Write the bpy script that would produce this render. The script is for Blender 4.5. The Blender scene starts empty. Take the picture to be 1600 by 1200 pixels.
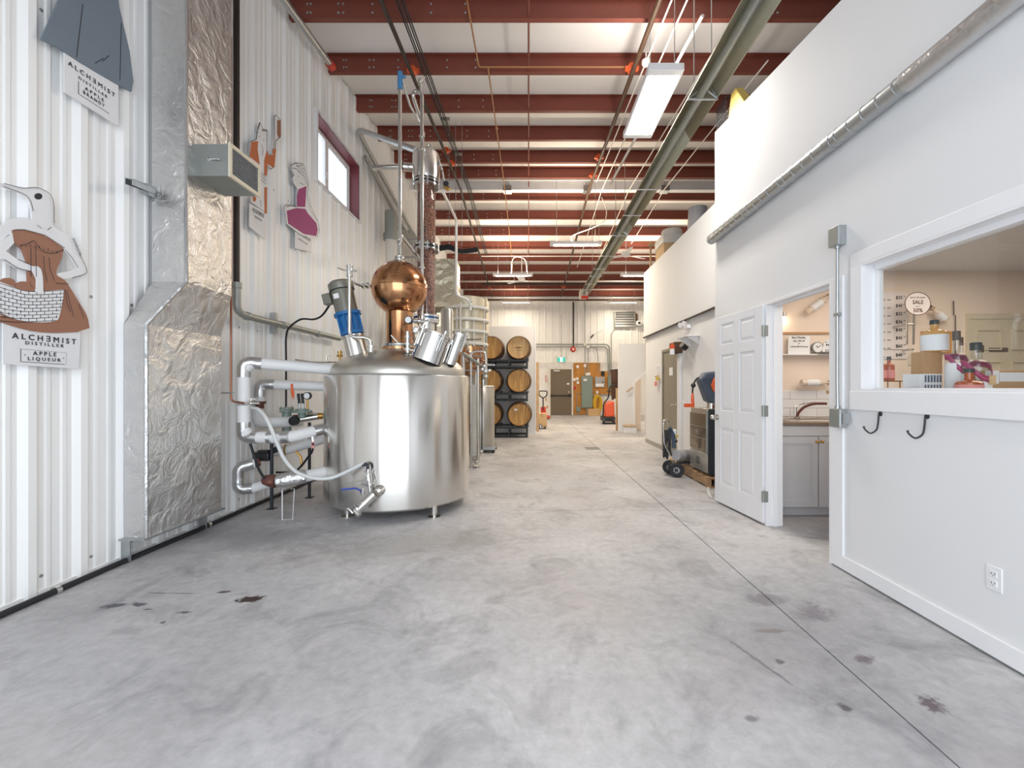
import bpy, math, random
from mathutils import Vector, Matrix, noise
random.seed(7)
SC = bpy.context.scene
COL = SC.collection
PI = math.pi

# ---------------------------------------------------------------- camera, world, lights, exposure
FPX, VX, VY, HC = 680.0, 826.0, 605.0, 1.28
cam_d = bpy.data.cameras.new('camera'); cam = bpy.data.objects.new('camera', cam_d); COL.objects.link(cam)
cam.location = (0, 0, HC); cam.rotation_euler = (PI/2, 0, 0)
cam_d.sensor_fit = 'HORIZONTAL'; cam_d.sensor_width = 36.0; cam_d.lens = 36.0*FPX/1600.0
cam_d.shift_x = (800-VX)/1600.0; cam_d.shift_y = (VY-600)/1600.0
cam_d.clip_start = 0.05; cam_d.clip_end = 200
SC.camera = cam
SC.view_settings.view_transform = 'Standard'; SC.view_settings.look = 'None'
SC.view_settings.gamma = 1.0; SC.view_settings.use_curve_mapping = False
SC.view_settings.exposure = 0.88
wd = bpy.data.worlds.new('overcast_sky'); SC.world = wd; wd.use_nodes = True
bg = wd.node_tree.nodes['Background']; bg.inputs[0].default_value = (0.86, 0.93, 1.0, 1); bg.inputs[1].default_value = 1.25

def area(name, loc, rot, sx, sy, power, col):
    l = bpy.data.lights.new(name, 'AREA'); l.shape = 'RECTANGLE'; l.size = sx; l.size_y = sy
    l.energy = power; l.color = col
    o = bpy.data.objects.new(name, l); COL.objects.link(o); o.location = loc; o.rotation_euler = rot
    return o
WARM = (1.0, 0.86, 0.66); NEUT = (1.0, 0.94, 0.86)
# daylight through the open overhead door behind the camera
area('overhead_door_daylight', (-0.35, -1.35, 1.95), (PI/2, 0, 0), 4.3, 3.7, 64, (0.84, 0.92, 1.0))

# ---------------------------------------------------------------- helpers
def P(px, py, d): return Vector(((px-VX)*d/FPX, d, HC-(py-VY)*d/FPX))
def onX(px, py, X):
    d = X*FPX/(px-VX); return Vector((X, d, HC-(py-VY)*d/FPX))
def lin(c):
    c = c/255.0
    return c/12.92 if c <= 0.04045 else ((c+0.055)/1.055)**2.4
def rgb(r, g, b): return (lin(r), lin(g), lin(b), 1.0)

_jn = [0]
def JIT():
    _jn[0] = (_jn[0]*7+3) % 31; return 0.00001*_jn[0]
class MB:
    def __init__(s): s.v = []; s.f = []
    def add(s, vs, fs):
        n = len(s.v); s.v += [tuple(v) for v in vs]; s.f += [tuple(i+n for i in f) for f in fs]; return s
    def box(s, x0, x1, y0, y1, z0, z1, M=None):
        e = JIT(); x0, y0, z0 = x0-e, y0-e, z0-e; x1, y1, z1 = x1+e, y1+e, z1+e     # avoids exactly coplanar faces
        vs = [Vector((x, y, z)) for x in (x0, x1) for y in (y0, y1) for z in (z0, z1)]
        if M: vs = [M @ v for v in vs]
        return s.add(vs, [(0,1,3,2),(4,6,7,5),(0,4,5,1),(2,3,7,6),(0,2,6,4),(1,5,7,3)])
    def cbox(s, c, sx, sy, sz, M=None):
        T = Matrix.Translation(c)
        if M: T = T @ M.to_4x4()
        return s.box(-sx/2, sx/2, -sy/2, sy/2, -sz/2, sz/2, T)
    def hexa(s, b, t):   # 4 bottom + 4 top points
        return s.add(list(b)+list(t), [(3,2,1,0),(4,5,6,7),(0,1,5,4),(1,2,6,5),(2,3,7,6),(3,0,4,7)])
    def prism(s, poly, m, w0, w1):
        n = len(poly)
        vs = [m(u, v, w0) for u, v in poly] + [m(u, v, w1) for u, v in poly]
        fs = [tuple(range(n-1, -1, -1)), tuple(range(n, 2*n))]
        fs += [(i, (i+1) % n, n+(i+1) % n, n+i) for i in range(n)]
        return s.add(vs, fs)
    def lathe(s, prof, o=(0,0,0), ax=(0,0,1), n=24):
        o = Vector(o); a = Vector(ax).normalized()
        u = a.orthogonal().normalized(); w = a.cross(u)
        vs = []; fs = []; rows = []
        for r, h in prof:
            if r < 1e-6: rows.append([len(vs)]); vs.append(o+a*h)
            else:
                rows.append(list(range(len(vs), len(vs)+n)))
                for i in range(n):
                    t = 2*PI*i/n; vs.append(o+a*h+(u*math.cos(t)+w*math.sin(t))*r)
        for A, B in zip(rows, rows[1:]):
            if len(A) == 1 and len(B) == 1: continue
            for i in range(n):
                j = (i+1) % n
                if len(A) == 1: fs.append((A[0], B[i], B[j])[::-1])
                elif len(B) == 1: fs.append((A[i], A[j], B[0]))
                else: fs.append((A[i], A[j], B[j], B[i]))
        return s.add(vs, fs)
    def cyl(s, p0, p1, r0, r1=None, n=14):
        p0 = Vector(p0); p1 = Vector(p1); L = (p1-p0).length
        if r1 is None: r1 = r0
        return s.lathe([(0,0),(r0,0),(r1,L),(0,L)], p0, p1-p0, n)
    def ball(s, c, r, n=16, sz=1.0, ax=(0,0,1)):
        k = max(6, n//2)
        return s.lathe([(r*math.sin(PI*i/k) if 0 < i < k else 0, -r*sz*math.cos(PI*i/k)) for i in range(k+1)], c, ax, n)
    def tube(s, pts, r, n=8, closed=False):
        pts = [Vector(p) for p in pts]; m = len(pts)
        rr = r if isinstance(r, (list, tuple)) else [r]*m
        tang = []
        for i in range(m):
            if closed: t = pts[(i+1) % m]-pts[i-1]
            else: t = pts[min(i+1, m-1)]-pts[max(i-1, 0)]
            tang.append(t.normalized() if t.length > 1e-9 else Vector((0,0,1)))
        u = tang[0].orthogonal().normalized(); vs = []; fs = []
        for i in range(m):
            t = tang[i]; u = u-t*u.dot(t)
            u = u.normalized() if u.length > 1e-6 else t.orthogonal().normalized()
            w = t.cross(u)
            for k in range(n):
                a = 2*PI*k/n; vs.append(pts[i]+(u*math.cos(a)+w*math.sin(a))*rr[i])
        for i in range(m if closed else m-1):
            A = i*n; B = ((i+1) % m)*n
            for k in range(n):
                j = (k+1) % n; fs.append((A+k, A+j, B+j, B+k))
        if not closed: fs += [tuple(range(n-1, -1, -1)), tuple(range((m-1)*n, m*n))]
        return s.add(vs, fs)
    def ring(s, c, R, r, ax=(0,0,1), n=24, k=8):
        a = Vector(ax).normalized(); u = a.orthogonal().normalized(); w = a.cross(u); c = Vector(c)
        return s.tube([c+(u*math.cos(2*PI*i/n)+w*math.sin(2*PI*i/n))*R for i in range(n)], r, k, True)
    def sep(s, name, mat, parent, **k):      # one object per connected piece
        p = list(range(len(s.v)))
        def fd(a):
            while p[a] != a: p[a] = p[p[a]]; a = p[a]
            return a
        for f in s.f:
            for i in f[1:]: p[fd(i)] = fd(f[0])
        g = {}
        for f in s.f: g.setdefault(fd(f[0]), []).append(f)
        for fs in g.values():
            ids = sorted({i for f in fs for i in f}); mp = {i: k2 for k2, i in enumerate(ids)}
            q = MB(); q.v = [s.v[i] for i in ids]; q.f = [tuple(mp[i] for i in f) for f in fs]; q.build(name, mat, parent, **k)
    def build(s, name, mat, parent=None, bev=0, kind=None, smooth=38, loc=None):
        off = org(parent) if parent else Vector(loc or (0,0,0))
        me = bpy.data.meshes.new(name)
        me.from_pydata([Vector(v)-off for v in s.v], [], s.f)
        me.validate(); 
        if smooth:
            me.shade_smooth(); me.set_sharp_from_angle(angle=math.radians(smooth))
        me.materials.append(mat)
        o = bpy.data.objects.new(name, me); COL.objects.link(o)
        if parent: o.parent = parent; ORG[o.name] = off
        else: o.location = off; ORG[o.name] = off
        if bev:
            b = o.modifiers.new('bevel', 'BEVEL'); b.width = bev; b.segments = 2; b.limit_method = 'ANGLE'; b.angle_limit = math.radians(40)
        if kind: o['kind'] = kind
        return o
ORG = {}
def org(o): return ORG[o.name]
def tag(o, label, cat, group=None):
    o['label'] = label; o['category'] = cat
    if group: o['group'] = group
    return o
def thing(name, label, cat, loc, group=None):
    o = bpy.data.objects.new(name, None); COL.objects.link(o); o.location = loc; o.empty_display_size = 0.1
    ORG[o.name] = Vector(loc); return tag(o, label, cat, group)
def dup(root, loc, label=None, group=None, rotz=None):
    r = root.copy(); COL.objects.link(r); r.location = loc; ORG[r.name] = Vector(loc)
    if rotz is not None: r.rotation_euler = (0, 0, rotz)
    if label: r['label'] = label
    if group: r['group'] = group
    for ch in list(root.children):
        c = ch.copy(); COL.objects.link(c); c.parent = r
        for g in list(ch.children):
            e = g.copy(); COL.objects.link(e); e.parent = c
    return r
def dup_part(o, parent, loc):
    c = o.copy(); COL.objects.link(c); c.parent = parent; c.location = loc; return c
def rnd(pts, r=0.05, k=5):   # round the corners of a polyline
    pts = [Vector(p) for p in pts]; out = [pts[0]]
    for a, b, c in zip(pts, pts[1:], pts[2:]):
        d0 = (a-b); d1 = (c-b); q = min(r, d0.length*0.45, d1.length*0.45)
        p0 = b+d0.normalized()*q; p1 = b+d1.normalized()*q
        for i in range(k+1):
            t = i/k; out.append(p0*(1-t)**2+b*2*t*(1-t)+p1*t*t)
    out.append(pts[-1]); return out
def spl(pts, k=8):           # Catmull-Rom
    pts = [Vector(p) for p in pts]; q = [pts[0]*2-pts[1]]+pts+[pts[-1]*2-pts[-2]]; out = []
    for i in range(1, len(q)-2):
        a, b, c, d = q[i-1:i+3]
        for j in range(k):
            t = j/k
            out.append(0.5*((2*b)+(c-a)*t+(2*a-5*b+4*c-d)*t*t+(3*b-a-3*c+d)*t**3))
    out.append(pts[-1]); return out
def text(body, mat, parent, c, right, up, width, height=None, name='lettering', ext=0.0006, bold=0.05):
    cu = bpy.data.curves.new('txt', 'FONT'); cu.body = body; cu.align_x = 'CENTER'; cu.align_y = 'CENTER'; cu.resolution_u = 2
    to = bpy.data.objects.new('txt', cu); COL.objects.link(to)
    bpy.context.view_layer.update()
    me = bpy.data.meshes.new_from_object(to.evaluated_get(bpy.context.evaluated_depsgraph_get()))
    COL.objects.unlink(to); bpy.data.objects.remove(to)
    xs = [v.co.x for v in me.vertices]; ys = [v.co.y for v in me.vertices]
    if not xs: return None
    cx = (min(xs)+max(xs))/2; cy = (min(ys)+max(ys))/2
    sx = width/(max(xs)-min(xs)); sy = sx if height is None else height/(max(ys)-min(ys))
    R = Vector(right).normalized(); U = Vector(up).normalized(); N = R.cross(U)
    mb = MB(); c = Vector(c)
    hh = (max(ys)-min(ys))*sy*bold
    for k, (du, dv) in enumerate(((0,0),(1,0),(0,1),(1,1))):
        mb.add([c+R*((v.co.x-cx)*sx+du*hh)+U*((v.co.y-cy)*sy+dv*hh)+N*(ext+k*0.00012) for v in me.vertices], [tuple(p.vertices) for p in me.polygons])
    return mb.build(name, mat, parent, smooth=0, kind='stuff')

# ---------------------------------------------------------------- materials
def newmat(name):
    m = bpy.data.materials.new(name); m.use_nodes = True
    nt = m.node_tree; return m, nt, nt.nodes['Principled BSDF'], nt.nodes, nt.links
def tc(nd): return nd.new('ShaderNodeTexCoord').outputs['Object']
def mat(name, c, rough=0.5, metal=0.0, var=0.06, scale=6.0, bump=0.0, bscale=60.0, stretch=None, spec=None, coat=0):
    m, nt, b, nd, lk = newmat(name)
    src = tc(nd)
    if stretch:
        mp = nd.new('ShaderNodeMapping'); mp.inputs['Scale'].default_value = stretch; lk.new(src, mp.inputs[0]); src = mp.outputs[0]
    n = nd.new('ShaderNodeTexNoise'); n.inputs['Scale'].default_value = scale; n.inputs['Detail'].default_value = 3
    lk.new(src, n.inputs['Vector'])
    mx = nd.new('ShaderNodeMix'); mx.data_type = 'RGBA'
    lk.new(n.outputs['Fac'], mx.inputs['Factor'])
    mx.inputs['A'].default_value = [x*(1-var) for x in c[:3]]+[1]
    mx.inputs['B'].default_value = [min(1, x*(1+var)) for x in c[:3]]+[1]
    lk.new(mx.outputs['Result'], b.inputs['Base Color'])
    b.inputs['Roughness'].default_value = rough; b.inputs['Metallic'].default_value = metal
    if spec is not None: b.inputs['Specular IOR Level'].default_value = spec
    if coat: b.inputs['Coat Weight'].default_value = coat
    if bump:
        n2 = nd.new('ShaderNodeTexNoise'); n2.inputs['Scale'].default_value = bscale; n2.inputs['Detail'].default_value = 2
        lk.new(src, n2.inputs['Vector'])
        bp = nd.new('ShaderNodeBump'); bp.inputs['Strength'].default_value = bump; bp.inputs['Distance'].default_value = 0.004
        lk.new(n2.outputs['Fac'], bp.inputs['Height']); lk.new(bp.outputs['Normal'], b.inputs['Normal'])
    return m
def emis(name, c, s):
    m, nt, b, nd, lk = newmat(name)
    b.inputs['Base Color'].default_value = c; b.inputs['Emission Color'].default_value = c; b.inputs['Emission Strength'].default_value = s
    return m
def glass(name, tint=(1,1,1,1), refl=0.1):
    m, nt, b, nd, lk = newmat(name); nd.remove(b)
    t = nd.new('ShaderNodeBsdfTransparent'); t.inputs[0].default_value = tint
    g = nd.new('ShaderNodeBsdfGlossy'); g.inputs['Roughness'].default_value = 0.03
    f = nd.new('ShaderNodeLayerWeight'); f.inputs['Blend'].default_value = 0.5
    pw = nd.new('ShaderNodeMath'); pw.operation = 'POWER'; pw.inputs[1].default_value = 5.0; lk.new(f.outputs['Facing'], pw.inputs[0])
    ma = nd.new('ShaderNodeMath'); ma.operation = 'MULTIPLY_ADD'; ma.inputs[1].default_value = 0.5; ma.inputs[2].default_value = refl*0.3
    ma.use_clamp = True
    x = nd.new('ShaderNodeMixShader'); lk.new(pw.outputs[0], ma.inputs[0]); lk.new(ma.outputs[0], x.inputs[0])
    lk.new(t.outputs[0], x.inputs[1]); lk.new(g.outputs[0], x.inputs[2])
    lk.new(x.outputs[0], nd['Material Output'].inputs['Surface']); return m
def wood(name, c1, c2, scale=(1,1,1), rough=0.55, planks=None, waves=6.0, axis='X'):
    m, nt, b, nd, lk = newmat(name)
    mp = nd.new('ShaderNodeMapping'); mp.inputs['Scale'].default_value = scale; lk.new(tc(nd), mp.inputs[0])
    w = nd.new('ShaderNodeTexNoise'); w.inputs['Scale'].default_value = waves; w.inputs['Detail'].default_value = 5; w.inputs['Distortion'].default_value = 0.6
    lk.new(mp.outputs[0], w.inputs['Vector'])
    r = nd.new('ShaderNodeValToRGB'); r.color_ramp.elements[0].position = 0.3; r.color_ramp.elements[1].position = 0.72
    r.color_ramp.elements[0].color = c1; r.color_ramp.elements[1].color = c2
    lk.new(w.outputs['Fac'], r.inputs[0]); lk.new(r.outputs[0], b.inputs['Base Color']); b.inputs['Roughness'].default_value = rough
    return m

M = {}
M['wall_white'] = mat('wall_white', rgb(228,228,229), 0.75, var=0.02, scale=1.5, bump=0.05, bscale=120)
M['trim_white'] = mat('trim_white', rgb(236,236,238), 0.45, var=0.02, scale=3)
M['metal_white'] = mat('metal_white', rgb(243,243,242), 0.38, var=0.03, scale=2.0, stretch=(1,1,0.2))
M['insulation'] = mat('insulation', rgb(238,234,230), 0.7, var=0.03, scale=1.2, bump=0.15, bscale=14)
M['purlin_red'] = mat('purlin_red', rgb(122,66,54), 0.5, var=0.12, scale=2.5, spec=0.3)
M['maroon'] = mat('maroon', rgb(112,52,58), 0.45, var=0.06)
M['reflector'] = mat('trough_reflector', rgb(186,182,160), 0.4, 0.35, var=0.06)
M['galv'] = mat('galvanized', rgb(182,186,188), 0.36, 0.85, var=0.14, scale=22)
M['galv_dull'] = mat('galvanized_dull', rgb(160,164,160), 0.45, 0.6, var=0.1, scale=14)
M['steel_thin'] = mat('steel_thin', rgb(205,202,196), 0.22, 0.95, var=0.05)
M['chrome'] = mat('chrome', rgb(222,222,220), 0.12, 1.0, var=0.03)
M['black'] = mat('black_plastic', rgb(34,34,36), 0.45, var=0.15)
M['rubber'] = mat('black_rubber', rgb(26,27,32), 0.6, var=0.2)
M['black_steel'] = mat('black_steel', rgb(42,46,52), 0.5, var=0.12)
M['ink'] = mat('ink', rgb(44,44,50), 0.7, var=0.03)
M['sign_white'] = mat('sign_white', rgb(228,228,230), 0.55, var=0.02)
M['rust_brown'] = mat('sign_rust', rgb(154,108,86), 0.6, var=0.05)
M['sign_blue'] = mat('sign_slate', rgb(112,124,136), 0.6, var=0.06)
M['sign_orange'] = mat('sign_orange', rgb(190,108,66), 0.6, var=0.10, scale=12)
M['sign_magenta'] = mat('sign_magenta', rgb(158,64,118), 0.6, var=0.06)
M['copper_dk'] = mat('copper_pipe', rgb(140,92,72), 0.35, 0.7, var=0.15)
M['pvc'] = mat('pipe_cover_white', rgb(232,232,232), 0.5, var=0.03, scale=8, bump=0.04, bscale=30)
M['cream'] = mat('cream', rgb(214,204,182), 0.5, var=0.05)
M['offwhite'] = mat('offwhite', rgb(225,222,214), 0.5, var=0.03)
M['green_valve'] = mat('valve_green', rgb(128,144,134), 0.5, var=0.1)
M['brass'] = mat('brass', rgb(190,150,80), 0.3, 0.9, var=0.08)
M['rusty'] = mat('rusty_fitting', rgb(112,70,62), 0.7, 0.2, var=0.3, scale=40)
M['blue_paint'] = mat('blue_gearbox', rgb(34,104,164), 0.4, var=0.1)
M['motor_grey'] = mat('motor_grey', rgb(122,120,110), 0.35, 0.25, var=0.06)
M['hose_clear'] = mat('clear_hose', rgb(214,216,216), 0.25, var=0.05)
M['blue_strap'] = mat('blue_tape', rgb(70,128,176), 0.6, var=0.1)
M['orange'] = mat('orange_plastic', rgb(222,92,42), 0.45, var=0.06)
M['red'] = mat('red_paint', rgb(196,58,44), 0.5, var=0.06)
M['scrub_red'] = mat('scrubber_shell', rgb(216,92,58), 0.4, var=0.05)
M['yellow'] = mat('yellow_cable', rgb(214,176,52), 0.5, var=0.08)
M['gas_pipe'] = mat('gas_pipe', rgb(160,112,68), 0.45, var=0.15)
M['pipe_black'] = mat('sprinkler_pipe', rgb(58,48,44), 0.5, 0.3, var=0.2)
M['pipe_brown'] = mat('brown_pipe', rgb(84,62,46), 0.5, 0.2, var=0.2)
M['cardboard'] = mat('cardboard', rgb(190,150,108), 0.8, var=0.06, scale=4)
M['cardboard_lt'] = mat('cardboard_light', rgb(206,172,128), 0.8, var=0.06, scale=4)
M['door_brown'] = mat('door_taupe', rgb(112,98,78), 0.45, var=0.04)
M['door_grey'] = mat('door_grey', rgb(140,132,116), 0.45, var=0.04)
M['panel_green'] = mat('panel_grey_green', rgb(128,144,138), 0.45, var=0.04)
M['concrete_curb'] = mat('concrete', rgb(170,166,158), 0.8, var=0.08)
M['cab_grey'] = mat('cabinet_grey', rgb(206,204,206), 0.45, var=0.02)
M['pink_wall'] = mat('tasting_wall', rgb(240,222,206), 0.75, var=0.02, scale=1.5)
M['amber'] = mat('amber_glass', rgb(176,84,40), 0.12, var=0.15, coat=0.4)
M['pale_liquor'] = mat('pale_spirit', rgb(208,156,92), 0.12, var=0.1, coat=0.4)
M['label_white'] = mat('label_paper', rgb(236,236,238), 0.7, var=0.02)
M['label_pink'] = mat('label_pink', rgb(230,150,146), 0.7, var=0.03)
M['sale_pink'] = mat('sale_card', rgb(236,226,222), 0.7, var=0.02)
M['ribbon'] = mat('ribbon_magenta', rgb(172,58,108), 0.4, var=0.15)
M['bottle_cap'] = mat('bottle_cap', rgb(48,58,58), 0.4, var=0.1)
M['stopper'] = mat('stopper_wood', rgb(96,84,76), 0.6, var=0.1)
M['clear'] = glass('clear_glass', (0.93,0.95,0.95,1), 0.25)
M['pane'] = glass('window_glass', (0.97,0.98,0.98,1), 0.12)
M['tube_glow'] = emis('lamp_tube', (1.0,0.96,0.88,1), 1.6)
M['exit_glow'] = emis('exit_green', rgb(40,150,130), 0.8)
M['exit_white'] = emis('exit_white', rgb(200,240,235), 1.2)
M['bulb'] = emis('spot_bulb', (1.0,0.85,0.6,1), 6)
M['oak'] = wood('oak_head', rgb(158,108,54), rgb(222,178,108), (34,1,2.2), waves=1.0)
M['oak_side'] = wood('oak_stave', rgb(104,72,42), rgb(160,118,72), (14,1,14), waves=1.0)
M['oak2'] = wood('oak_head_pale', rgb(182,142,92), rgb(222,190,138), (30,1,2), waves=1.0)
M['hoop'] = mat('barrel_hoop', rgb(70,62,56), 0.5, 0.5, var=0.2)
M['plywood'] = wood('plywood', rgb(176,116,44), rgb(206,146,66), (3,3,1.0), waves=3)
M['pine'] = wood('pine', rgb(170,136,100), rgb(208,178,138), (10,10,2), waves=3)
M['pallet'] = wood('pallet_wood', rgb(136,106,78), rgb(190,154,114), (8,3,8), waves=2)
M['grey_plast'] = mat('grey_plastic', rgb(128,130,132), 0.5, var=0.06)
M['reel_blue'] = mat('reel_slate', rgb(70,82,100), 0.5, var=0.08)
M['dark_glass'] = mat('dark_glass', rgb(120,104,84), 0.12, 0.3, var=0.2, scale=4)
M['silver'] = mat('brushed_steel', rgb(190,186,178), 0.3, 0.8, var=0.05, stretch=(1,1,20))
M['tank_paint'] = mat('cream_tank', rgb(210,200,176), 0.28, 0.4, var=0.05)
M['coat_dark'] = mat('dark_straps', rgb(74,50,40), 0.8, var=0.3, scale=30)
M['plaster_grey'] = mat('grey_bucket', rgb(168,166,170), 0.5, var=0.04)
M['lemon'] = mat('yellow_case', rgb(214,184,84), 0.5, var=0.06)

def m_stainless():
    m, nt, b, nd, lk = newmat('stainless_tank')
    mp = nd.new('ShaderNodeMapping'); mp.inputs['Scale'].default_value = (3, 3, 160); lk.new(tc(nd), mp.inputs[0])
    n = nd.new('ShaderNodeTexNoise'); n.inputs['Scale'].default_value = 1.0; n.inputs['Detail'].default_value = 4; lk.new(mp.outputs[0], n.inputs['Vector'])
    r = nd.new('ShaderNodeMapRange'); r.inputs['To Min'].default_value = 0.16; r.inputs['To Max'].default_value = 0.26; lk.new(n.outputs['Fac'], r.inputs['Value'])
    lk.new(r.outputs[0], b.inputs['Roughness']); b.inputs['Metallic'].default_value = 1.0
    b.inputs['Base Color'].default_value = rgb(222,219,214); 
    b.inputs['Anisotropic'].default_value = 0.75
    tg = nd.new('ShaderNodeTangent'); tg.direction_type = 'RADIAL'; tg.axis = 'Z'; lk.new(tg.outputs[0], b.inputs['Tangent']); b.inputs['Anisotropic Rotation'].default_value = 0.25
    return m
M['stainless'] = m_stainless()
M['brushed'] = mat('stainless_brushed', rgb(200,196,188), 0.34, 1.0, var=0.04, scale=3, stretch=(1,1,30))
def m_copper():
    m, nt, b, nd, lk = newmat('copper_helmet')
    n = nd.new('ShaderNodeTexNoise'); n.inputs['Scale'].default_value = 4.0; n.inputs['Detail'].default_value = 4; lk.new(tc(nd), n.inputs['Vector'])
    r = nd.new('ShaderNodeValToRGB'); r.color_ramp.elements[0].position = 0.35; r.color_ramp.elements[1].position = 0.7
    r.color_ramp.elements[0].color = rgb(176,120,84); r.color_ramp.elements[1].color = rgb(204,160,118)
    lk.new(n.outputs['Fac'], r.inputs[0]); lk.new(r.outputs[0], b.inputs['Base Color'])
    b.inputs['Metallic'].default_value = 1.0; b.inputs['Roughness'].default_value = 0.17
    return m
M['copper'] = m_copper()
def m_foil(name, c, crink=1.0):
    m, nt, b, nd, lk = newmat(name)
    src = tc(nd)
    n1 = nd.new('ShaderNodeTexNoise'); n1.inputs['Scale'].default_value = 7; n1.inputs['Detail'].default_value = 5; n1.inputs['Distortion'].default_value = 1.2
    v = nd.new('ShaderNodeTexVoronoi'); v.inputs['Scale'].default_value = 120; v.feature = 'F1'
    lk.new(src, n1.inputs['Vector']); lk.new(src, v.inputs['Vector'])
    ad = nd.new('ShaderNodeMath'); ad.operation = 'MULTIPLY_ADD'; ad.inputs[1].default_value = 0.07; lk.new(v.outputs['Distance'], ad.inputs[0]); lk.new(n1.outputs['Fac'], ad.inputs[2])
    bp = nd.new('ShaderNodeBump'); bp.inputs['Strength'].default_value = 0.55*crink; bp.inputs['Distance'].default_value = 0.03
    lk.new(ad.outputs[0], bp.inputs['Height']); lk.new(bp.outputs['Normal'], b.inputs['Normal'])
    mx = nd.new('ShaderNodeMix'); mx.data_type = 'RGBA'; lk.new(n1.outputs['Fac'], mx.inputs['Factor'])
    mx.inputs['A'].default_value = [x*0.86 for x in c[:3]]+[1]; mx.inputs['B'].default_value = c
    lk.new(mx.outputs['Result'], b.inputs['Base Color'])
    b.inputs['Metallic'].default_value = 0.92; b.inputs['Roughness'].default_value = 0.3
    return m
M['foil'] = m_foil('foil_wrap', rgb(228,227,226), 1.35); M['foil_s'] = m_foil('foil_tape', rgb(212,212,212), 0.6)
M['foil_warm'] = m_foil('foil_far', rgb(214,204,180), 0.8)
def m_packing():
    m, nt, b, nd, lk = newmat('copper_packing')
    v = nd.new('ShaderNodeTexVoronoi'); v.inputs['Scale'].default_value = 90; lk.new(tc(nd), v.inputs['Vector'])
    r = nd.new('ShaderNodeValToRGB'); r.color_ramp.elements[0].color = rgb(50,28,24); r.color_ramp.elements[1].color = rgb(168,108,84)
    r.color_ramp.elements[0].position = 0.1; r.color_ramp.elements[1].position = 0.85
    sp = nd.new('ShaderNodeSeparateColor'); lk.new(v.outputs['Color'], sp.inputs[0]); lk.new(sp.outputs[0], r.inputs[0])
    lk.new(r.outputs[0], b.inputs['Base Color']); b.inputs['Roughness'].default_value = 0.45; b.inputs['Metallic'].default_value = 0.3
    bp = nd.new('ShaderNodeBump'); bp.inputs['Distance'].default_value = 0.006; lk.new(v.outputs['Distance'], bp.inputs['Height']); lk.new(bp.outputs['Normal'], b.inputs['Normal'])
    return m
M['packing'] = m_packing()

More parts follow.
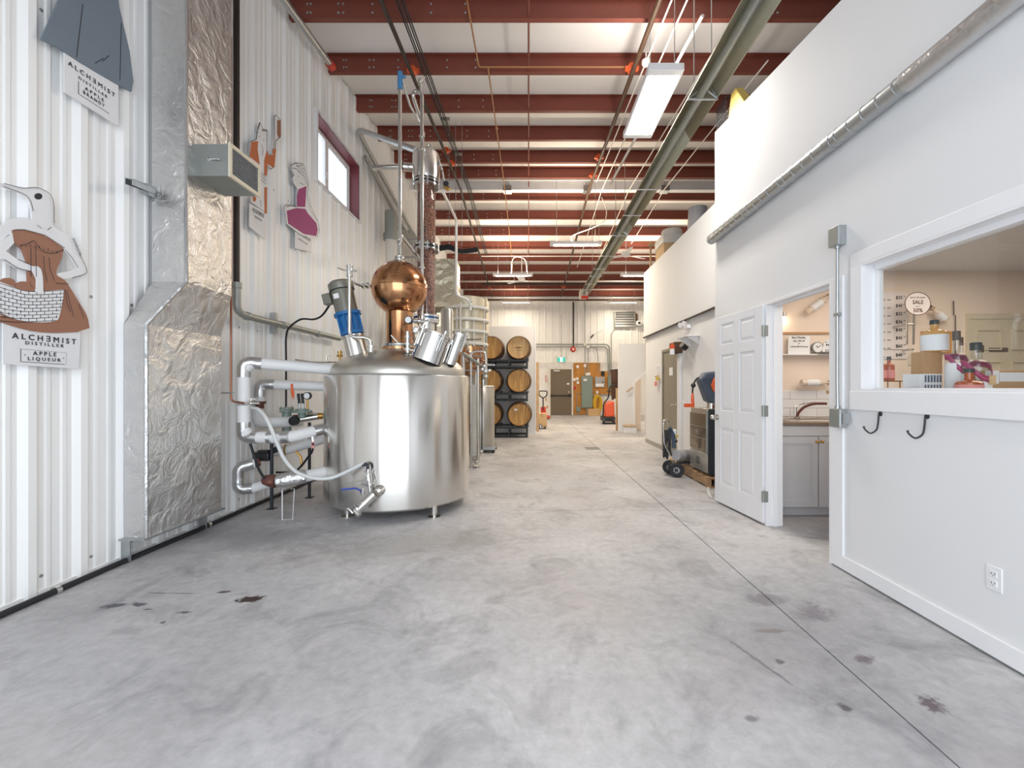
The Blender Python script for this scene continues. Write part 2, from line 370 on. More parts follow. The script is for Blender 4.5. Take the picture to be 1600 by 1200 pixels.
def m_floor():
    m, nt, b, nd, lk = newmat('polished_concrete')
    src = tc(nd)
    def nz(scale, detail=5, dist=0.0, rough=0.55):
        n = nd.new('ShaderNodeTexNoise'); n.inputs['Scale'].default_value = scale; n.inputs['Detail'].default_value = detail
        n.inputs['Distortion'].default_value = dist; n.inputs['Roughness'].default_value = rough; lk.new(src, n.inputs['Vector']); return n
    def ramp(f, p0, c0, p1, c1):
        r = nd.new('ShaderNodeValToRGB'); e = r.color_ramp.elements
        e[0].position, e[0].color, e[1].position, e[1].color = p0, c0, p1, c1; lk.new(f, r.inputs[0]); return r.outputs[0]
    def mixc(f, a, bb, mode='MIX'):
        x = nd.new('ShaderNodeMix'); x.data_type = 'RGBA'; x.blend_type = mode
        if isinstance(f, float): x.inputs['Factor'].default_value = f
        else: lk.new(f, x.inputs['Factor'])
        for s, q in (('A', a), ('B', bb)):
            if isinstance(q, tuple): x.inputs[s].default_value = q
            else: lk.new(q, x.inputs[s])
        return x.outputs['Result']
    base = ramp(nz(0.8, 6, 0.4).outputs['Fac'], 0.32, rgb(166,165,168), 0.68, rgb(201,200,202))
    fine = ramp(nz(16, 6, 0.2, 0.7).outputs['Fac'], 0.3, (0.82,0.82,0.82,1), 0.72, (1.1,1.1,1.1,1))
    col = mixc(1.0, base, fine, 'MULTIPLY')
    blot = ramp(nz(2.6, 6, 0.8, 0.65).outputs['Fac'], 0.50, (0,0,0,1), 0.72, (1,1,1,1))
    col = mixc(blot, col, mixc(0.62, col, rgb(112,111,115)))
    pk = ramp(nz(0.55, 3).outputs['Fac'], 0.52, (0,0,0,1), 0.75, (0.5,0.5,0.5,1))
    col = mixc(pk, col, rgb(178,164,162))
    wob = nz(9.0, 6, 0.6, 0.75)
    def stain(px, py, w, h, c, rot=0.0, hard=0.25, s=1.0):
        nonlocal col
        y = HC*FPX/(py-VY); x = (px-VX)*y/FPX
        mp = nd.new('ShaderNodeMapping'); mp.vector_type = 'TEXTURE'
        mp.inputs['Location'].default_value = (x, y, 0); mp.inputs['Rotation'].default_value = (0,0,rot); mp.inputs['Scale'].default_value = (w, h, 1)
        lk.new(src, mp.inputs[0])
        ln = nd.new('ShaderNodeVectorMath'); ln.operation = 'LENGTH'; lk.new(mp.outputs[0], ln.inputs[0])
        ad = nd.new('ShaderNodeMath'); ad.operation = 'MULTIPLY_ADD'; ad.inputs[1].default_value = 3.4
        lk.new(wob.outputs['Fac'], ad.inputs[0]); lk.new(ln.outputs['Value'], ad.inputs[2])
        mr = nd.new('ShaderNodeMapRange'); mr.inputs['From Min'].default_value = 2.15; mr.inputs['From Max'].default_value = 2.15+hard*1.6
        mr.inputs['To Min'].default_value = s; mr.inputs['To Max'].default_value = 0.0; lk.new(ad.outputs[0], mr.inputs['Value'])
        col = mixc(mr.outputs[0], col, c)
    dk = rgb(58,42,40); gy = rgb(92,90,94); pu = rgb(108,96,104)
    stain(393, 935, 0.10, 0.06, dk, 0.2, 0.12); stain(383, 938, 0.05, 0.05, dk, 0.0, 0.12); stain(350, 925, 0.08, 0.03, rgb(84,72,68), 0.1, 0.15)
    stain(180, 946, 0.12, 0.035, rgb(88,88,94), 0.2, 0.15); stain(217, 944, 0.085, 0.04, rgb(86,86,92), -0.2, 0.15)
    stain(234, 952, 0.05, 0.015, gy, 0, 0.2); stain(290, 957, 0.05, 0.014, gy, 0, 0.2); stain(253, 973, 0.025, 0.016, gy, 0, 0.2)
    stain(268, 927, 0.25, 0.006, rgb(108,108,110), -0.02, 0.3)
    stain(1455, 1100, 0.07, 0.06, rgb(104,94,98), 0.4, 0.3); stain(1352, 1030, 0.06, 0.05, pu, 0.3, 0.3); stain(1270, 957, 0.14, 0.08, rgb(124,120,126), 0.5, 0.5)
    stain(1195, 935, 0.12, 0.07, rgb(126,122,126), 0.3, 0.5); stain(1320, 1105, 0.03, 0.04, gy, 0, 0.3); stain(1219, 1034, 0.025, 0.02, gy, 0, 0.3)
    stain(1205, 986, 0.1, 0.02, rgb(128,120,112), 0, 0.4); stain(1175, 1123, 0.03, 0.018, rgb(128,126,130), 0, 0.4); stain(1195, 1040, 0.012, 0.30, rgb(120,118,122), 0.35, 0.3)
    stain(1240, 960, 0.5, 0.35, rgb(142,140,144), 0.4, 0.9, 0.45); stain(640, 850, 0.7, 0.25, rgb(150,146,142), 0.3, 0.9, 0.6); stain(420, 840, 0.55, 0.2, rgb(138,138,142), -0.2, 0.9, 0.7)
    lk.new(col, b.inputs['Base Color'])
    rr = nd.new('ShaderNodeMapRange'); rr.inputs['To Min'].default_value = 0.38; rr.inputs['To Max'].default_value = 0.62; lk.new(nz(3.0).outputs['Fac'], rr.inputs['Value'])
    lk.new(rr.outputs[0], b.inputs['Roughness']); b.inputs['Specular IOR Level'].default_value = 0.4
    bp = nd.new('ShaderNodeBump'); bp.inputs['Strength'].default_value = 0.08; bp.inputs['Distance'].default_value = 0.003
    lk.new(nz(45, 4).outputs['Fac'], bp.inputs['Height']); lk.new(bp.outputs['Normal'], b.inputs['Normal'])
    return m
M['floor'] = m_floor()

# ================================================================ STRUCTURE
XL, XR, YF, YB = -3.0, 2.2, -1.2, 20.0
def purl(y): return 5.923+0.0945*(y-6.41) if y < 10.75 else 7.32-0.0945*y
def roof(y): return purl(y)+(0.25 if y < 10.75 else 0.28)
def xyz(u, v, w): return (w, u, v)          # polygon in the y-z plane extruded along x

floor = MB().box(-3.4, 7.4, -5.0, 20.3, -0.30, -0.06).build('floor', M['concrete_curb'], kind='structure', smooth=0)
for x0, x1 in ((-3.4, 1.446), (1.454, 7.4)):
    for y0, y1 in ((-5.0, 4.527), (4.533, 10.9), (10.906, 20.3)):
        MB().box(x0, x1, y0, y1, -0.06, 0.0).build('slab', M['floor'], floor, smooth=0)
# floor drain grate
g = thing('floor_drain', 'dark slotted floor drain grate set in the concrete aisle', 'drain', (1.33, 9.1, 0.0))
f = MB()
for a in ((1.17,1.49,8.9,8.925),(1.17,1.49,9.275,9.3),(1.17,1.195,8.9,9.3),(1.465,1.49,8.9,9.3)): f.box(a[0],a[1],a[2],a[3],0.0005,0.006)
f.build('frame', M['galv_dull'], g)
MB().box(1.19, 1.47, 8.92, 9.28, 0.0003, 0.0012).build('pit_shade', M['black'], g)  # flat black sheet on the slab, painted in for the shade below the slats
bar = MB().box(1.197, 1.212, 8.925, 9.275, 0.001, 0.005).build('slat', M['galv_dull'], g)
for i in range(1, 9): dup_part(bar, g, (0.03*i, 0, 0))

# ---- ceiling with purlins
pts = [(YF-0.3, roof(YF-0.3)), (10.75, roof(10.74)), (10.75, roof(10.76)), (YB+0.3, roof(YB+0.3))]
ceil = MB().prism(pts+[(YB+0.3, 7.4), (YF-0.3, 7.4)], xyz, XL-0.25, 7.4).build('ceiling', M['insulation'], kind='structure', smooth=0)
def zee(h, away):
    s = 1 if away else -1
    o = [(0,0),(s*0.068,0),(s*0.068,0.016),(s*0.062,0.016),(s*0.062,0.006),(s*0.006,0.006),(s*0.006,h),(s*-0.06,h),(s*-0.06,h-0.006),(0,h-0.006)]
    return o if away else o[::-1]
px0, px1 = XL+0.045, 7.0
near = MB().prism(zee(0.235, True), xyz, px0, px1).build('purlin', M['purlin_red'], ceil, smooth=0)
far = MB().prism(zee(0.265, False), xyz, px0, px1).build('purlin', M['purlin_red'], ceil, smooth=0)
ny = [6.41+1.05*k for k in range(-6, 4)]+[10.42]; fy = [11.55+1.045*k for k in range(0, 9)]
near.location = (0, ny[0], purl(ny[0])); far.location = (0, fy[0], purl(fy[0]))
for y in ny[1:]: dup_part(near, ceil, (0, y, purl(y)))
for y in fy[1:]: dup_part(far, ceil, (0, y, purl(y)))
bolt = MB()
for y in ny+fy:
    z = purl(y)
    for x in (-2.72, -2.68, -2.34, -2.28, -1.92, -1.2, -0.78, 3.0, 3.06):
        for zz in (0.06, 0.17):
            bolt.box(x-0.011, x+0.011, y-0.012 if y < 10.75 else y-0.012, y+0.001, z+zz-0.011, z+zz+0.011)
bolt.build('purlin_bolts', M['galv'], ceil, smooth=0, kind='stuff')
sag = MB().cyl((0.0, -1.0, purl(-1.0)+0.03), (0.0, 10.5, purl(10.5)+0.03), 0.013, n=8)
sag.cyl((0.0, 10.5, purl(10.5)+0.03), (0.0, 19.9, purl(19.9)+0.03), 0.013, n=8)
sag.build('sag_rod', M['purlin_red'], ceil)
# white rafter below the ridge
rb = MB()
rb.box(px0, 7.0, 10.90, 10.912, 6.21, 6.50).box(px0, 7.0, 10.82, 10.99, 6.19, 6.21).box(px0, 7.0, 10.82, 10.99, 6.50, 6.52)
rb = tag(rb.build('rafter_beam', M['trim_white'], None, smooth=0, loc=(2, 10.9, 6.19)), 'long white steel beam spanning across the room under the roof ridge', 'beam')
for x in (-0.53, 1.46, 3.4):
    q = MB().box(x-0.10, x+0.10, 10.80, 10.815, 6.17, 6.30).box(x-0.10, x+0.10, 10.80, 11.01, 6.165, 6.18)
    q.box(x-0.035, x-0.02, 10.79, 10.80, 6.25, 6.6).box(x+0.02, x+0.035, 10.79, 10.80, 6.25, 6.6)
    q.build('beam_clamp', M['galv'], rb)

# ---- corrugated sheets
def prof():      # (offset along wall, depth) over one 0.3048 pitch
    return [(-0.056,0),(-0.022,0.028),(0.022,0.028),(0.056,0),(0.085,0),(0.095,0.007),(0.118,0.007),(0.128,0),(0.177,0),(0.187,0.007),(0.21,0.007),(0.22,0)]
PITCH = 0.3048
def depth_at(t, t0):
    r = ((t-t0+0.056) % PITCH)-0.056; p = prof()+[(PITCH-0.056, 0)]
    for (a, h), (b, k) in zip(p, p[1:]):
        if a <= r <= b: return h+(k-h)*(r-a)/(b-a)
    return 0
def stations(a, b, t0):
    ts = {a, b}
    k = math.floor((a-t0)/PITCH)-1
    while t0+k*PITCH < b+PITCH:
        for o, h in prof():
            t = t0+k*PITCH+o
            if a < t < b: ts.add(t)
        k += 1
    return sorted(ts)
def sheet(a, b, t0, pt, z0, z1):   # pt(t, depth, z) -> xyz ; z1 may be a function
    ts = stations(a, b, t0); vs = []
    for t in ts:
        h = depth_at(t, t0); top = z1(t) if callable(z1) else z1
        vs += [pt(t, h, z0), pt(t, h, top)]
    return MB().add(vs, [(2*i, 2*i+2, 2*i+3, 2*i+1) for i in range(len(ts)-1)])
WY0, WY1, WZ0, WZ1 = 6.13, 7.63, 4.20, 5.15      # clerestory window in the left wall
wl = MB()
for y0, y1, z0, z1 in ((YF-0.2, WY0, -0.05, None), (WY1, YB+0.2, -0.05, None), (WY0, WY1, -0.05, WZ0), (WY0, WY1, WZ1, None)):
    if z1 is None: wl.prism([(y0, z0), (y1, z0), (y1, roof(y1)-0.005)]+([(10.75, roof(10.74)-0.005)] if y0 < 10.75 < y1 else [])+[(y0, roof(y0)-0.005)], xyz, XL-0.22, XL-0.006)
    else: wl.box(XL-0.22, XL-0.006, y0, y1, z0, z1)
wl = wl.build('wall_left', M['metal_white'], kind='structure', smooth=0)
T0 = 2.607
y = T0+0.12-0.9144*5
cuts = []
while y < YB: cuts.append((max(y, YF), min(y+0.9144, YB))); y += 0.9144
rtop = lambda t: roof(t)-0.012
lp = lambda t, h, z: (XL+h, t, z)
for a, b in cuts:
    a += 0.001; b -= 0.001
    if b-a < 0.02: continue
    for u, v in ([(a, b)] if (b <= WY0 or a >= WY1) else [(a, min(b, WY0)), (max(a, WY0), min(b, WY1)), (max(a, WY1), b)]):
        if v-u < 0.01: continue
        if u >= WY0-1e-6 and v <= WY1+1e-6:
            sheet(u, v, T0, lp, 0.0, WZ0).build('wall_panel', M['metal_white'], wl, smooth=20)
            sheet(u, v, T0, lp, WZ1, rtop).build('wall_panel', M['metal_white'], wl, smooth=20)
        else: sheet(u, v, T0, lp, 0.0, rtop).build('wall_panel', M['metal_white'], wl, smooth=20)
sc = MB()
for y in [T0+0.3048*k for k in range(-6, 40)]:
    for z in (0.12, 1.9, 3.6):
        if WY0-0.1 < y < WY1+0.1 and z > 4: continue
        sc.lathe([(0.011,0),(0.011,0.004),(0,0.007)], (XL+0.0, y+0.07, z), (1,0,0), 6)
sc.build('screws', M['galv_dull'], wl, kind='stuff')
MB().box(XL+0.0, XL+0.016, YF, YB, 0.0, 0.035).build('baseboard_left', M['metal_white'], kind='structure', smooth=0)

# window 1 in the left wall
w1 = MB()
for a in ((WY0,WY1,WZ1-0.012,WZ1-0.001),(WY0,WY1,WZ0+0.001,WZ0+0.012)): w1.box(XL-0.20, XL+0.03, *a)
w1.box(XL-0.20, XL+0.03, WY1-0.012, WY1-0.001, WZ0+0.012, WZ1-0.012).box(XL-0.20, XL+0.03, WY0+0.001, WY0+0.012, WZ0+0.012, WZ1-0.012)
w1 = w1.build('window_1', M['maroon'], kind='structure', smooth=0)
tr = MB()
for a in ((WY0-0.05,WY1+0.05,WZ1+0.012,WZ1+0.05),(WY0-0.05,WY1+0.05,WZ0-0.03,WZ0-0.012),(WY1+0.012,WY1+0.06,WZ0-0.03,WZ1+0.05),(WY0-0.05,WY0-0.012,WZ0-0.03,WZ1+0.05)): tr.box(XL, XL+0.045, *a)
tr.build('trim', M['trim_white'], w1, smooth=0)
fr = MB(); xf = (XL-0.19, XL-0.13)
for a in ((WY0+0.013,WY1-0.013,WZ1-0.07,WZ1-0.013),(WY0+0.013,WY1-0.013,WZ0+0.013,WZ0+0.05),(WY0+0.013,WY0+0.05,WZ0+0.05,WZ1-0.07),(WY1-0.06,WY1-0.013,WZ0+0.05,WZ1-0.07),(6.70,6.80,WZ0+0.05,WZ1-0.07)): fr.box(*xf, *a)
fr.build('frame', M['trim_white'], w1, smooth=0, bev=0.004)
sa = MB()
for a in ((6.80,7.57,WZ1-0.10,WZ1-0.06),(6.80,7.57,WZ0+0.05,WZ0+0.09),(6.80,6.84,WZ0+0.05,WZ1-0.06),(7.53,7.57,WZ0+0.05,WZ1-0.06)): sa.box(XL-0.18, XL-0.145, *a)
sa.build('sash', M['trim_white'], w1, smooth=0)
MB().box(XL-0.168, XL-0.164, WY0+0.05, 6.70, WZ0+0.05, WZ1-0.06).build('pane', M['pane'], w1, smooth=0)
MB().box(XL-0.166, XL-0.162, 6.84, 7.53, WZ0+0.09, WZ1-0.10).build('pane', M['pane'], w1, smooth=0)
MB().box(XL-0.135, XL-0.115, 6.73, 6.75, 4.50, 4.60).build('latch', M['trim_white'], w1, smooth=0)

# far wall
wb = MB().box(XL-0.2, 7.2, YB+0.045, YB+0.25, -0.05, 5.6).build('wall_back', M['metal_white'], kind='structure', smooth=0)
T1 = -2.6
bp_ = lambda t, h, z: (t, YB+0.04-h, z)
x = T1+0.12-0.9144
while x < 6.6:
    a, b = max(x, XL), x+0.9132
    sheet(a, b, T1, bp_, 0.0, roof(YB)-0.01).build('wall_panel', M['metal_white'], wb, smooth=20); x += 0.9144
MB().box(XL, 7.0, YB-0.012, YB+0.0, 2.34, 2.38).build('trim_1', M['metal_white'], kind='structure', smooth=0)
# outer right wall and front wall with its overhead door opening
MB().prism([(YF-0.2,0),(YB+0.2,0),(YB+0.2,roof(YB)-0.01),(10.75,roof(10.74)-0.01),(YF-0.2,roof(YF)-0.03)], xyz, 7.05, 7.25).build('wall_right_outer', M['wall_white'], kind='structure', smooth=0)
fw = MB()
for x0, x1, z0, z1 in ((XL,-2.5,0,5.3),(1.8,7.05,0,5.3),(-2.5,1.8,3.8,5.3)): fw.box(x0, x1, YF-0.15, YF, z0, z1)
fw.build('wall_front', M['metal_white'], kind='structure', smooth=0)

# right partition: near wall with doorway and sales window
def wtop(y): return 4.068+0.137*(y-3.53)
XT = XR+0.13
DY0, DY1, DZ = 3.15, 4.035, 2.06       # doorway
SY0, SY1, SZ0, SZ1 = 0.9, 2.87, 1.255, 2.09   # sales window
wr = MB()
for y0, y1, z0, z1 in ((DY1,5.14,0,None),(DY0,DY1,DZ,None),(SY1,DY0,0,None),(SY0,SY1,0,SZ0),(SY0,SY1,SZ1,None),(YF,SY0,0,None)):
    wr.prism([(y0,z0),(y1,z0),(y1,z1 or wtop(y1)),(y0,z1 or wtop(y0))], xyz, XR, XT)
wr.box(XT, 2.80, 5.01, 5.14, 0, wtop(5.14))
wr.build('wall_right', M['wall_white'], kind='structure', smooth=0)
# aisle wall further back: lower and overhanging upper
MB().box(2.74, 2.87, 5.14, 10.16, 0, 2.45).box(2.87, 7.05, 10.03, 10.16, 0, 2.45).build('wall_aisle', M['wall_white'], kind='structure', smooth=0)
MB().box(2.70, 2.85, 5.14, 10.2, 2.445, 3.95).box(2.85, 7.05, 10.07, 10.2, 2.445, 3.95).build('wall_mezzanine', M['wall_white'], kind='structure', smooth=0)
MB().box(2.85, 7.05, 5.14, 10.07, 2.45, 2.6).box(XT, 7.05, YF, 5.01, 2.60, 2.7).build('ceiling_tasting_room', M['wall_white'], kind='structure', smooth=0)
tag(MB().tube(rnd([(2.69,5.10,2.455),(2.69,5.6,2.47),(2.69,5.9,2.435),(2.69,10.18,2.435)],0.2), 0.018, 8).build('edge_pipe', M['pipe_black'], loc=(2.69,5.2,2.43)), 'thin dark pipe along the lower edge of the overhanging white wall', 'pipe')
MB().box(2.725, 2.74, 5.2, 7.9, 0, 0.09).box(2.725, 2.74, 8.9, 10.17, 0, 0.09).build('baseboard_aisle', M['concrete_curb'], kind='structure', smooth=0)
# stair partition at the far right
MB().prism([(2.585,0),(3.03,0),(3.03,1.40),(3.36,1.66),(3.36,2.53),(2.585,2.53)], lambda u, v, w: (u, w, v), 12.5, 12.6).build('wall_stair', M['wall_white'], kind='structure', smooth=0)
MB().prism([(3.36,0),(7.0,0),(7.0,2.53),(3.36,2.53)], lambda u, v, w: (u, w, v), 12.5, 12.6).build('wall_stair_right', M['wall_white'], kind='structure', smooth=0)
MB().prism([(3.0,1.36),(3.40,1.68),(3.40,1.74),(2.99,1.42)], lambda u, v, w: (u, w, v), 12.46, 12.5).box(2.99, 3.05, 12.46, 12.5, 0, 1.42).box(3.34,3.40,12.46,12.5,0,1.7).build('trim_2', M['trim_white'], kind='structure', smooth=0)
MB().box(3.07, 3.34, 12.95, 13.0, 0, 2.4).build('wall_stair_inner', M['pink_wall'], kind='structure', smooth=0)
st = thing('stair_step', 'light wood step at the foot of the stair by the white partition', 'stair', (2.9, 12.25, 0))
MB().box(2.70, 3.02, 12.15, 12.49, 0.17, 0.205).build('tread', M['pine'], st, bev=0.006)
MB().box(2.72, 3.02, 12.17, 12.49, 0, 0.17).build('riser', M['trim_white'], st, smooth=0)
hr = thing('handrail', 'short sloping wooden handrail on the white stair partition', 'handrail', (2.85, 12.44, 1.2))
MB().tube([(2.80,12.43,1.15),(2.98,12.43,1.28)], 0.02, 8).build('rail', M['pine'], hr)
MB().cyl((2.89,12.43,1.20),(2.89,12.5,1.19),0.01).build('bracket', M['galv'], hr)
MB().box(-3.0, 0.19, 12.0, 12.12, 0, 2.96).build('wall_barrel_partition', M['wall_white'], kind='structure', smooth=0)
MB().box(0.165, 0.20, 11.985, 12.135, 0, 2.97).build('trim_3', M['trim_white'], kind='structure', smooth=0)

# near right wall trim
tb = MB().box(XR-0.016, XR, YF, 3.03, 0.012, 0.105)
tb.build('baseboard_right', M['trim_white'], kind='structure', smooth=0, bev=0.003)
MB().box(XR-0.004, XR, YF, DY0, 0, 0.012).build('trim_4', M['galv_dull'], kind='structure', smooth=0)
MB().box(XR-0.016, XR+0.005, 3.03, DY0, 0.012, DZ).build('trim_5', M['trim_white'], kind='structure', smooth=0, bev=0.003)
# door lining
MB().box(XR-0.012, XT+0.012, DY1-0.025, DY1, 0, DZ).box(XR-0.012, XT+0.012, DY0, DY0+0.02, 0, DZ).box(XR-0.012, XT+0.012, DY0, DY1, DZ-0.025, DZ).box(XR+0.05, XR+0.09, DY1-0.04, DY1-0.025, 0, DZ-0.025).box(XR+0.05, XR+0.09, DY0, DY1, DZ-0.04, DZ-0.025).build('trim_6', M['trim_white'], kind='structure', smooth=0, bev=0.002)
# sales window
w2 = MB()
w2.box(XR-0.018, XR, SY0-0.1, SY1+0.085, SZ1, SZ1+0.09).box(XR-0.018, XR, SY1, SY1+0.085, SZ0-0.12, SZ1).box(XR-0.022, XR, SY0-0.1, SY1+0.085, SZ0-0.125, SZ0-0.0)
w2 = w2.build('window_2', M['trim_white'], kind='structure', smooth=0, bev=0.004)
MB().box(XR-0.018, XT, SY1-0.012, SY1, SZ0, SZ1).box(XR-0.018, XT, SY0, SY1, SZ0, SZ0+0.012).box(XR-0.018, XT, SY0, SY1, SZ1-0.012, SZ1).build('liner', M['trim_white'], w2, smooth=0)
MB().box(XR+0.07, XR+0.11, SY1-0.03, SY1-0.012, SZ0+0.01, SZ1-0.01).box(XR+0.06, XR+0.12, SY0, SY1-0.03, SZ1-0.045, SZ1-0.012).box(XR+0.06, XR+0.12, SY0, SY1-0.012, SZ0+0.010, SZ0+0.02).build('frame', M['trim_white'], w2, smooth=0)
MB().box(XR+0.088, XR+0.093, SY0, SY1-0.03, SZ0+0.02, SZ1-0.045).build('pane', M['pane'], w2, smooth=0)

# ================================================================ LEFT WALL THINGS
SX = -2.945
def plate(parent, name, m, pts, conv, w0, w1, kind=None):
    """flat sign layer: pts on the sign plane (y, z), thickness from w0 to w1 off the wall"""
    q = [conv(*p) for p in pts]
    return MB().prism([(a.y, a.z) for a in q], lambda u, v, w: (SX+w, u, v), w0, w1).build(name, m, parent, smooth=0, kind=kind)
def ink(parent, lines, conv, w, width=0.004, m=None, name='line_art'):
    mb = MB()
    for ln in lines:
        q = [conv(*p) for p in ln]
        for a, b in zip(q, q[1:]):
            d = Vector((0, b.y-a.y, b.z-a.z)); L = d.length
            if L < 1e-5: continue
            n = Vector((0, -d.z, d.y)).normalized()*(width/2)
            mb.add([Vector((SX+w, a.y, a.z))+n, Vector((SX+w, a.y, a.z))-n, Vector((SX+w, b.y, b.z))-n, Vector((SX+w, b.y, b.z))+n], [(0,1,2,3)])
    return mb.build(name, m or M['ink'], parent, smooth=0, kind='stuff')
def splp(pts, k=5): return [(p.x, p.y) for p in spl([(a, b, 0) for a, b in pts], k)]

# --- sign 1: bird headed woman with basket
c1 = lambda a, b: onX(a*0.25, 280+b*0.25, SX)
s1 = thing('cutout_sign', 'painted cutout of a bird-headed woman in a brown dress with a white basket', 'sign', (SX, 2.6, 1.41))
plate(s1, 'text_plate', M['sign_white'], [(15,880),(15,1155),(490,1185),(502,930)], c1, -0.004, 0.004)
plate(s1, 'skin', M['sign_white'], [(-70,10),(0,26)]+splp([(120,55),(190,52),(240,62),(290,95),(314,150),(318,215),(318,275),(345,312),(400,335)])+[(385,440),(70,345),(40,345),(5,380),(-40,420),(-45,330)]+splp([(0,290),(60,250),(125,240),(190,245)])+splp([(186,200),(165,130),(120,90),(0,45)])+[(-70,22)], c1, 0.0, 0.010)
plate(s1, 'skin', M['sign_white'], [(345,312),(400,335),(435,370),(475,460),(520,560),(512,592),(430,618),(345,628),(332,605),(345,588),(420,575),(468,552),(430,490),(385,440)], c1, 0.0, 0.0115)
plate(s1, 'dress', M['rust_brown'], splp([(62,318),(130,315),(260,350),(385,430)])+splp([(375,490),(345,560),(345,600),(400,640),(470,750),(530,850),(548,930)])+splp([(470,955),(300,960),(150,940),(0,895),(-60,880)])+[(-60,860),(0,860),(60,700),(165,640),(160,520),(130,440),(70,390)], c1, 0.0, 0.013)
for cx, cy in ((30,650),(130,672),(310,690),(225,655)):
    plate(s1, 'apple', M['rust_brown'], [(cx+52*math.cos(t*PI/7), cy+34*math.sin(t*PI/7)) for t in range(14)], c1, 0.010, 0.0155)
plate(s1, 'basket', M['sign_white'], splp([(-60,625),(0,648),(160,700),(380,690)])+splp([(378,740),(355,850),(330,885),(230,895),(100,880),(0,840),(-60,800)]), c1, 0.010, 0.018)
plate(s1, 'skin', M['sign_white'], [(-60,420),(5,380),(60,340),(70,400),(40,430),(20,450),(90,500),(180,540),(240,560),(240,590),(170,575),(90,555),(0,500),(-60,500)], c1, 0.0, 0.0165)
plate(s1, 'basket_handle', M['sign_white'], splp([(172,548),(215,545),(243,590),(250,712)])+[(205,708)]+splp([(207,620),(185,575),(172,548)]), c1, 0.012, 0.021)
plate(s1, 'eye', M['ink'], [(228+24*math.cos(t*PI/8), 107+20*math.sin(t*PI/8)) for t in range(16)], c1, 0.009, 0.0125)
ln = [splp([(100,415),(150,405),(190,385),(215,420),(260,455),(320,462),(380,440)]), [(170,430),(172,610)], [(200,420),(205,610)], [(250,480),(255,560),(275,640)], [(285,490),(290,560),(320,635)],
      [(210,285),(238,308)], [(275,318),(300,298)], [(330,650),(410,655)], [(395,690),(415,770),(440,860)], [(385,690),(400,780),(420,830)], [(470,780),(505,865)], splp([(0,26),(120,55),(190,52),(240,62),(290,95),(314,150),(318,275)]),
      splp([(0,45),(120,90),(165,130),(186,200)]), [(62,318),(130,315),(260,350),(385,430)], splp([(475,460),(520,560),(512,592),(430,618)]), [(385,440),(430,490),(468,552)], splp([(90,500),(180,540)]), splp([(0,500),(90,555),(170,575)])]
for k in range(12): ln.append([(432+k*4, 375+k*9), (446+k*4, 371+k*9)])
for k in range(9): ln.append([(112+k*28, 408+(k%2)*8+max(0,k-3)*8), (112+k*28, 424+max(0,k-3)*8)])
ink(s1, ln, c1, 0.0215, 0.0035)
bl = []
rows = 9
for r in range(rows+1):
    yy = 700+r*21
    x1 = 378-max(0, r-4)*9
    bl.append(splp([(-60, yy-64+r*6), (60, yy-24+r*3), (170, yy+2), (x1, yy-6)], 4))
    if r < rows:
        for k in range(9):
            xx = -40+k*50+(25 if r % 2 else 0)
            if xx < x1-8:
                y0 = yy-30+min(1.0, max(0, (xx+60)/230))*31
                bl.append([(xx, y0), (xx, y0+21)])
ink(s1, bl, c1, 0.0185, 0.0035)
def sign_text(parent, body, y0, y1, z, h, w=0.006, m=None):
    return text(body, m or M['ink'], parent, (SX+w, (y0+y1)/2, z), (0,1,0), (0,0,1), abs(y1-y0), h)
def yz(px, py): q = onX(px, py, SX); return q.y, q.z
sign_text(s1, 'A L C H \u018e M I S T', yz(17,525)[0], yz(117,533)[0], yz(66,529)[1], 0.034)
sign_text(s1, 'D I S T I L L E R', yz(38,537)[0], yz(98,540)[0], yz(66,538)[1], 0.019)
sign_text(s1, 'A P P L E', yz(50,552)[0], yz(86,554)[0], yz(68,553)[1], 0.024)
sign_text(s1, 'L I Q U E U R', yz(42,559)[0], yz(93,563)[0], yz(67,562)[1], 0.024)
ink(s1, [[(124,1060),(124,1140),(400,1158)]], c1, 0.0055, 0.003); ink(s1, [[(124,1060),(410,1085),(410,1158)]], c1, 0.0055, 0.0012); ink(s1, [[(146,1098),(154,1098)],[(388,1118),(396,1118)]], c1, 0.0055, 0.005)

# --- sign 2: slate blue figure, only its hem and plate in view
s2 = thing('cutout_sign', 'slate blue cutout sign with white plate, high above the bird-headed woman', 'sign', (SX, 2.95, 3.15))
y0, y1 = 2.757, 3.12
MB().box(SX-0.004, SX+0.004, y0, y1, 3.15, 3.50).build('text_plate', M['sign_white'], s2, smooth=0)
hem = [(2.62,3.372),(2.70,3.395),(2.85,3.405),(3.0,3.425),(3.10,3.44),(3.215,3.462),(3.23,3.55),(3.20,3.75),(3.12,4.0),(3.10,4.15),(3.14,4.3),(3.05,4.42),(2.95,4.40),(2.90,4.25),(2.86,4.0),(2.72,3.7)]
MB().prism(hem, lambda u, v, w: (SX+w, u, v), 0.0, 0.012).build('coat', M['sign_blue'], s2, smooth=0)
MB().prism([(2.93,4.40),(3.05,4.42),(3.08,4.52),(3.0,4.62),(2.92,4.56)], lambda u, v, w: (SX+w, u, v), 0.0, 0.012).build('head', M['sign_white'], s2, smooth=0)
mb = MB()
for a, b in (((2.82,3.42),(2.86,3.8)),((2.94,3.47),(3.0,3.55)),((2.99,3.52),(3.04,3.60)),((3.12,3.48),(3.13,3.9))):
    mb.add([(SX+0.0125,a[0],a[1]),(SX+0.0125,a[0]+0.006,a[1]),(SX+0.0125,b[0]+0.006,b[1]),(SX+0.0125,b[0],b[1])],[(0,1,2,3)])
mb.build('line_art', M['ink'], s2, smooth=0, kind='stuff')
sign_text(s2, 'A L C H \u018e M I S T', y0+0.02, y1-0.03, 3.352, 0.030)
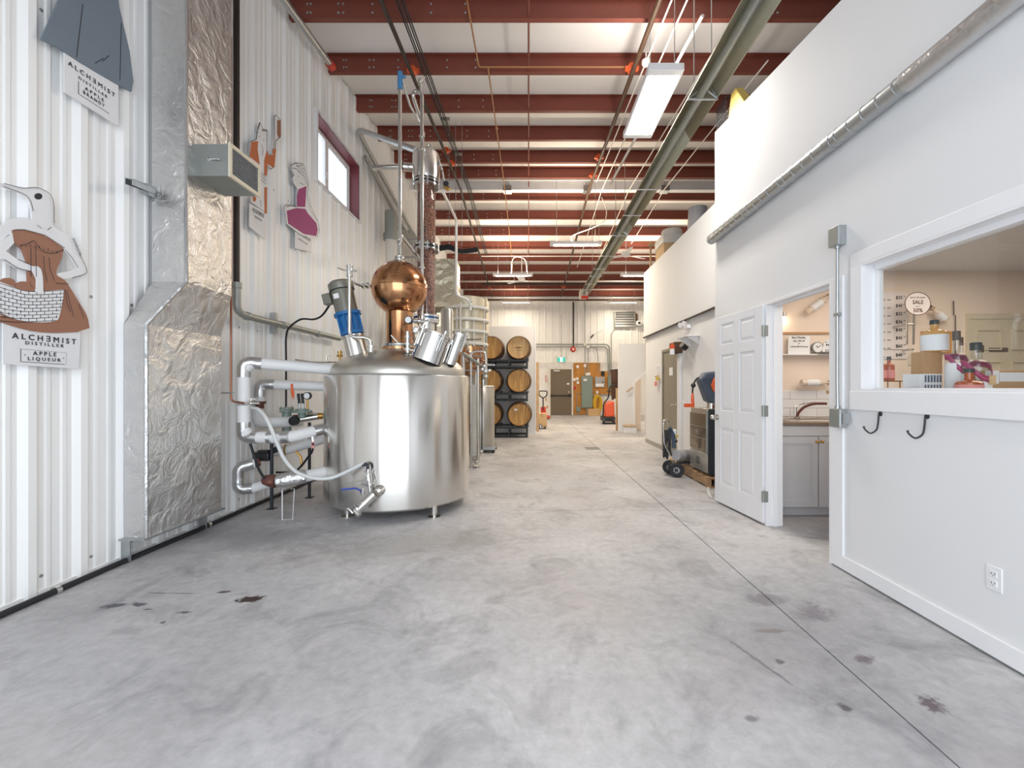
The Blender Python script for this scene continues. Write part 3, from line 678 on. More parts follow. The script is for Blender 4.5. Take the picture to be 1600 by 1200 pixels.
sign_text(s2, 'D I S T I L L E R', y0+0.085, y1-0.085, 3.303, 0.018)
sign_text(s2, 'A P P L E', y0+0.125, y1-0.11, 3.262, 0.022)
sign_text(s2, 'B R A N D Y', y0+0.115, y1-0.105, 3.228, 0.022)
MB().box(SX+0.004,SX+0.0055,y0+0.085,y1-0.07,3.196,3.199).box(SX+0.004,SX+0.0055,y0+0.085,y0+0.087,3.196,3.28).build('frame_line', M['ink'], s2, smooth=0)

# --- sign 3: orange jacket cat with a hat ; sign 4: magenta dress
c3 = lambda a, b: onX(370+a*0.1918, 170+b*0.1918, SX)
s3 = thing('cutout_sign', 'cutout sign of an orange-jacketed figure raising a cup, half behind the grille box', 'sign', c3(170,1000))
plate(s3, 'figure', M['sign_white'], [(180,110),(205,165),(240,175),(235,330),(250,370),(275,380),(290,320),(295,60),(310,50),(350,90),(350,230),(310,260),(305,340),(300,470),(270,490),(238,450),(236,850),(110,760),(112,720),(180,700),(180,480),(90,395),(100,270),(150,250),(150,190)], c3, 0.0, 0.010)
plate(s3, 'text_plate', M['sign_white'], [(100,770),(98,958),(228,1068),(236,850)], c3, -0.003, 0.006)
for p in ([(110,270),(165,262),(160,330),(178,455),(95,390)], [(235,340),(250,380),(285,375),(285,325),(312,325),(300,460),(285,480),(240,445),(238,545),(215,540),(215,420)], [(215,640),(238,640),(236,855),(218,850)], [(120,715),(150,718),(148,745),(135,760),(122,745)]):
    plate(s3, 'jacket', M['sign_orange'], p, c3, 0.009, 0.0125)
plate(s3, 'cup', M['rust_brown'], [(322,90),(350,95),(352,225),(330,235),(320,200)], c3, 0.009, 0.0125)
ink(s3, [[(150,190),(165,200)],[(205,165),(195,180),(235,180)],[(195,290),(205,330),(200,380)],[(190,520),(230,560)],[(190,545),(228,590)],[(190,575),(226,615)],[(180,110),(160,190),(150,250)],[(240,175),(235,260)],[(185,740),(190,800)],[(205,250),(215,262)],[(170,220),(180,235)],[(298,60),(300,330)]], c3, 0.0126, 0.006)
q = [c3(122,790), c3(215,885)]
text('A L C H \u018e M I S T', M['ink'], s3, (SX+0.0075, (q[0].y+q[1].y)/2, (q[0].z+q[1].z)/2-0.01), (0,1,0), (0,0,1), abs(q[1].y-q[0].y), 0.045)
text('D I S T I L L E R', M['ink'], s3, (SX+0.0075, (q[0].y+q[1].y)/2, (q[0].z+q[1].z)/2-0.075), (0,1,0), (0,0,1), abs(q[1].y-q[0].y)*0.6, 0.022)
ink(s3, [[(180,110),(205,165),(240,175),(235,330),(250,370),(275,380),(290,320),(295,60),(310,50),(350,90),(350,230),(310,260),(305,340),(300,470),(270,490),(238,450)],[(180,480),(90,395),(100,270),(150,250),(150,190),(180,110)]], c3, 0.0106, 0.007)
c4 = c3
s4 = thing('cutout_sign', 'cutout sign of a hatted figure in a magenta dress, left below the high window', 'sign', c4(540,1150))
plate(s4, 'text_plate', M['sign_white'], [(472,985),(472,1138),(603,1165),(612,1030)], c4, -0.003, 0.006)
plate(s4, 'figure', M['sign_white'], [(430,470),(470,440),(540,450),(555,520),(575,590),(575,640),(565,720),(600,830),(655,920),(668,985),(645,1048),(540,1035),(475,1000),(398,940),(385,830),(378,795),(400,782),(480,800),(488,655),(450,600),(440,560),(460,540)], c4, 0.0, 0.010)
plate(s4, 'dress', M['sign_magenta'], [(497,655),(560,630),(550,800),(485,798),(482,720)], c4, 0.009, 0.0125)
plate(s4, 'dress', M['sign_magenta'], [(400,830),(480,808),(550,815),(572,852),(640,930),(652,985),(640,1037),(540,1020),(412,935)], c4, 0.009, 0.0125)
ink(s4, [[(432,480),(480,490),(540,550),(575,635)],[(470,445),(500,480),(545,530)],[(480,470),(530,460)],[(460,540),(440,560),(455,600)],[(500,560),(495,545)],[(470,575),(476,585)],[(520,480),(545,500)],[(500,600),(540,620)],[(575,700),(600,800),(650,910)],[(395,800),(430,790)],[(490,500),(505,525)]], c4, 0.0126, 0.006)
ink(s4, [[(430,470),(470,440),(540,450),(555,520),(575,590),(575,640),(565,720),(600,830),(655,920),(668,985),(645,1048)],[(475,1000),(398,940),(385,830),(378,795),(400,782),(480,800),(488,655),(450,600),(440,560),(460,540),(430,470)]], c3, 0.0106, 0.007)
q = [c4(535,1050), c4(600,1062)]
text('A L C H \u018e M I S T', M['ink'], s4, (SX+0.0075, (q[0].y+q[1].y)/2-0.1, (q[0].z+q[1].z)/2), (0,1,0), (0,0,1), 0.38, 0.045)
text('D I S T I L L E R', M['ink'], s4, (SX+0.0075, (q[0].y+q[1].y)/2-0.1, (q[0].z+q[1].z)/2-0.075), (0,1,0), (0,0,1), 0.22, 0.022)

# --- galvanised strut arm beside the duct
a = thing('wall_bracket', 'short galvanized strut arm sticking out beside the foil-wrapped duct', 'bracket', (-2.98, 3.23, 2.98))
pA, pB = Vector((XL+0.03, 3.285, 2.99)), Vector((-2.72, 3.16, 3.01))
pA = onX(238, 298, -2.93); pB = onX(201, 283, -2.80)
d = (pB-pA).normalized(); sd = d.cross(Vector((0,0,1))).normalized()*0.022; up = Vector((0,0,0.022))
m = MB(); 
for s0, s1_ in ((-1,-0.85),(0.85,1)): m.hexa([pA+sd*s0-up, pA+sd*s1_-up, pA+sd*s1_+up, pA+sd*s0+up], [pB+sd*s0-up, pB+sd*s1_-up, pB+sd*s1_+up, pB+sd*s0+up])
m.hexa([pA-sd+up*0.8, pA+sd+up*0.8, pA+sd+up, pA-sd+up], [pB-sd+up*0.8, pB+sd+up*0.8, pB+sd+up, pB-sd+up])
m.build('channel', M['galv'], a, smooth=0)
MB().cbox(pA-Vector((0.03,0,0)), 0.04, 0.08, 0.08).build('base_plate', M['galv'], a, smooth=0)

# --- foil-wrapped duct
du = thing('insulated_duct', 'tall foil-wrapped insulated air duct standing against the left wall', 'duct', (-2.9, 3.6, 0.0))
def wrinkle(mb, corners, nu, nv, amp=0.007, f=7.0):
    p = [Vector(c) for c in corners]; n = (p[1]-p[0]).cross(p[3]-p[0]).normalized(); vs = []; fs = []
    for j in range(nv+1):
        for i in range(nu+1):
            u, v = i/nu, j/nv
            q = p[0]*(1-u)*(1-v)+p[1]*u*(1-v)+p[2]*u*v+p[3]*(1-u)*v
            e = min(1, 6*min(u, 1-u))*min(1, 10*min(v, 1-v))
            s = Vector((q.x*f, q.y*f*1.0+q.z*3.0, q.z*f*1.5))
            k = noise.noise(s)*1.0+abs(noise.noise(s*2.1+Vector((7,3,1))))*1.1-0.3
            vs.append(q+n*amp*k*e)
    for j in range(nv):
        for i in range(nu):
            a = j*(nu+1)+i; fs.append((a, a+1, a+nu+2, a+nu+1))
    mb.add(vs, fs)
xw = -2.965
secs = [(0.17, 3.19, 3.97, -2.805), (1.74, 3.19, 3.97, -2.805), (2.11, 3.43, 3.955, -2.70), (6.0, 3.43, 3.955, -2.70)]
names = ['lower_section', 'transition', 'upper_section']
for (z0, ya, yb, xa), (z1, yc, yd, xc), nm in zip(secs, secs[1:], names):
    m = MB(); nv = max(6, int((z1-z0)/0.035)) if nm != 'upper_section' else 80
    wrinkle(m, [(xa,ya,z0),(xa,yb,z0),(xc,yd,z1),(xc,yc,z1)], 24, nv, 0.008)
    wrinkle(m, [(xw,ya,z0),(xa,ya,z0),(xc,yc,z1),(xw,yc,z1)], 10, nv, 0.007)
    m.add([(xw,yb,z0),(xa,yb,z0),(xc,yd,z1),(xw,yd,z1)], [(3,2,1,0)])
    if nm == 'lower_section': m.add([(xw,ya,z0),(xa,ya,z0),(xa,yb,z0),(xw,yb,z0)], [(0,1,2,3)])
    m.build(nm, M['foil'], du, smooth=50)
t = MB()
t.tube([(-2.80,3.185,0.18),(-2.80,3.185,1.74),(-2.695,3.425,2.11),(-2.695,3.425,5.9)], 0.014, 6)
t.build('corner_tape', M['foil_s'], du)
MB().box(XL+0.03, -2.78, 3.15, 3.99, 0.165, 0.178).build('base_flange', M['galv'], du, smooth=0)
ft = MB().box(-2.965, -2.90, 3.165, 3.175, 0.0, 0.168).box(-2.965,-2.955,3.165,3.23,0,0.168).build('foot', M['galv'], du, smooth=0)
dup_part(ft, du, (0, 0.75, 0))
gx = MB().box(-2.72, -2.405, 3.50, 3.515, 2.98, 3.235).box(-2.72, -2.405, 3.86, 3.875, 2.98, 3.235).box(-2.72,-2.405,3.50,3.875,3.225,3.235).box(-2.72,-2.405,3.50,3.875,2.98,2.99).build('grille_box', M['galv_dull'], du, smooth=0)
m = MB(); xg = -2.40
for a in ((3.49,3.885,3.215,3.245),(3.49,3.885,2.97,3.0),(3.49,3.515,2.97,3.245),(3.86,3.885,2.97,3.245)): m.box(-2.41,-2.392,*a)
m.build('grille_frame', M['cream'], gx, smooth=0)
MB().box(-2.43,-2.42,3.51,3.87,2.99,3.23).build('grille_shade', M['black'], gx, smooth=0)  # black sheet painted in for the shaded hollow behind the grille
m = MB()
for i in range(17): m.box(-2.409,-2.403,3.52+i*0.021,3.524+i*0.021,3.0,3.215)
for i in range(11): m.box(-2.408,-2.402,3.515,3.862,3.008+i*0.02,3.012+i*0.02)
m.build('grille_mesh', M['grey_plast'], gx, smooth=0, kind='stuff')
m = MB().tube([(-2.56,3.497,3.112),(-2.50,3.485,3.108),(-2.47,3.485,3.105)],0.008,6).lathe([(0.016,0),(0.016,0.006),(0,0.01)],(-2.57,3.50,3.112),(0,-1,0),8)
m.build('damper_handle', M['chrome'], gx)

# --- downpipe / conduits right of the duct
v = thing('wall_conduit', 'dark vertical conduit turning into a horizontal grey pipe right of the foil duct', 'pipe', (-2.87, 4.12, 1.6))
x, yy = -2.88, 4.28
def wp(px, py, X=-2.87): return onX(px, py, X)
a = wp(369.5, 445); a2 = wp(369.5, 60)
MB().cyl((a.x,a.y,a.z), (a.x,a.y,roof(a.y)-0.3), 0.028).build('black_riser', M['pipe_black'], v)
b = wp(370, 447); c = wp(370, 488)
MB().tube(rnd([(b.x,b.y,b.z+0.02),(c.x,c.y,c.z-0.0),(c.x,c.y+0.25,c.z-0.015),(-2.87,6.6,c.z-0.0)],0.09), 0.036, 10).build('grey_pipe', M['galv_dull'], v)
m = MB()
for yk in (c.y+0.13, 5.05, 5.9): m.cyl((-2.87,yk,c.z-0.012),(-2.87,yk+0.06,c.z-0.012),0.043)
m.cyl((b.x,b.y,b.z-0.02),(b.x,b.y,b.z+0.035),0.044)
m.sep('coupling', M['galv_dull'], v)
MB().box(-2.97,-2.90,4.99,5.03,c.z-0.12,c.z+0.12).build('strut', M['galv'], v, smooth=0)
a = wp(361, 440, -2.82); b = wp(361, 627, -2.82)
cu = thing('copper_pipe', 'thin copper pipe running down the wall right of the foil duct', 'pipe', (b.x, b.y, b.z))
MB().tube(rnd([(a.x,a.y,4.6),(b.x,b.y,b.z),(b.x+0.12,b.y+0.02,b.z-0.02)],0.04), 0.0095, 8).build('tube', M['copper_dk'], cu)
p = wp(361, 614, -2.82)-Vector((0.06,0,0)); MB().cbox(p, 0.16, 0.03, 0.012).build('clip', M['galv'], cu, smooth=0)
q = Vector((b.x+0.12,b.y+0.02,b.z-0.02)); 
MB().cyl(q, q+Vector((0.12,0.03,0)), 0.013).ball(q+Vector((0.05,0.012,0)),0.022,10).cyl(q+Vector((0.05,0.012,0)),q+Vector((0.05,0.012,0.04)),0.006).box(q.x+0.02,q.x+0.10,q.y,q.y+0.015,q.z+0.038,q.z+0.044).build('ball_valve', M['steel_thin'], cu)
# black hose along the base of the wall
hs = thing('floor_hose', 'black hose lying along the foot of the left wall', 'hose', (-2.93, 3.5, 0.0))
MB().tube([(-2.925+0.006*math.sin(k*1.3),-0.9+0.3*k,0.021) for k in range(27)], 0.019, 8).build('tube', M['rubber'], hs)
m = MB()
for yy in (2.68, 3.96): m.cyl((-2.925,yy,0.022),(-2.925,yy+0.03,0.022),0.026)
m.sep('hose_clamp', M['chrome'], hs)

# ================================================================ INSULATED PIPEWORK BESIDE THE STILL
def piperun(name, label, pts, r, elbows, m_main=None, group=None):
    """white covered pipe along pts, foil-taped elbows at the listed corner indices"""
    pts = [Vector(p) for p in pts]
    t = thing(name, label, 'pipe', pts[-1], group)
    MB().tube(rnd(pts, r*2.2, 7), r, 16).build('pipe_cover', m_main or M['pvc'], t)
    for i in elbows:
        a, b, c = pts[i-1], pts[i], pts[i+1]
        d0 = (a-b).normalized(); d1 = (c-b).normalized()
        L = r*2.6
        MB().tube(rnd([b+d0*min(L,(a-b).length), b, b+d1*min(L,(c-b).length)], r*2.2, 8), r*1.06, 16).build('foil_elbow', M['foil_s'], t)
    return t
def foilband(t, p, q, r, m='foil_s'): MB().tube([p, p*0.5+q*0.5, q], r, 16).build('foil_band', M[m], t)
WX = -2.76
top = onX(381, 566, WX); bot = onX(381, 683, WX)
TA = P(528, 578, 4.62); TB = P(512, 668, 4.50)
pa = piperun('insulated_pipe', 'uppermost white covered pipe entering the tank, with foil elbow at the wall', [top-Vector((0,0,0.42)), top, TA], 0.056, [1])
k = P(494,574,4.55); foilband(pa, k-Vector((0.05,0.03,-0.004)), k+Vector((0.05,0.03,-0.004)), 0.059)
pb_ = P(404, 686, 4.05)
mid = P(450, 684, 4.20)
pr = piperun('insulated_pipe', 'white covered pipe with foil bands bending forward to the tank at mid height', [top-Vector((0,0,0.40)), bot, mid, TB], 0.056, [1])
foilband(pr, bot*0.45+mid*0.55, mid+(TB-mid)*0.05, 0.059); foilband(pr, mid+(TB-mid)*0.62, mid+(TB-mid)*0.9, 0.058)
MB().cyl(P(500,671,4.42), P(510,671,4.4), 0.012).cyl(P(487,677,4.36),P(489,690,4.36),0.016).build('sample_fitting', M['chrome'], pr)
# second run
e1 = P(406, 600, 4.72); e2 = P(406, 628, 4.72); tB = P(520, 604, 4.95)
p2_ = piperun('insulated_pipe', 'second white covered pipe with foil elbow over a rusty flange', [e2, e1, tB], 0.054, [1])
MB().cyl(P(406,627,4.72), P(406,631,4.72), 0.060).cyl(P(406,631,4.72), P(406,638,4.72), 0.042).build('rusty_flange', M['rusty'], p2_)
MB().tube([P(456,600,4.62), P(456.5,612,4.60), P(458,622,4.60), P(458,610,4.60)], 0.012, 8).build('orange_tag', M['orange'], p2_)
r1 = P(404, 640, 4.72); r2 = P(404, 660, 4.72); r3 = P(440, 660, 4.82)
p3_ = piperun('insulated_pipe', 'short white covered pipe behind the wall riser leading to the green valve', [r1, r2, r3, P(470,658,5.0)], 0.062, [])
# lower run
l0 = P(428, 706, 4.80); l1 = P(520, 682, 5.1)
p4_ = piperun('insulated_pipe', 'white covered pipe low behind the clear hose, ending in a black valve', [l0, P(445,704,4.84), l1], 0.052, [])
MB().ring(P(446,703,4.82), 0.056, 0.008, (1,0.3,0)).build('yellow_band', M['brass'], p4_)
MB().tube([P(462,705,4.7), P(470,714,4.7), P(472,728,4.7)], 0.012, 8).build('brass_stub', M['brass'], p4_)
# U bend at the wall
u = [P(398,724,4.50), P(372,730,4.42), P(372,765,4.42), P(395,763,4.46), P(430,752,4.62), P(470,742,4.8)]
p5_ = piperun('insulated_pipe', 'foil U bend near the floor leading into a white covered pipe', u, 0.050, [1, 2])
MB().cyl(P(396,725,4.50), P(404,722,4.54), 0.045).build('rusty_flange', M['rusty'], p5_)
# foil wrapped drain with rusty end
f0 = P(413, 750, 4.18); f1 = P(432, 752, 4.18); f2 = P(478, 744, 4.25); f3 = P(515, 736, 4.42)
p6_ = thing('drain_pipe', 'crumpled foil-wrapped drain pipe with a brown wrapped end above the floor stand', 'pipe', (f1.x, f1.y, 0.0))
m = MB(); m.tube([f1*(1-k/24)+f2*(k/24) for k in range(25)], [0.062+0.010*math.sin(k*PI/24)+0.003*noise.noise(Vector((k*1.7,0.3,2))) for k in range(25)], 24)
m.v = [tuple(Vector(v)+Vector((noise.noise(Vector(v)*22),noise.noise(Vector(v)*22+Vector((9,0,0))),noise.noise(Vector(v)*22+Vector((0,9,0)))))*0.007) for v in m.v]
m.build('foil_wrap', M['foil'], p6_, smooth=80)
MB().tube([f2, f3], 0.056, 16).build('pipe_cover', M['pvc'], p6_)
MB().tube([f0-Vector((0.02,0,0)), f0, f1*0.5+f0*0.5, f1], [0.02,0.045,0.06,0.062], 12).build('brown_end', M['rusty'], p6_)
MB().tube([f1*0.6+f0*0.4+Vector((0,-0.01,0)), f1*0.6+f0*0.4+Vector((0.015,-0.062,0.0))],0.012,6).build('copper_tape', M['copper_dk'], p6_)
s0 = P(441, 766, 4.18)
MB().cyl((s0.x,s0.y,0.004),(s0.x,s0.y,s0.z),0.006).build('stand_wire', M['sign_white'], p6_)
MB().tube([(s0.x,s0.y,0.008),(s0.x+0.10,s0.y,0.008),(s0.x+0.10,s0.y+0.03,0.3),(s0.x+0.08,s0.y,0.30)],0.0035,6).build('stand_wire', M['sign_white'], p6_)
# black support posts
for px, d, lab, yt in ((424.5, 4.58, 'black steel pipe post standing behind the brown pipe end', 668), (483.5, 5.05, 'black steel pipe post standing close to the tank', 660)):
    z = P(px, yt, d).z; x = P(px, 700, d).x
    o = thing('support_post', lab, 'post', (x, d, 0)); MB().cyl((x,d,0),(x,d,z),0.017).build('post', M['black_steel'], o)
    MB().box(x-0.04,x+0.04,d-0.04,d+0.04,0,0.006).build('foot', M['black_steel'], o, smooth=0)
# black actuator valve at the wall
av = thing('actuator_valve', 'black valve actuator at the wall above the foil U bend', 'valve', P(410,715,4.62))
c = P(411, 713, 4.60); MB().cbox(c, 0.17, 0.10, 0.09).build('body', M['black'], av, bev=0.012)
MB().cbox(c+Vector((0.02,-0.02,0.055)), 0.10, 0.07, 0.03).build('cover', M['black'], av, bev=0.008)
MB().cyl(c+Vector((0.06,0,0.03)), c+Vector((0.16,0.05,0.075)), 0.02).cyl(c+Vector((0.15,-0.02,0.075)),c+Vector((0.15,0.03,0.075)),0.032).build('stem', M['black'], av)
# green valves
gv = thing('regulator_valve', 'grey-green valve body left of the tank below the black riser', 'valve', P(448,670,4.86))
a = P(448, 645, 4.9)
MB().cyl(a+Vector((0,0,-0.20)), a+Vector((0,0,0.02)), 0.048).cyl(a+Vector((0,0,0.01)), a+Vector((0,0,0.03)), 0.075).cyl(a+Vector((0,0,0.04)), a+Vector((0,0,0.06)), 0.075).cyl(a+Vector((0,0,-0.10)), a+Vector((0,0,-0.085)), 0.066).build('body', M['green_valve'], gv)
hb = MB().cyl(a+Vector((0.06,0,-0.0)), a+Vector((0.06,0,0.075)), 0.007, n=6).build('bolt', M['galv'], gv)
for i in range(1, 6):
    t = i*PI/3; dup_part(hb, gv, (0.06*(math.cos(t)-1), 0.06*math.sin(t), 0))
gr = thing('black_riser', 'thin black pipe rising up the wall from the grey-green valve', 'pipe', (a.x, a.y, a.z+0.06))
MB().tube(spl([P(447,640,4.9), P(447,600,4.9), P(447,560,4.9), P(447,528,4.9), P(452,512,5.0), P(470,499,5.05), P(490,499,4.9), P(503,493,4.7), P(514,478,4.62), P(517,472,4.6)],6), 0.011, 8).build('tube', M['rubber'], gr)
dv = thing('diaphragm_valve', 'grey-green diaphragm valve with gauge and two black handles left of the tank', 'valve', P(472,660,4.85))
a = P(472, 643, 4.85)
MB().cyl(a+Vector((0,0,-0.012)), a+Vector((0,0,0.008)), 0.105).cyl(a+Vector((0,0,0.008)), a+Vector((0,0,0.03)), 0.07).cyl(a+Vector((0,0,-0.07)), a+Vector((0,0,-0.012)), 0.04).build('body', M['green_valve'], dv)
MB().cyl(a+Vector((-0.1,0,-0.10)), a+Vector((0.14,0.08,-0.06)), 0.035).build('line', M['steel_thin'], dv)
MB().cyl(a+Vector((-0.06,-0.03,-0.10)), a+Vector((-0.06,-0.08,-0.10)), 0.05).build('knob', M['black'], dv)
MB().cyl(a+Vector((-0.10,0,-0.06)), a+Vector((-0.02,0,-0.055)), 0.022).build('red_union', M['rusty'], dv)
for dx in (-0.03, 0.01):
    MB().cyl(a+Vector((dx,0,0.03)), a+Vector((dx,0,0.09)), 0.012).build('stem', M['galv'], dv); MB().cyl(a+Vector((dx,0,0.09)), a+Vector((dx-0.012,0,0.20)), 0.015).build('handle', M['black'], dv)
MB().cyl(a+Vector((0.06,0,0.02)), a+Vector((0.065,0,0.15)), 0.01).build('gauge_stem', M['brass'], dv)
gg = MB().cyl(a+Vector((0.062,0.015,0.175)), a+Vector((0.062,-0.02,0.175)), 0.042, n=20).build('gauge_case', M['black'], dv)
MB().cyl(a+Vector((0.062,-0.02,0.175)), a+Vector((0.062,-0.022,0.175)), 0.033, n=20).build('dial', M['label_white'], gg)
yv = P(498,650,4.95); yw = thing('brass_cap_pipe', 'cream pipe end with a brass cap beside the tank', 'pipe', yv)
MB().cyl(yv-Vector((0.12,0,0)), yv, 0.04).build('pipe', M['cream'], yw); MB().cyl(yv, yv+Vector((0.05,0.01,0)), 0.036).build('cap', M['brass'], yw)
tp = thing('sample_line', 'thin stainless tube running level above the uppermost covered pipe', 'pipe', P(480,566,4.7))
MB().tube([P(462,562,4.9), P(488,566,4.7), P(525,566,4.6)], 0.009, 8).build('tube', M['steel_thin'], tp)
MB().cyl(P(510,563,4.62),P(510,557,4.62),0.01).box(P(510,557,4.6).x-0.03,P(510,557,4.6).x+0.03,4.60,4.62,P(510,557,4.6).z,P(510,557,4.6).z+0.008).build('valve', M['steel_thin'], tp)
bp2 = thing('brass_valve', 'small brass cock standing behind the left edge of the tank', 'valve', P(531,568,4.95))
MB().cyl(P(531,569,4.95),P(531,548,4.95),0.012).cyl(P(527,556,4.95),P(535,556,4.95),0.014).cyl(P(531,552,4.95),P(531,549,4.95),0.025).build('body', M['brass'], bp2)
# clear hose to the outlet
h = thing('clear_hose', 'translucent white hose looping from the pipework to the tank outlet valve', 'hose', P(480,745,4.1))
MB().tube(spl([P(393,637,4.22),P(404,640,4.10),P(416,654,4.02),P(428,680,3.98),P(436,700,3.96),P(445,718,3.95),P(460,735,3.94),P(478,744,3.94),P(500,748,3.95),P(520,746,3.97),P(542,737,3.99),P(562,727,4.0),P(569,724,4.0)],6), 0.0165, 10).build('tube', M['hose_clear'], h)
bc = thing('black_cable', 'black cable drooping from the foil elbow to the brown pipe end', 'cable', P(412,748,4.1))
MB().tube(spl([P(391,693,4.08),P(397,712,4.08),P(404,732,4.1),P(413,748,4.12)],6), 0.012, 8).build('cable', M['rubber'], bc)
bc = thing('black_cable', 'black cable from the sample fitting curving down to the floor pipe', 'cable', P(466,733,4.5))
MB().tube(spl([P(489,692,4.34),P(488,704,4.36),P(483,712,4.4),P(466,733,4.5),P(450,738,4.6),P(432,738,4.7)],6), 0.011, 8).build('cable', M['rubber'], bc)
MB().tube([P(489,690,4.345),P(488.6,700,4.35)],0.014,8).build('pink_tag', M['label_pink'], bc)

# ================================================================ THE STILL
C = Vector((-1.428, 4.815, 0))
ps = thing('pot_still', 'large stainless steel pot still with copper onion helmet and glass packed column', 'still', C)
def at(dx, dy, z): return Vector((C.x+dx, C.y+dy, z))
MB().lathe([(0,0.10),(0.70,0.10),(0.745,0.105),(0.763,0.125),(0.763,1.388),(0.757,1.40),(0.70,1.405)], C, n=96).build('kettle', M['stainless'], ps)
dome = [(0.705,1.40),(0.705,1.432),(0.697,1.475),(0.676,1.512),(0.64,1.545),(0.56,1.59),(0.45,1.635),(0.32,1.672),(0.16,1.697),(0,1.705)]
MB().lathe(dome, C, n=96).build('dome', M['brushed'], ps)
MB().ring(at(0,0,1.408), 0.712, 0.007, n=72, k=6).build('seam', M['galv_dull'], ps)
lg = MB().cyl(at(-0.36,-0.52,0.03), at(-0.36,-0.52,0.125), 0.03).cyl(at(-0.36,-0.52,0.0), at(-0.36,-0.52,0.014), 0.062).cyl(at(-0.36,-0.52,0.014), at(-0.36,-0.52,0.035), 0.018).build('leg', M['stainless'], ps)
for dx, dy in ((0.86,-0.02),(0.0,1.03),(0.8,1.03)): dup_part(lg, ps, (dx, dy, 0))
# neck and onion
MB().lathe([(0.185,1.695),(0.185,1.73),(0.15,1.73),(0.143,1.75),(0.143,2.115)], C, n=40).build('neck', M['copper'], ps)
MB().ring(at(0,0,1.728),0.178,0.013,n=40).ring(at(0,0,1.748),0.17,0.012,n=40).build('neck_clamp', M['chrome'], ps)
zc, R = 2.372, 0.302
on = MB().lathe([(0.143,zc-0.265)]+[(R*math.sin(a), zc-R*math.cos(a)) for a in [0.5+0.02*0+i*(PI-0.55)/30 for i in range(31)]]+[(0.04,zc+R)], C, n=64).build('onion_helmet', M['copper'], ps)
MB().ring(at(0,0,zc), R+0.001, 0.003, n=64, k=6).build('seam', M['copper'], on)
MB().cyl(at(0,0,zc+R-0.01), at(0,0,zc+R+0.05), 0.035).cyl(at(0,0,zc+R+0.02), at(0,0,zc+R+0.035), 0.062).ring(at(0,0,zc+R+0.045),0.05,0.01).build('top_clamp', M['chrome'], ps)
# tall pipe
tz = 4.71
MB().tube(rnd([at(0.0,0,zc+R+0.03), at(0.0,0,2.90), at(0.02,0.02,2.955)],0.03), 0.024, 12).build('vapour_pipe', M['chrome'], ps)
MB().tube(rnd([at(0.0,-0.02,2.86), at(0.02,0.0,2.965), P(630,372,4.87), P(661,411,5.2)],0.05), 0.026, 12).build('vapour_pipe', M['steel_thin'], ps)
MB().cyl(at(0.02,-0.05,2.90), at(0.02,-0.05,tz), 0.020, n=12).build('tall_pipe', M['steel_thin'], ps)
MB().cyl(at(0.02,-0.05,tz-0.17), at(0.02,-0.05,tz+0.02), 0.027).cyl(at(0.02,-0.05,tz-0.02),at(0.075,-0.03,tz-0.02),0.016).build('blue_tape', M['blue_strap'], ps)
MB().tube([at(0.03,-0.03,tz-0.03), P(641,165,5.0), P(657,194,5.15), P(663,210,5.25)], 0.013, 10).build('return_pipe', M['steel_thin'], ps)
m = MB(); 
for z in (2.90, 2.72): m.ring(at(0,0,z), 0.03, 0.009)
m.sep('pipe_clamp', M['chrome'], ps)
# side thermowell on the onion
MB().tube([at(-R+0.01,-0.02,zc+0.03), at(-R-0.10,-0.03,zc+0.02), at(-R-0.16,-0.03,zc+0.04), at(-R-0.25,-0.02,zc+0.09)], 0.016, 8).cyl(at(-R-0.05,-0.03,zc+0.025),at(-R-0.03,-0.03,zc+0.025),0.035).cyl(at(-R-0.10,-0.03,zc+0.02),at(-R-0.08,-0.03,zc+0.02),0.03).build('side_port', M['chrome'], ps)
# agitator: tilted on the left of the dome
ab = P(559, 556, 4.55); aT = P(531, 440, 4.55); ax = (aT-ab).normalized(); L = (aT-ab).length
def al(t): return ab+ax*(L*t)
ag = MB().lathe([(0.105,-0.06),(0.105,0.20),(0.115,0.20),(0.115,0.215)], ab, ax, 32).build('agitator_base', M['stainless'], ps)
gb = MB().lathe([(0.06,0.215),(0.10,0.22),(0.115,0.23),(0.115,0.255),(0.095,0.26),(0.10,0.33),(0.105,0.40),(0.10,0.42),(0.135,0.43),(0.135,0.46),(0,0.46)], ab, ax, 28)
gb = gb.build('gearbox', M['blue_paint'], ps)
side = ax.cross(Vector((0,1,0))).normalized()
m = MB()
for k in range(8):
    t = 2*PI*k/8; u = ax.orthogonal().normalized(); w = ax.cross(u); q = ab+(u*math.cos(t)+w*math.sin(t))*0.112
    m.tube([q+ax*0.25, q+ax*0.43], 0.012, 6)
m.build('gearbox_rib', M['blue_paint'], gb, kind='stuff')
MB().lathe([(0.0,0.46),(0.115,0.46),(0.115,0.70),(0.122,0.70),(0.126,0.72),(0.126,0.77),(0.10,0.795),(0,0.80)], ab, ax, 28).build('motor', M['motor_grey'], ps)
MB().ring(ab+ax*0.70, 0.121, 0.006, ax, 28).build('motor_seam', M['black_steel'], ps)
q = ab+ax*0.60-Vector((0.155,0.03,0)); tl = Matrix.Rotation(math.radians(-14), 3, 'Y')
MB().cbox(q, 0.085, 0.09, 0.11, tl).build('terminal_box', M['motor_grey'], ps, bev=0.008)
MB().cbox(ab+ax*0.62+Vector((-0.03,-0.114,0)), 0.055, 0.004, 0.05, tl).build('name_plate', M['label_white'], ps, smooth=0)
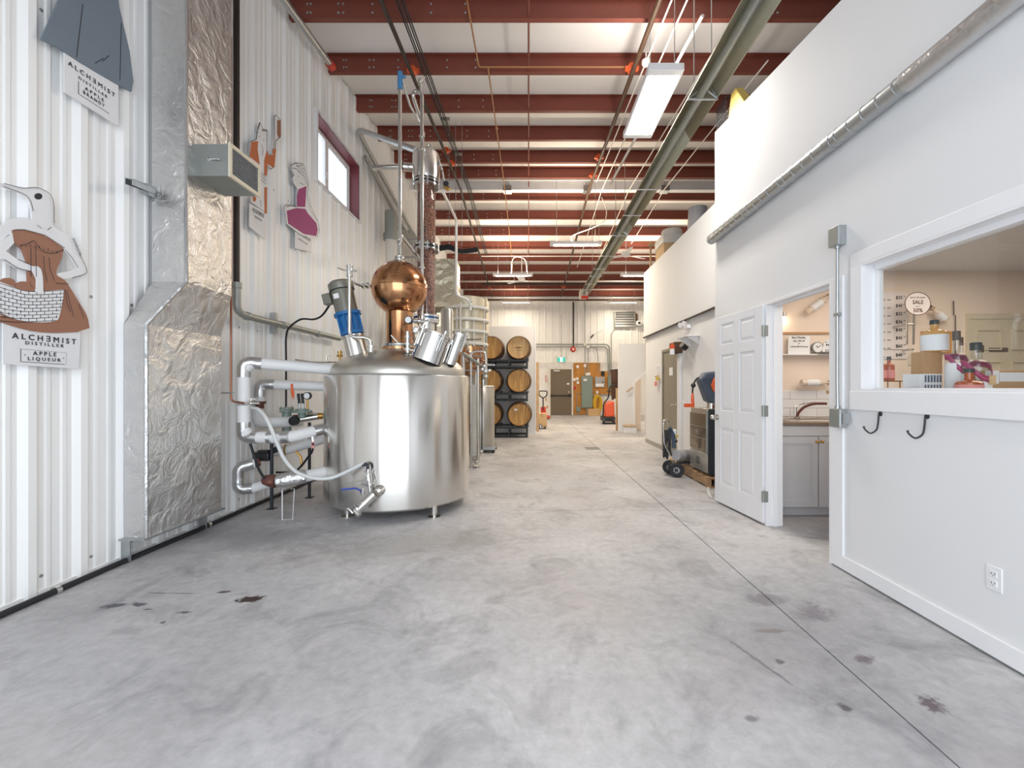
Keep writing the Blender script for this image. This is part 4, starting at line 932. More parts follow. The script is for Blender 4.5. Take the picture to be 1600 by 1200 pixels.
# cleaning pipe with valve beside the agitator
cp = P(546, 432, 4.40)
MB().tube(rnd([cp, P(546,521,4.40), P(552,527,4.40), P(570,527,4.42), P(579,531,4.43), P(580,546,4.44)],0.045), 0.0175, 10).build('cleaning_pipe', M['steel_thin'], ps)
MB().cyl(P(580,548,4.44)-Vector((0,0,0.06)), P(580,541,4.44), 0.028).cyl(P(580,543,4.44),P(580,540,4.44),0.045).build('port', M['chrome'], ps)
m = MB().cyl(cp, cp+Vector((0,0,0.02)), 0.03).cyl(cp+Vector((0,0,0.025)), cp+Vector((0,0,0.10)), 0.026).cyl(cp+Vector((0,0,0.10)),cp+Vector((0,0,0.112)),0.032).tube([cp+Vector((-0.02,0,0.06)),cp+Vector((-0.06,0,0.065)),cp+Vector((-0.12,0,0.088))],0.007,6).cyl(cp+Vector((0.02,0,0.058)),cp+Vector((0.07,0,0.058)),0.009)
m.build('top_valve', M['chrome'], ps)
# manway on the right of the dome
mb0 = P(670, 556, 4.44); mt = P(685, 516, 4.47); ax2 = (mt-mb0).normalized(); 
MB().lathe([(0.165,-0.07),(0.165,0.185),(0.178,0.185),(0.178,0.205)], mb0, ax2, 40).build('manway', M['chrome'], ps)
MB().lathe([(0.178,0.209),(0.178,0.232),(0.15,0.242),(0,0.248)], mb0, ax2, 40).build('manway_lid', M['stainless'], ps)
m = MB(); u = ax2.orthogonal().normalized(); w = ax2.cross(u)
q0 = mb0+ax2*0.10-Vector((0.195,0,0.0)); 
for t in (0.2, 2.2, 3.3, 4.6):
    e = mb0+(u*math.cos(t)+w*math.sin(t))*0.19
    m.tube([e+ax2*0.06, e+ax2*0.27], 0.011, 8); m.cyl(e+ax2*0.24, e+ax2*0.27, 0.02)
m.sep('swing_bolt', M['chrome'], ps)
# sight port leaning further right
sb = P(705, 562, 4.55); st_ = P(722, 514, 4.55); ax3 = (st_-sb).normalized()
MB().lathe([(0.06,-0.05),(0.06,0.26),(0.085,0.26),(0.085,0.29),(0,0.30)], sb, ax3, 24).build('sight_port', M['chrome'], ps)
MB().tube([sb+ax3*0.08+Vector((0.075,-0.03,0)), sb+ax3*0.3+Vector((0.075,-0.03,0))], 0.014, 8).build('port_lamp', M['steel_thin'], ps)
# pressure port, valve and gauge at the front of the dome top
gp = P(637, 555, 4.42)
MB().cyl(gp-Vector((0,0,0.04)), gp+Vector((0,0,0.24)), 0.022).cyl(gp+Vector((0,0,0.055)), gp+Vector((0,0,0.07)), 0.045).cyl(gp+Vector((0,0,0.105)), gp+Vector((0,0,0.12)), 0.045).cyl(gp+Vector((0,0,0.18)),gp+Vector((0,0,0.195)),0.036).build('relief_valve', M['chrome'], ps)
MB().tube([gp+Vector((-0.02,0,0.11)), gp+Vector((-0.09,-0.02,0.125)), gp+Vector((-0.16,-0.03,0.20))], 0.007, 6).build('valve_lever', M['steel_thin'], ps)
MB().tube(rnd([gp+Vector((0.02,0,0.06)), gp+Vector((0.09,0.02,0.05)), gp+Vector((0.12,0.06,0.10))],0.04), 0.012, 8).build('side_tube', M['chrome'], ps)
gc = P(639, 500, 4.42)
ga = MB().cyl(gc+Vector((0.0,0.03,0)), gc+Vector((-0.004,-0.015,0)), 0.040, n=24).build('gauge', M['black'], ps)
MB().cyl(gc+Vector((-0.004,-0.015,0)), gc+Vector((-0.0043,-0.0175,0)), 0.032, n=24).build('dial', M['label_white'], ga)
MB().cyl(gc+Vector((0.02,0.03,0)), gc+Vector((0.17,0.10,0.0)), 0.017).cyl(gc+Vector((0.08,0.055,0.0)), gc+Vector((0.095,0.062,0)), 0.04).build('gauge_line', M['chrome'], ps)
MB().cbox(P(650,516,4.5), 0.05, 0.05, 0.07, Matrix.Rotation(0.5,3,'Y')).build('light_box', M['chrome'], ps, bev=0.01)
# ---- column
K = Vector((-1.235, 5.25, 0))
def kz(z, dx=0, dy=0): return Vector((K.x+dx, K.y+dy, z))
rg = 0.112
MB().lathe([(0.10,1.50),(0.10,2.05),(0.15,2.05),(0.15,2.075)], K, n=32).build('column_base', M['stainless'], ps)
def flange(z, blue=False):
    MB().lathe([(0.08,z),(0.155,z),(0.155,z+0.02),(0.08,z+0.02)], K, n=36).lathe([(0.08,z+0.045),(0.155,z+0.045),(0.155,z+0.065),(0.08,z+0.065)], K, n=36).build('flange', M['chrome'], ps)
    MB().lathe([(0.11,z+0.02),(0.135,z+0.021),(0.135,z+0.044),(0.11,z+0.045)], K, n=32).build('gasket', M['blue_paint'] if blue else M['black'], ps)
    b = MB().cyl(kz(z-0.015,0.146,0), kz(z+0.08,0.146,0), 0.009, n=6).build('flange_bolt', M['galv'], ps)
    for i in range(1, 10):
        t = 2*PI*i/10; dup_part(b, ps, (0.146*(math.cos(t)-1), 0.146*math.sin(t), 0))
flange(2.075, True); flange(2.92); flange(3.69)
for z0, z1 in ((2.14,2.92),(2.985,3.69)):
    MB().lathe([(0,z0),(rg-0.006,z0),(rg-0.006,z1),(0,z1)], K, n=32).build('copper_packing', M['packing'], ps)
    MB().lathe([(rg,z0),(rg,z1)], K, n=40).build('glass_tube', M['clear'], ps)
MB().lathe([(0.10,3.755),(0.155,3.77),(0.162,3.80),(0.162,4.06),(0.15,4.09),(0.06,4.11),(0,4.11)], K, n=40).build('column_head', M['stainless'], ps)
MB().cyl(kz(3.93,-0.15,0), kz(3.93,-0.27,-0.02), 0.05).cyl(kz(3.93,-0.27,-0.02), kz(3.93,-0.29,-0.02), 0.07).cyl(kz(3.93,-0.27,-0.02), kz(3.95,-0.66,0.05), 0.03).build('head_nozzle', M['chrome'], ps)
fr_ = [P(659.5,500,5.05), P(659.5,210,5.05)]
MB().tube(fr_, 0.021, 12).build('front_pipe', M['steel_thin'], ps)
MB().tube(rnd([P(659.5,215,5.05), P(659.5,146,5.05), P(648,142,5.05), P(645,150,5.05), P(659,190,5.3), P(661,232,5.3)],0.09,8), 0.022, 12).build('gooseneck', M['steel_thin'], ps)
m = MB()
for py in (215, 234, 420, 497): m.cyl(P(659.5,py,5.05), P(659.5,py-2.4,5.05), 0.036)
m.sep('pipe_clamp', M['chrome'], ps)
MB().cyl(P(658,150,5.05), P(657,128,5.05), 0.016).cyl(P(657,129,5.05),P(657,124,5.05),0.028).cyl(P(655,131,5.05),P(664,120,5.05),0.006).build('vent_valve', M['chrome'], ps)
MB().tube(rnd([kz(4.12,0.0,0), kz(4.22,0.03,0), P(681,240,5.25), P(690,262,5.2), P(694,284,5.2)],0.06), 0.013, 8).build('head_tube', M['chrome'], ps)
m = MB()
for k in range(7):
    t = k/6; m.cyl(P(673+16*t, 238+22*t*t, 5.2), P(674.5+16*t, 243+22*t*t, 5.2), 0.014)
m.build('head_caps', M['chrome'], ps, kind='stuff')
MB().cyl(P(697,288,5.2)+Vector((0,0.04,0)), P(697,288,5.2)+Vector((0,-0.02,0)), 0.034).build('black_knob', M['black'], ps)
MB().cyl(P(694,290,5.2), P(700,297,5.2), 0.02).cyl(P(697,297,5.2),P(704,294,5.2),0.012).build('brass_cock', M['brass'], ps)
MB().tube([kz(2.10,0.02,-0.12), P(649,508,5.0)+Vector((0,0,0.04)), P(640,500,4.55)], 0.014, 8).build('base_tube', M['chrome'], ps)
MB().tube([P(656,508,4.95), P(652,514,4.9), P(646,520,4.85), P(650,548,4.85)], 0.016, 8).build('level_tube', M['steel_thin'], ps)
for dz in (0.0,): MB().tube([kz(2.09,-0.17,-0.03), kz(2.09,-0.30,-0.03)], 0.022, 8).cyl(kz(2.09,-0.19,-0.03),kz(2.09,-0.205,-0.03),0.045).cyl(kz(2.09,-0.25,-0.03),kz(2.09,-0.265,-0.03),0.045).build('base_port', M['black_steel'], ps)
# ---- outlet valve at the front
of = MB()
o0 = P(597, 764, 4.10); o1 = P(585, 772, 3.98); o2 = P(562, 794, 3.93); o3 = P(553, 800, 3.90); o4 = P(561,804,3.88)
el = MB().tube([P(603,758,4.25), P(600,760,4.12), o1*0.5+o0*0.5], [0.075,0.07,0.045], 16).build('outlet_elbow', M['chrome'], ps)
MB().cyl(o1*0.4+o0*0.6, o1, 0.034).cyl(o0*0.4+o1*0.6,o0*0.3+o1*0.7,0.05).cyl(o1, o1+(o2-o1)*0.12, 0.046).cyl(o1+(o2-o1)*0.12, o1+(o2-o1)*0.62, 0.042).cyl(o1+(o2-o1)*0.62, o1+(o2-o1)*0.74, 0.05).cyl(o1+(o2-o1)*0.74, o2, 0.034).build('outlet_valve', M['chrome'], ps)
MB().cyl(o2, o3, 0.036).cyl(P(555,797,3.9), P(562,805,3.88), 0.026).cyl(P(546,796,3.9),P(551,802,3.9),0.01).cyl(P(543,795,3.9),P(547,796,3.9),0.018).ring(o2*0.5+o3*0.5,0.045,0.009,(o3-o2)).build('outlet_clamp', M['chrome'], ps)
MB().tube([P(566,772,3.95),P(563,766,3.95),P(556,763,3.95),P(533,765,3.92)],0.009,6).build('blue_handle', mat('blue_grip', rgb(60,84,170), 0.4), ps)
v0 = P(578,770,3.99)
MB().cyl(v0, P(575,733,4.0), 0.014).cyl(P(577,752,3.99),P(575.5,742,4.0),0.028).cyl(P(578,757,3.99),P(577.5,755,3.99),0.035).cyl(P(575,738,4.0),P(575,736,4.0),0.032).cyl(P(567,772,3.95),P(567,763,3.95),0.02).build('sample_valve', M['chrome'], ps)
MB().tube([P(572,750,3.97),P(560,752,3.95),P(541,756,3.93)],0.006,6).build('sample_lever', M['chrome'], ps)
MB().tube(rnd([P(575,735,4.0),P(574,725,4.0),P(565,726,4.0)],0.03),0.015,8).build('hose_barb', M['black_steel'], ps)

# ================================================================ EQUIPMENT BEHIND THE STILL
# pipes and risers along the left wall, high up
def simple(name, label, cat, mbs, mat_, loc, group=None, bev=0, smooth=38):
    o = mbs.build(name, mat_, None, bev=bev, smooth=smooth, loc=loc); return tag(o, label, cat, group)
a = P(557,203,7.35); 
simple('cooling_pipe', 'thick grey pipe crossing from the left wall to the top of the packed column', 'pipe', MB().tube(rnd([Vector((-2.9,12.0,5.0)), Vector((-2.9,7.4,5.35+0.27)), P(562,203,7.1), P(650,235,5.6)],0.12), 0.04, 12), M['galv'], P(600,215,6))
for k, (dx, dz) in enumerate(((0.0,-0.16),(0.07,-0.30))):
    simple('wall_pipe', ('upper' if k == 0 else 'lower')+' of two grey pipes running back along the left wall past the high window', 'pipe', MB().tube([(-2.9+dx,7.7,5.52+dz),(-2.9+dx,13.5,4.55+dz*1.2)], 0.034, 10), M['galv_dull'], (-2.9,8,5.3))
m = MB(); 
wd_ = thing('white_riser', 'fat white vertical pipe beside the left wall behind the onion helmet', 'pipe', (-2.75, 8.7, 0))
MB().cyl((-2.72,8.6,0.0), (-2.72,8.6,4.25), 0.11, n=20).build('pipe', M['offwhite'], wd_)
MB().cyl((-2.72,8.6,4.18), (-2.72,8.6,4.30), 0.15, n=20).cyl((-2.72,8.6,4.30),(-2.72,8.6,4.75),0.12).build('collar', M['galv_dull'], wd_)
m = MB()
for z in (1.5, 2.9): m.box(-2.98,-2.60,8.58,8.62,z,z+0.03)
m.sep('strap', M['galv'], wd_, smooth=0)
gr = thing('pipe_rack', 'galvanized rack of level pipes high on the left wall behind the column', 'pipe', (-2.6, 9.5, 3.9))
for k in range(5): MB().tube([(-2.75+0.10*k, 8.9, 4.62-0.05*k), (-2.75+0.10*k, 12.0, 4.62-0.05*k)], 0.028, 8).build('pipe', M['galv_dull'], gr)
for yy in (9.1, 10.3, 11.5): MB().box(-2.97,-2.25,yy,yy+0.04,4.34,4.38).build('arm', M['galv'], gr, smooth=0)
sd = thing('strut_bracket', 'small galvanized strut on the left wall below the parallel pipes', 'bracket', (-2.94,9.0,3.4))
MB().box(-2.97,-2.93,8.98,9.02,3.1,3.55).box(-2.97,-2.75,8.98,9.02,3.3,3.34).build('strut', M['galv'], sd, smooth=0)
# far foil-wrapped duct and white pipe
fd = thing('air_plenum', 'yellowish foil-wrapped duct box above the far cream condenser', 'duct', (-1.6,8.8,0))
m = MB(); x0, x1, ya, yb = -1.83, -1.43, 8.5, 9.05
wrinkle(m, [(x0,ya,3.20),(x1,ya,3.20),(x1,ya,3.79),(x0,ya,3.79)], 12, 14, 0.012)
wrinkle(m, [(x1,ya,3.20),(x1,yb,3.20),(x1,yb,3.79),(x1,ya,3.79)], 10, 14, 0.012)
m.add([(x0,ya,3.79),(x1,ya,3.79),(x1,yb,3.79),(x0,yb,3.79)],[(0,1,2,3)])
m.hexa([(x0-0.02,ya-0.02,2.92),(x1+0.13,ya-0.02,2.92),(x1+0.13,yb+0.05,2.92),(x0-0.02,yb+0.05,2.92)],[(x0,ya,3.20),(x1,ya,3.20),(x1,yb,3.20),(x0,yb,3.20)])
m.build('box', M['foil_warm'], fd, smooth=40)
for x in (-1.95,-1.42): MB().box(x,x+0.05,8.5,9.0,0,2.84).build('stand', M['galv_dull'], fd, smooth=0)
MB().box(-2.0,-1.07,8.42,9.12,2.84,2.92).build('base', M['cream'], fd, smooth=0)
pp = thing('white_pipe', 'white pipe dropping from the column head past the red purlins to the condenser', 'pipe', P(713,400,6.9))
MB().tube(rnd([P(692,300,5.4), P(713,343,6.9), P(713,462,6.9), P(728,466,6.95), P(735,474,7.0), P(735,485,7.0)],0.12), 0.02, 10).build('tube', M['offwhite'], pp)
MB().cyl(P(735,472,7.0),P(735,470.5,7.0),0.035).cyl(P(735,478,7.0),P(735,476.5,7.0),0.035).build('union', M['chrome'], pp)
bc = thing('black_cable_bundle', 'bundle of black cables looping under the purlins right of the packed column', 'cable', P(720,388,8.2))
for k in range(3):
    q = P(702+10*k,384,8.25); MB().cyl(q, (q.x,q.y,roof(q.y)-0.01), 0.004, n=5).build('hanger', M['galv'], bc)
    MB().tube(spl([P(686,385+3*k,8.4), P(702,383+3*k,8.2), P(716,390+2*k,8.2), P(731,390+2*k,8.3), P(746,388+2*k,8.4)],5), 0.020, 6).build('cable', M['rubber'], bc)
# cream condenser with ring rails
cc = thing('condenser_tank', 'cream cylindrical condenser ringed by stainless hoops behind the manway', 'tank', (-1.1, 7.75, 0))
cx, cy, r = -1.10, 7.75, 0.312
for k in range(4):
    t = PI/4+k*PI/2; MB().cyl((cx+0.26*math.cos(t),cy+0.26*math.sin(t),0),(cx+0.26*math.cos(t),cy+0.26*math.sin(t),2.05),0.02).build('leg', M['steel_thin'], cc)
MB().lathe([(0,2.0),(r-0.03,2.0),(r,2.03),(r,2.84),(r-0.03,2.86),(0,2.87)],(cx,cy,0),n=40).build('shell', M['tank_paint'], cc)
MB().lathe([(0,1.45),(0.22,1.5),(0.25,1.6),(0.25,2.0)],(cx+0.06,cy,0),n=32).build('lower_shell', M['copper'], cc)
for z, rr in ((2.655,0.34),(2.445,0.34),(2.243,0.335),(2.03,0.33)):
    MB().ring((cx,cy,z), rr+0.03, 0.028, n=40, k=8).build('hoop', M['offwhite'], cc)
for t in (-0.5, -1.1, -1.9, -2.6):
    MB().cyl((cx+0.37*math.cos(t),cy+0.37*math.sin(t),1.98),(cx+0.37*math.cos(t),cy+0.37*math.sin(t),2.69),0.012).build('upright', M['steel_thin'], cc)
gl = thing('insulated_vessel', 'tall stainless cylinder standing between the packed column and the hooped condenser', 'tank', (-1.17,6.4,0))
x = (694.5+4-826)*6.3/680
MB().lathe([(0,0.3),(0.085,0.3),(0.09,0.32),(0.09,2.38),(0.075,2.41),(0,2.42)],(x,6.3,0),n=28).build('shell', M['silver'], gl)
for k in range(3):
    t = k*2*PI/3; MB().cyl((x+0.07*math.cos(t),6.3+0.07*math.sin(t),0),(x+0.07*math.cos(t),6.3+0.07*math.sin(t),0.31),0.014).build('leg', M['steel_thin'], gl)
# stainless pipe manifold
pm = thing('pipe_manifold', 'stand of thin stainless pipes and valves between the still and the far tank', 'pipe', (-0.9, 6.9, 0))
D = 6.9
def MP(px, py, d=D): return P(px, py, d)
MB().tube(rnd([MP(736,733), MP(736,549), MP(759,549), MP(759.5,580)],0.08), 0.018, 10).build('pipe', M['steel_thin'], pm)
MB().tube([MP(719.5,472,7.2), MP(719.5,532,7.2)], 0.017, 10).build('pipe', M['steel_thin'], pm)
MB().tube([MP(708,531,7.2), MP(752,530,7.2)], 0.014, 8).build('pipe', M['steel_thin'], pm)
MB().tube([MP(724,552,6.6), MP(757,575,7.0)], 0.024, 10).build('pipe', M['galv_dull'], pm)
MB().tube([MP(722,579), MP(762,579)], 0.016, 8).build('pipe', M['steel_thin'], pm)
MB().tube(rnd([MP(747,720), MP(747,566), MP(747,560)],0.03), 0.022, 10).build('pipe', M['steel_thin'], pm)
MB().tube([MP(753,705,7.1), MP(753,585,7.1)], 0.010, 8).build('pipe', M['black_steel'], pm)
MB().tube([MP(724,552,6.7), MP(724,590,6.7)], 0.030, 10).build('pipe', M['silver'], pm)
MB().tube(rnd([MP(731,532), MP(731,548), MP(740,556), MP(752,557)],0.05), 0.012, 8).build('pipe', M['steel_thin'], pm)
m = MB()
for px, py in ((759,578),(759.5,586),(754,575),(765,577),(757,570)): m.cyl(MP(px,py), MP(px,py+3.4), 0.034)
m.box(MP(762,571).x, MP(762,571).x+0.12, 6.86, 6.88, MP(762,571).z, MP(762,571).z+0.012)
m.sep('valve', M['chrome'], pm)
m = MB()
for px, py, d in ((741,716,6.95),(745,722,6.9),(748,711,6.95),(742,728,6.9),(752,706,7.0)): m.ball(P(px,py,d), 0.034, 10).cyl(P(px-3,py+2,d), P(px+3,py-2,d), 0.022)
m.sep('drain_valve', M['steel_thin'], pm)
MB().box(MP(741,600).x-0.05, MP(741,600).x+0.05, 6.95, 7.05, MP(741,724).z, MP(741,601).z).build('column_box', M['offwhite'], pm, bev=0.01)
m = MB()
for px, py in ((725,560),(732,568),(742,571),(752,566),(745,548),(726,540),(748,541)): m.tube([P(px,py,7.3), P(px+5,py+3,7.3), P(px+7,py+10,7.35)], 0.013, 6)
m.build('small_tubes', M['steel_thin'], pm, kind='stuff')
MB().tube(spl([P(728,570,7.2),P(742,561,7.2),P(757,566,7.2),P(752,577,7.2),P(735,574,7.2)],5),0.016,8).build('coil', M['copper_dk'], pm)
for px in (736,747):
    q = MP(px,730); MB().cyl((q.x,q.y,0),(q.x,q.y,0.02),0.04).build('foot', M['steel_thin'], pm)
# smaller stainless tank on a square base
tk = thing('receiver_tank', 'small upright stainless tank on a square base in front of the barrel racks', 'tank', (-0.93,9.0,0))
MB().lathe([(0,0.12),(0.265,0.12),(0.27,0.14),(0.27,1.29),(0.255,1.31),(0,1.33)],(-0.955,8.75,0),n=40).build('shell', M['silver'], tk)
MB().box(-1.26,-0.66,8.45,9.05,0.06,0.12).build('base', M['galv'], tk, smooth=0)
for dx in (-0.27,0.27):
    for dy in (-0.27,0.27): MB().cyl((-0.955+dx,8.75+dy,0),(-0.955+dx,8.75+dy,0.06),0.025).build('foot', M['black_steel'], tk)
MB().ring((-0.955,8.75,1.29),0.272,0.010,n=36).build('rim', M['chrome'], tk)
MB().cyl((-0.9,8.6,1.31),(-0.9,8.6,1.43),0.03).cyl((-0.9,8.6,1.40),(-0.9,8.6,1.42),0.05).build('top_port', M['chrome'], tk)
# second white panel behind
ek = thing('cream_cabinet', 'cream equipment box behind the hooped condenser under the ceiling', 'cabinet', (-1.1,9.4,2.4))
MB().box(-1.75,-0.90,9.3,9.9,2.45,3.20).build('body', M['cream'], ek, bev=0.01)
MB().box(-1.60,-1.55,9.35,9.85,0,2.45).box(-0.98,-0.93,9.35,9.85,0,2.45).build('stand', M['galv_dull'], ek, smooth=0)
MB().cyl((-0.98,9.31,3.05),(-0.98,9.26,3.02),0.02).build('knob', M['black'], ek)

# ================================================================ BARRELS ON RACKS
def barrel(label, x, y, z, headm):
    t = thing('barrel', label, 'barrel', (x, y, z-0.33), 'barrels on the black racks')
    pr = [(0.272,0.0),(0.285,0.012),(0.298,0.10),(0.318,0.25),(0.326,0.45),(0.318,0.65),(0.298,0.80),(0.285,0.888),(0.272,0.90)]
    MB().lathe(pr, (x,y,z), (0,1,0), 36).build('body', M['oak_side'], t)
    MB().lathe([(0,0.028),(0.27,0.028),(0.272,0.002)], (x,y,z), (0,1,0), 36).build('head', headm, t)
    for a, b, r0, r1 in ((0.004,0.05,0.287,0.292),(0.14,0.175,0.304,0.309),(0.27,0.305,0.320,0.323),(0.595,0.63,0.323,0.320),(0.725,0.76,0.309,0.304),(0.85,0.896,0.292,0.287)):
        MB().lathe([(r0,a),(r0+0.004,a),(r1+0.004,b),(r1,b)], (x,y,z), (0,1,0), 36).build('hoop', M['hoop'], t)
    MB().cyl((x,y+0.45,z+0.325),(x,y+0.45,z+0.335),0.025).build('bung', M['pine'], t)
    return t
rows = (('top', 2.28, -0.255, -0.955), ('middle', 1.44, -0.25, -0.985), ('bottom', 0.585, -0.235, -0.985))
desc = {('top',0):'pale oak barrel with a dark stamp on its head, right end of the top rack', ('top',1):'oak barrel left of the stamped one, on the topmost black rack',
        ('middle',0):'oak barrel in the middle row, right side, on a black rack', ('middle',1):'oak barrel in the middle row, left side, partly behind the small tank',
        ('bottom',0):'golden oak barrel with a white sticker, right side of the lowest rack', ('bottom',1):'oak barrel in the bottom row, left side, mostly behind the small tank'}
for nm, z, xa, xb in rows:
    for k, x in enumerate((xa, xb)):
        b = barrel(desc[(nm,k)], x, 10.98, z, M['oak2'] if (nm,k) == ('top',0) else M['oak'])
        hd = [c for c in b.children if c.name.startswith('head')][0]
        if (nm,k) == ('top',0):
            m = MB()
            for i in range(4): m.box(x-0.10+0.02*i, x+0.06+0.012*i, 11.0045, 11.0065, z-0.01+0.028*(i%3)-0.02*i, z-0.002+0.028*(i%3)-0.02*i)
            m.build('stamp', mat('stamp_ink', rgb(104,74,42), 0.8), hd, smooth=0, kind='stuff')
        if (nm,k) == ('bottom',0):
            MB().box(x-0.13, x-0.05, 11.002, 11.0065, z+0.10, z+0.15).build('sticker', M['label_white'], hd, smooth=0)
def rack(label, z0, z1):
    t = thing('barrel_rack', label, 'rack', (-0.6, 11.4, z0), 'black barrel racks')
    for y in (11.02, 11.80):
        for z in (z0+0.02, z1-0.02): MB().box(-1.35, -0.02, y, y+0.045, z-0.022, z+0.022).build('rail', M['black_steel'], t, smooth=0)
        for x in (-1.35, -0.93, -0.52, -0.065):
            MB().box(x, x+0.045, y, y+0.045, z0+0.042, z1-0.042).build('post', M['black_steel'], t, smooth=0)
    for x in (-1.35, -0.93, -0.52, -0.065): MB().box(x, x+0.045, 11.065, 11.80, z0+0.0, z0+0.04).build('cross_bar', M['black_steel'], t, smooth=0)
    for xc in (-0.25, -0.96):
        for y in (11.03, 11.81):
            for s in (-1, 1):
                MB().hexa([(xc+s*0.20-0.05,y-0.01,z1),(xc+s*0.20+0.05,y-0.01,z1),(xc+s*0.20+0.05,y+0.04,z1),(xc+s*0.20-0.05,y+0.04,z1)],
                          [(xc+s*0.20-0.05,y-0.01,z1+(0.055 if s<0 else 0.015)),(xc+s*0.20+0.05,y-0.01,z1+(0.015 if s<0 else 0.055)),(xc+s*0.20+0.05,y+0.04,z1+(0.015 if s<0 else 0.055)),(xc+s*0.20-0.05,y+0.04,z1+(0.055 if s<0 else 0.015))]).build('saddle', M['black_steel'], t, smooth=0)
rack('black steel rack holding the bottom row of barrels, standing on the floor', 0.0, 0.275)
rack('black steel rack between the bottom and middle rows of barrels', 0.925, 1.13)
rack('black steel rack between the middle and top rows of barrels', 1.78, 1.975)

# ================================================================ FAR WALL
FY = YB+0.0
def FP(px, py, off=0.0): return P(px, py, FY-off)
d1 = MB()
a = FP(860,577); b = FP(893,650); x0, x1, zt = a.x, b.x, a.z
d1.box(x0, x1, FY-0.06, FY-0.01, 0.012, zt)
d1 = d1.build('door_1', M['door_brown'], kind='structure', smooth=0)
MB().box(x0-0.07,x0,FY-0.07,FY,0,zt+0.07).box(x1,x1+0.07,FY-0.07,FY,0,zt+0.07).box(x0,x1,FY-0.07,FY,zt,zt+0.07).build('frame', M['offwhite'], d1, smooth=0)
MB().box(x0+0.10,x1-0.12,FY-0.066,FY-0.06,1.20,zt-0.14).box(x0+0.10,x1-0.12,FY-0.066,FY-0.06,0.42,0.85).box(x0+0.10,x1-0.12,FY-0.066,FY-0.06,0.10,0.36).build('door_panel', M['door_brown'], d1, smooth=0)
MB().tube([(x0+0.04,FY-0.13,0.90),(x1-0.04,FY-0.13,0.90)],0.028,8).box(x0+0.0,x0+0.12,FY-0.15,FY-0.06,0.86,0.94).box(x1-0.16,x1-0.02,FY-0.15,FY-0.06,0.85,0.95).build('panic_bar', M['black'], d1)
MB().box(x0+0.15,x0+0.42,FY-0.13,FY-0.06,zt-0.10,zt-0.04).build('door_closer', M['silver'], d1, smooth=0)
MB().box(x1-0.22,x1-0.10,FY-0.07,FY-0.06,1.40,1.47).build('small_notice', M['label_white'], d1, smooth=0); MB().cyl((x1-0.13,FY-0.06,1.06),(x1-0.13,FY-0.09,1.06),0.035).build('lock', M['chrome'], d1)
c = FP(877, 562, 0.1)
ex = thing('exit_sign', 'green running-man exit sign hung above the taupe far door', 'sign', c)
MB().box(c.x-0.20,c.x+0.20,c.y-0.03,c.y+0.03,c.z-0.11,c.z+0.11).build('case', M['label_white'], ex, bev=0.008)
MB().box(c.x-0.185,c.x-0.055,c.y-0.034,c.y-0.03,c.z-0.095,c.z+0.095).box(c.x+0.055,c.x+0.185,c.y-0.034,c.y-0.03,c.z-0.095,c.z+0.095).build('green_field', M['exit_glow'], ex, smooth=0)
MB().box(c.x-0.055,c.x+0.055,c.y-0.034,c.y-0.03,c.z-0.095,c.z+0.095).build('white_field', M['exit_white'], ex, smooth=0)
m = MB(); 
m.cyl((c.x+0.015,c.y-0.038,c.z+0.055),(c.x+0.015,c.y-0.034,c.z+0.055),0.018).tube([(c.x+0.01,c.y-0.036,c.z+0.035),(c.x-0.005,c.y-0.036,c.z-0.02),(c.x-0.035,c.y-0.036,c.z-0.05)],0.011,5).tube([(c.x-0.005,c.y-0.036,c.z-0.02),(c.x+0.03,c.y-0.036,c.z-0.04),(c.x+0.03,c.y-0.036,c.z-0.08)],0.010,5).tube([(c.x-0.035,c.y-0.036,c.z+0.0),(c.x+0.005,c.y-0.036,c.z+0.03),(c.x+0.04,c.y-0.036,c.z+0.0)],0.008,5)
m.build('running_figure', M['exit_glow'], ex, kind='stuff')
for s in (-1,1): MB().cyl((c.x+s*0.23,c.y,c.z+0.12),(c.x+s*0.23,c.y-0.08,c.z+0.12),0.045).build('spot_head', M['offwhite'], ex)
MB().cyl((c.x,c.y,c.z+0.11),(c.x,c.y,4.6),0.012).build('hanger', M['galv_dull'], ex)
# plywood backboard and panels
pb = thing('plywood_board', 'varnished plywood board behind the electrical panels at the far wall', 'board', (FP(917,651).x, FY, 0))
MB().box(FP(896,0).x, FP(938,0).x, FY-0.02, FY-0.001, 0.02, FP(0,567).z).build('sheet', M['plywood'], pb, smooth=0)
MB().box(FP(938,0).x, FP(957,0).x, FY-0.02, FY-0.001, 0.95, FP(0,580).z).build('sheet', M['plywood'], pb, smooth=0)
def ebox(label, pxa, pya, pxb, pyb, depth, m_, bot=None):
    a, b = FP(pxa,pya), FP(pxb,pyb)
    t = thing('electrical_panel', label, 'electrical box', ((a.x+b.x)/2, FY-0.02, b.z))
    MB().box(a.x,b.x,FY-0.02-depth,FY-0.02,b.z,a.z).build('case', m_, t, bev=0.008)
    MB().box(a.x+0.03,b.x-0.05,FY-0.028-depth,FY-0.02-depth,b.z+0.05,a.z-0.05).build('cover', m_, t, smooth=0, bev=0.004)
    return t, a, b
t, a, b = ebox('tall grey-green electrical panel on the plywood board', 908, 588, 925, 637, 0.16, M['panel_green'])
MB().box(a.x+0.08,a.x+0.24,FY-0.21,FY-0.207,a.z-0.22,a.z-0.12).build('sticker', M['label_white'], t, smooth=0)
t, a, b = ebox('square grey electrical box right of the tall panel', 929, 589, 944, 605, 0.14, M['plaster_grey'])
MB().box(a.x+0.03,b.x-0.05,FY-0.175,FY-0.168,b.z+0.02,b.z+0.16).build('white_strip', M['label_white'], t, smooth=0)
MB().cyl((b.x-0.08,FY-0.168,(a.z+b.z)/2),(b.x-0.08,FY-0.2,(a.z+b.z)/2),0.03).build('knob', M['black'], t)
ebox('narrow grey electrical box at the right end beside the dark straps', 949, 588, 956, 606, 0.12, M['panel_green'])
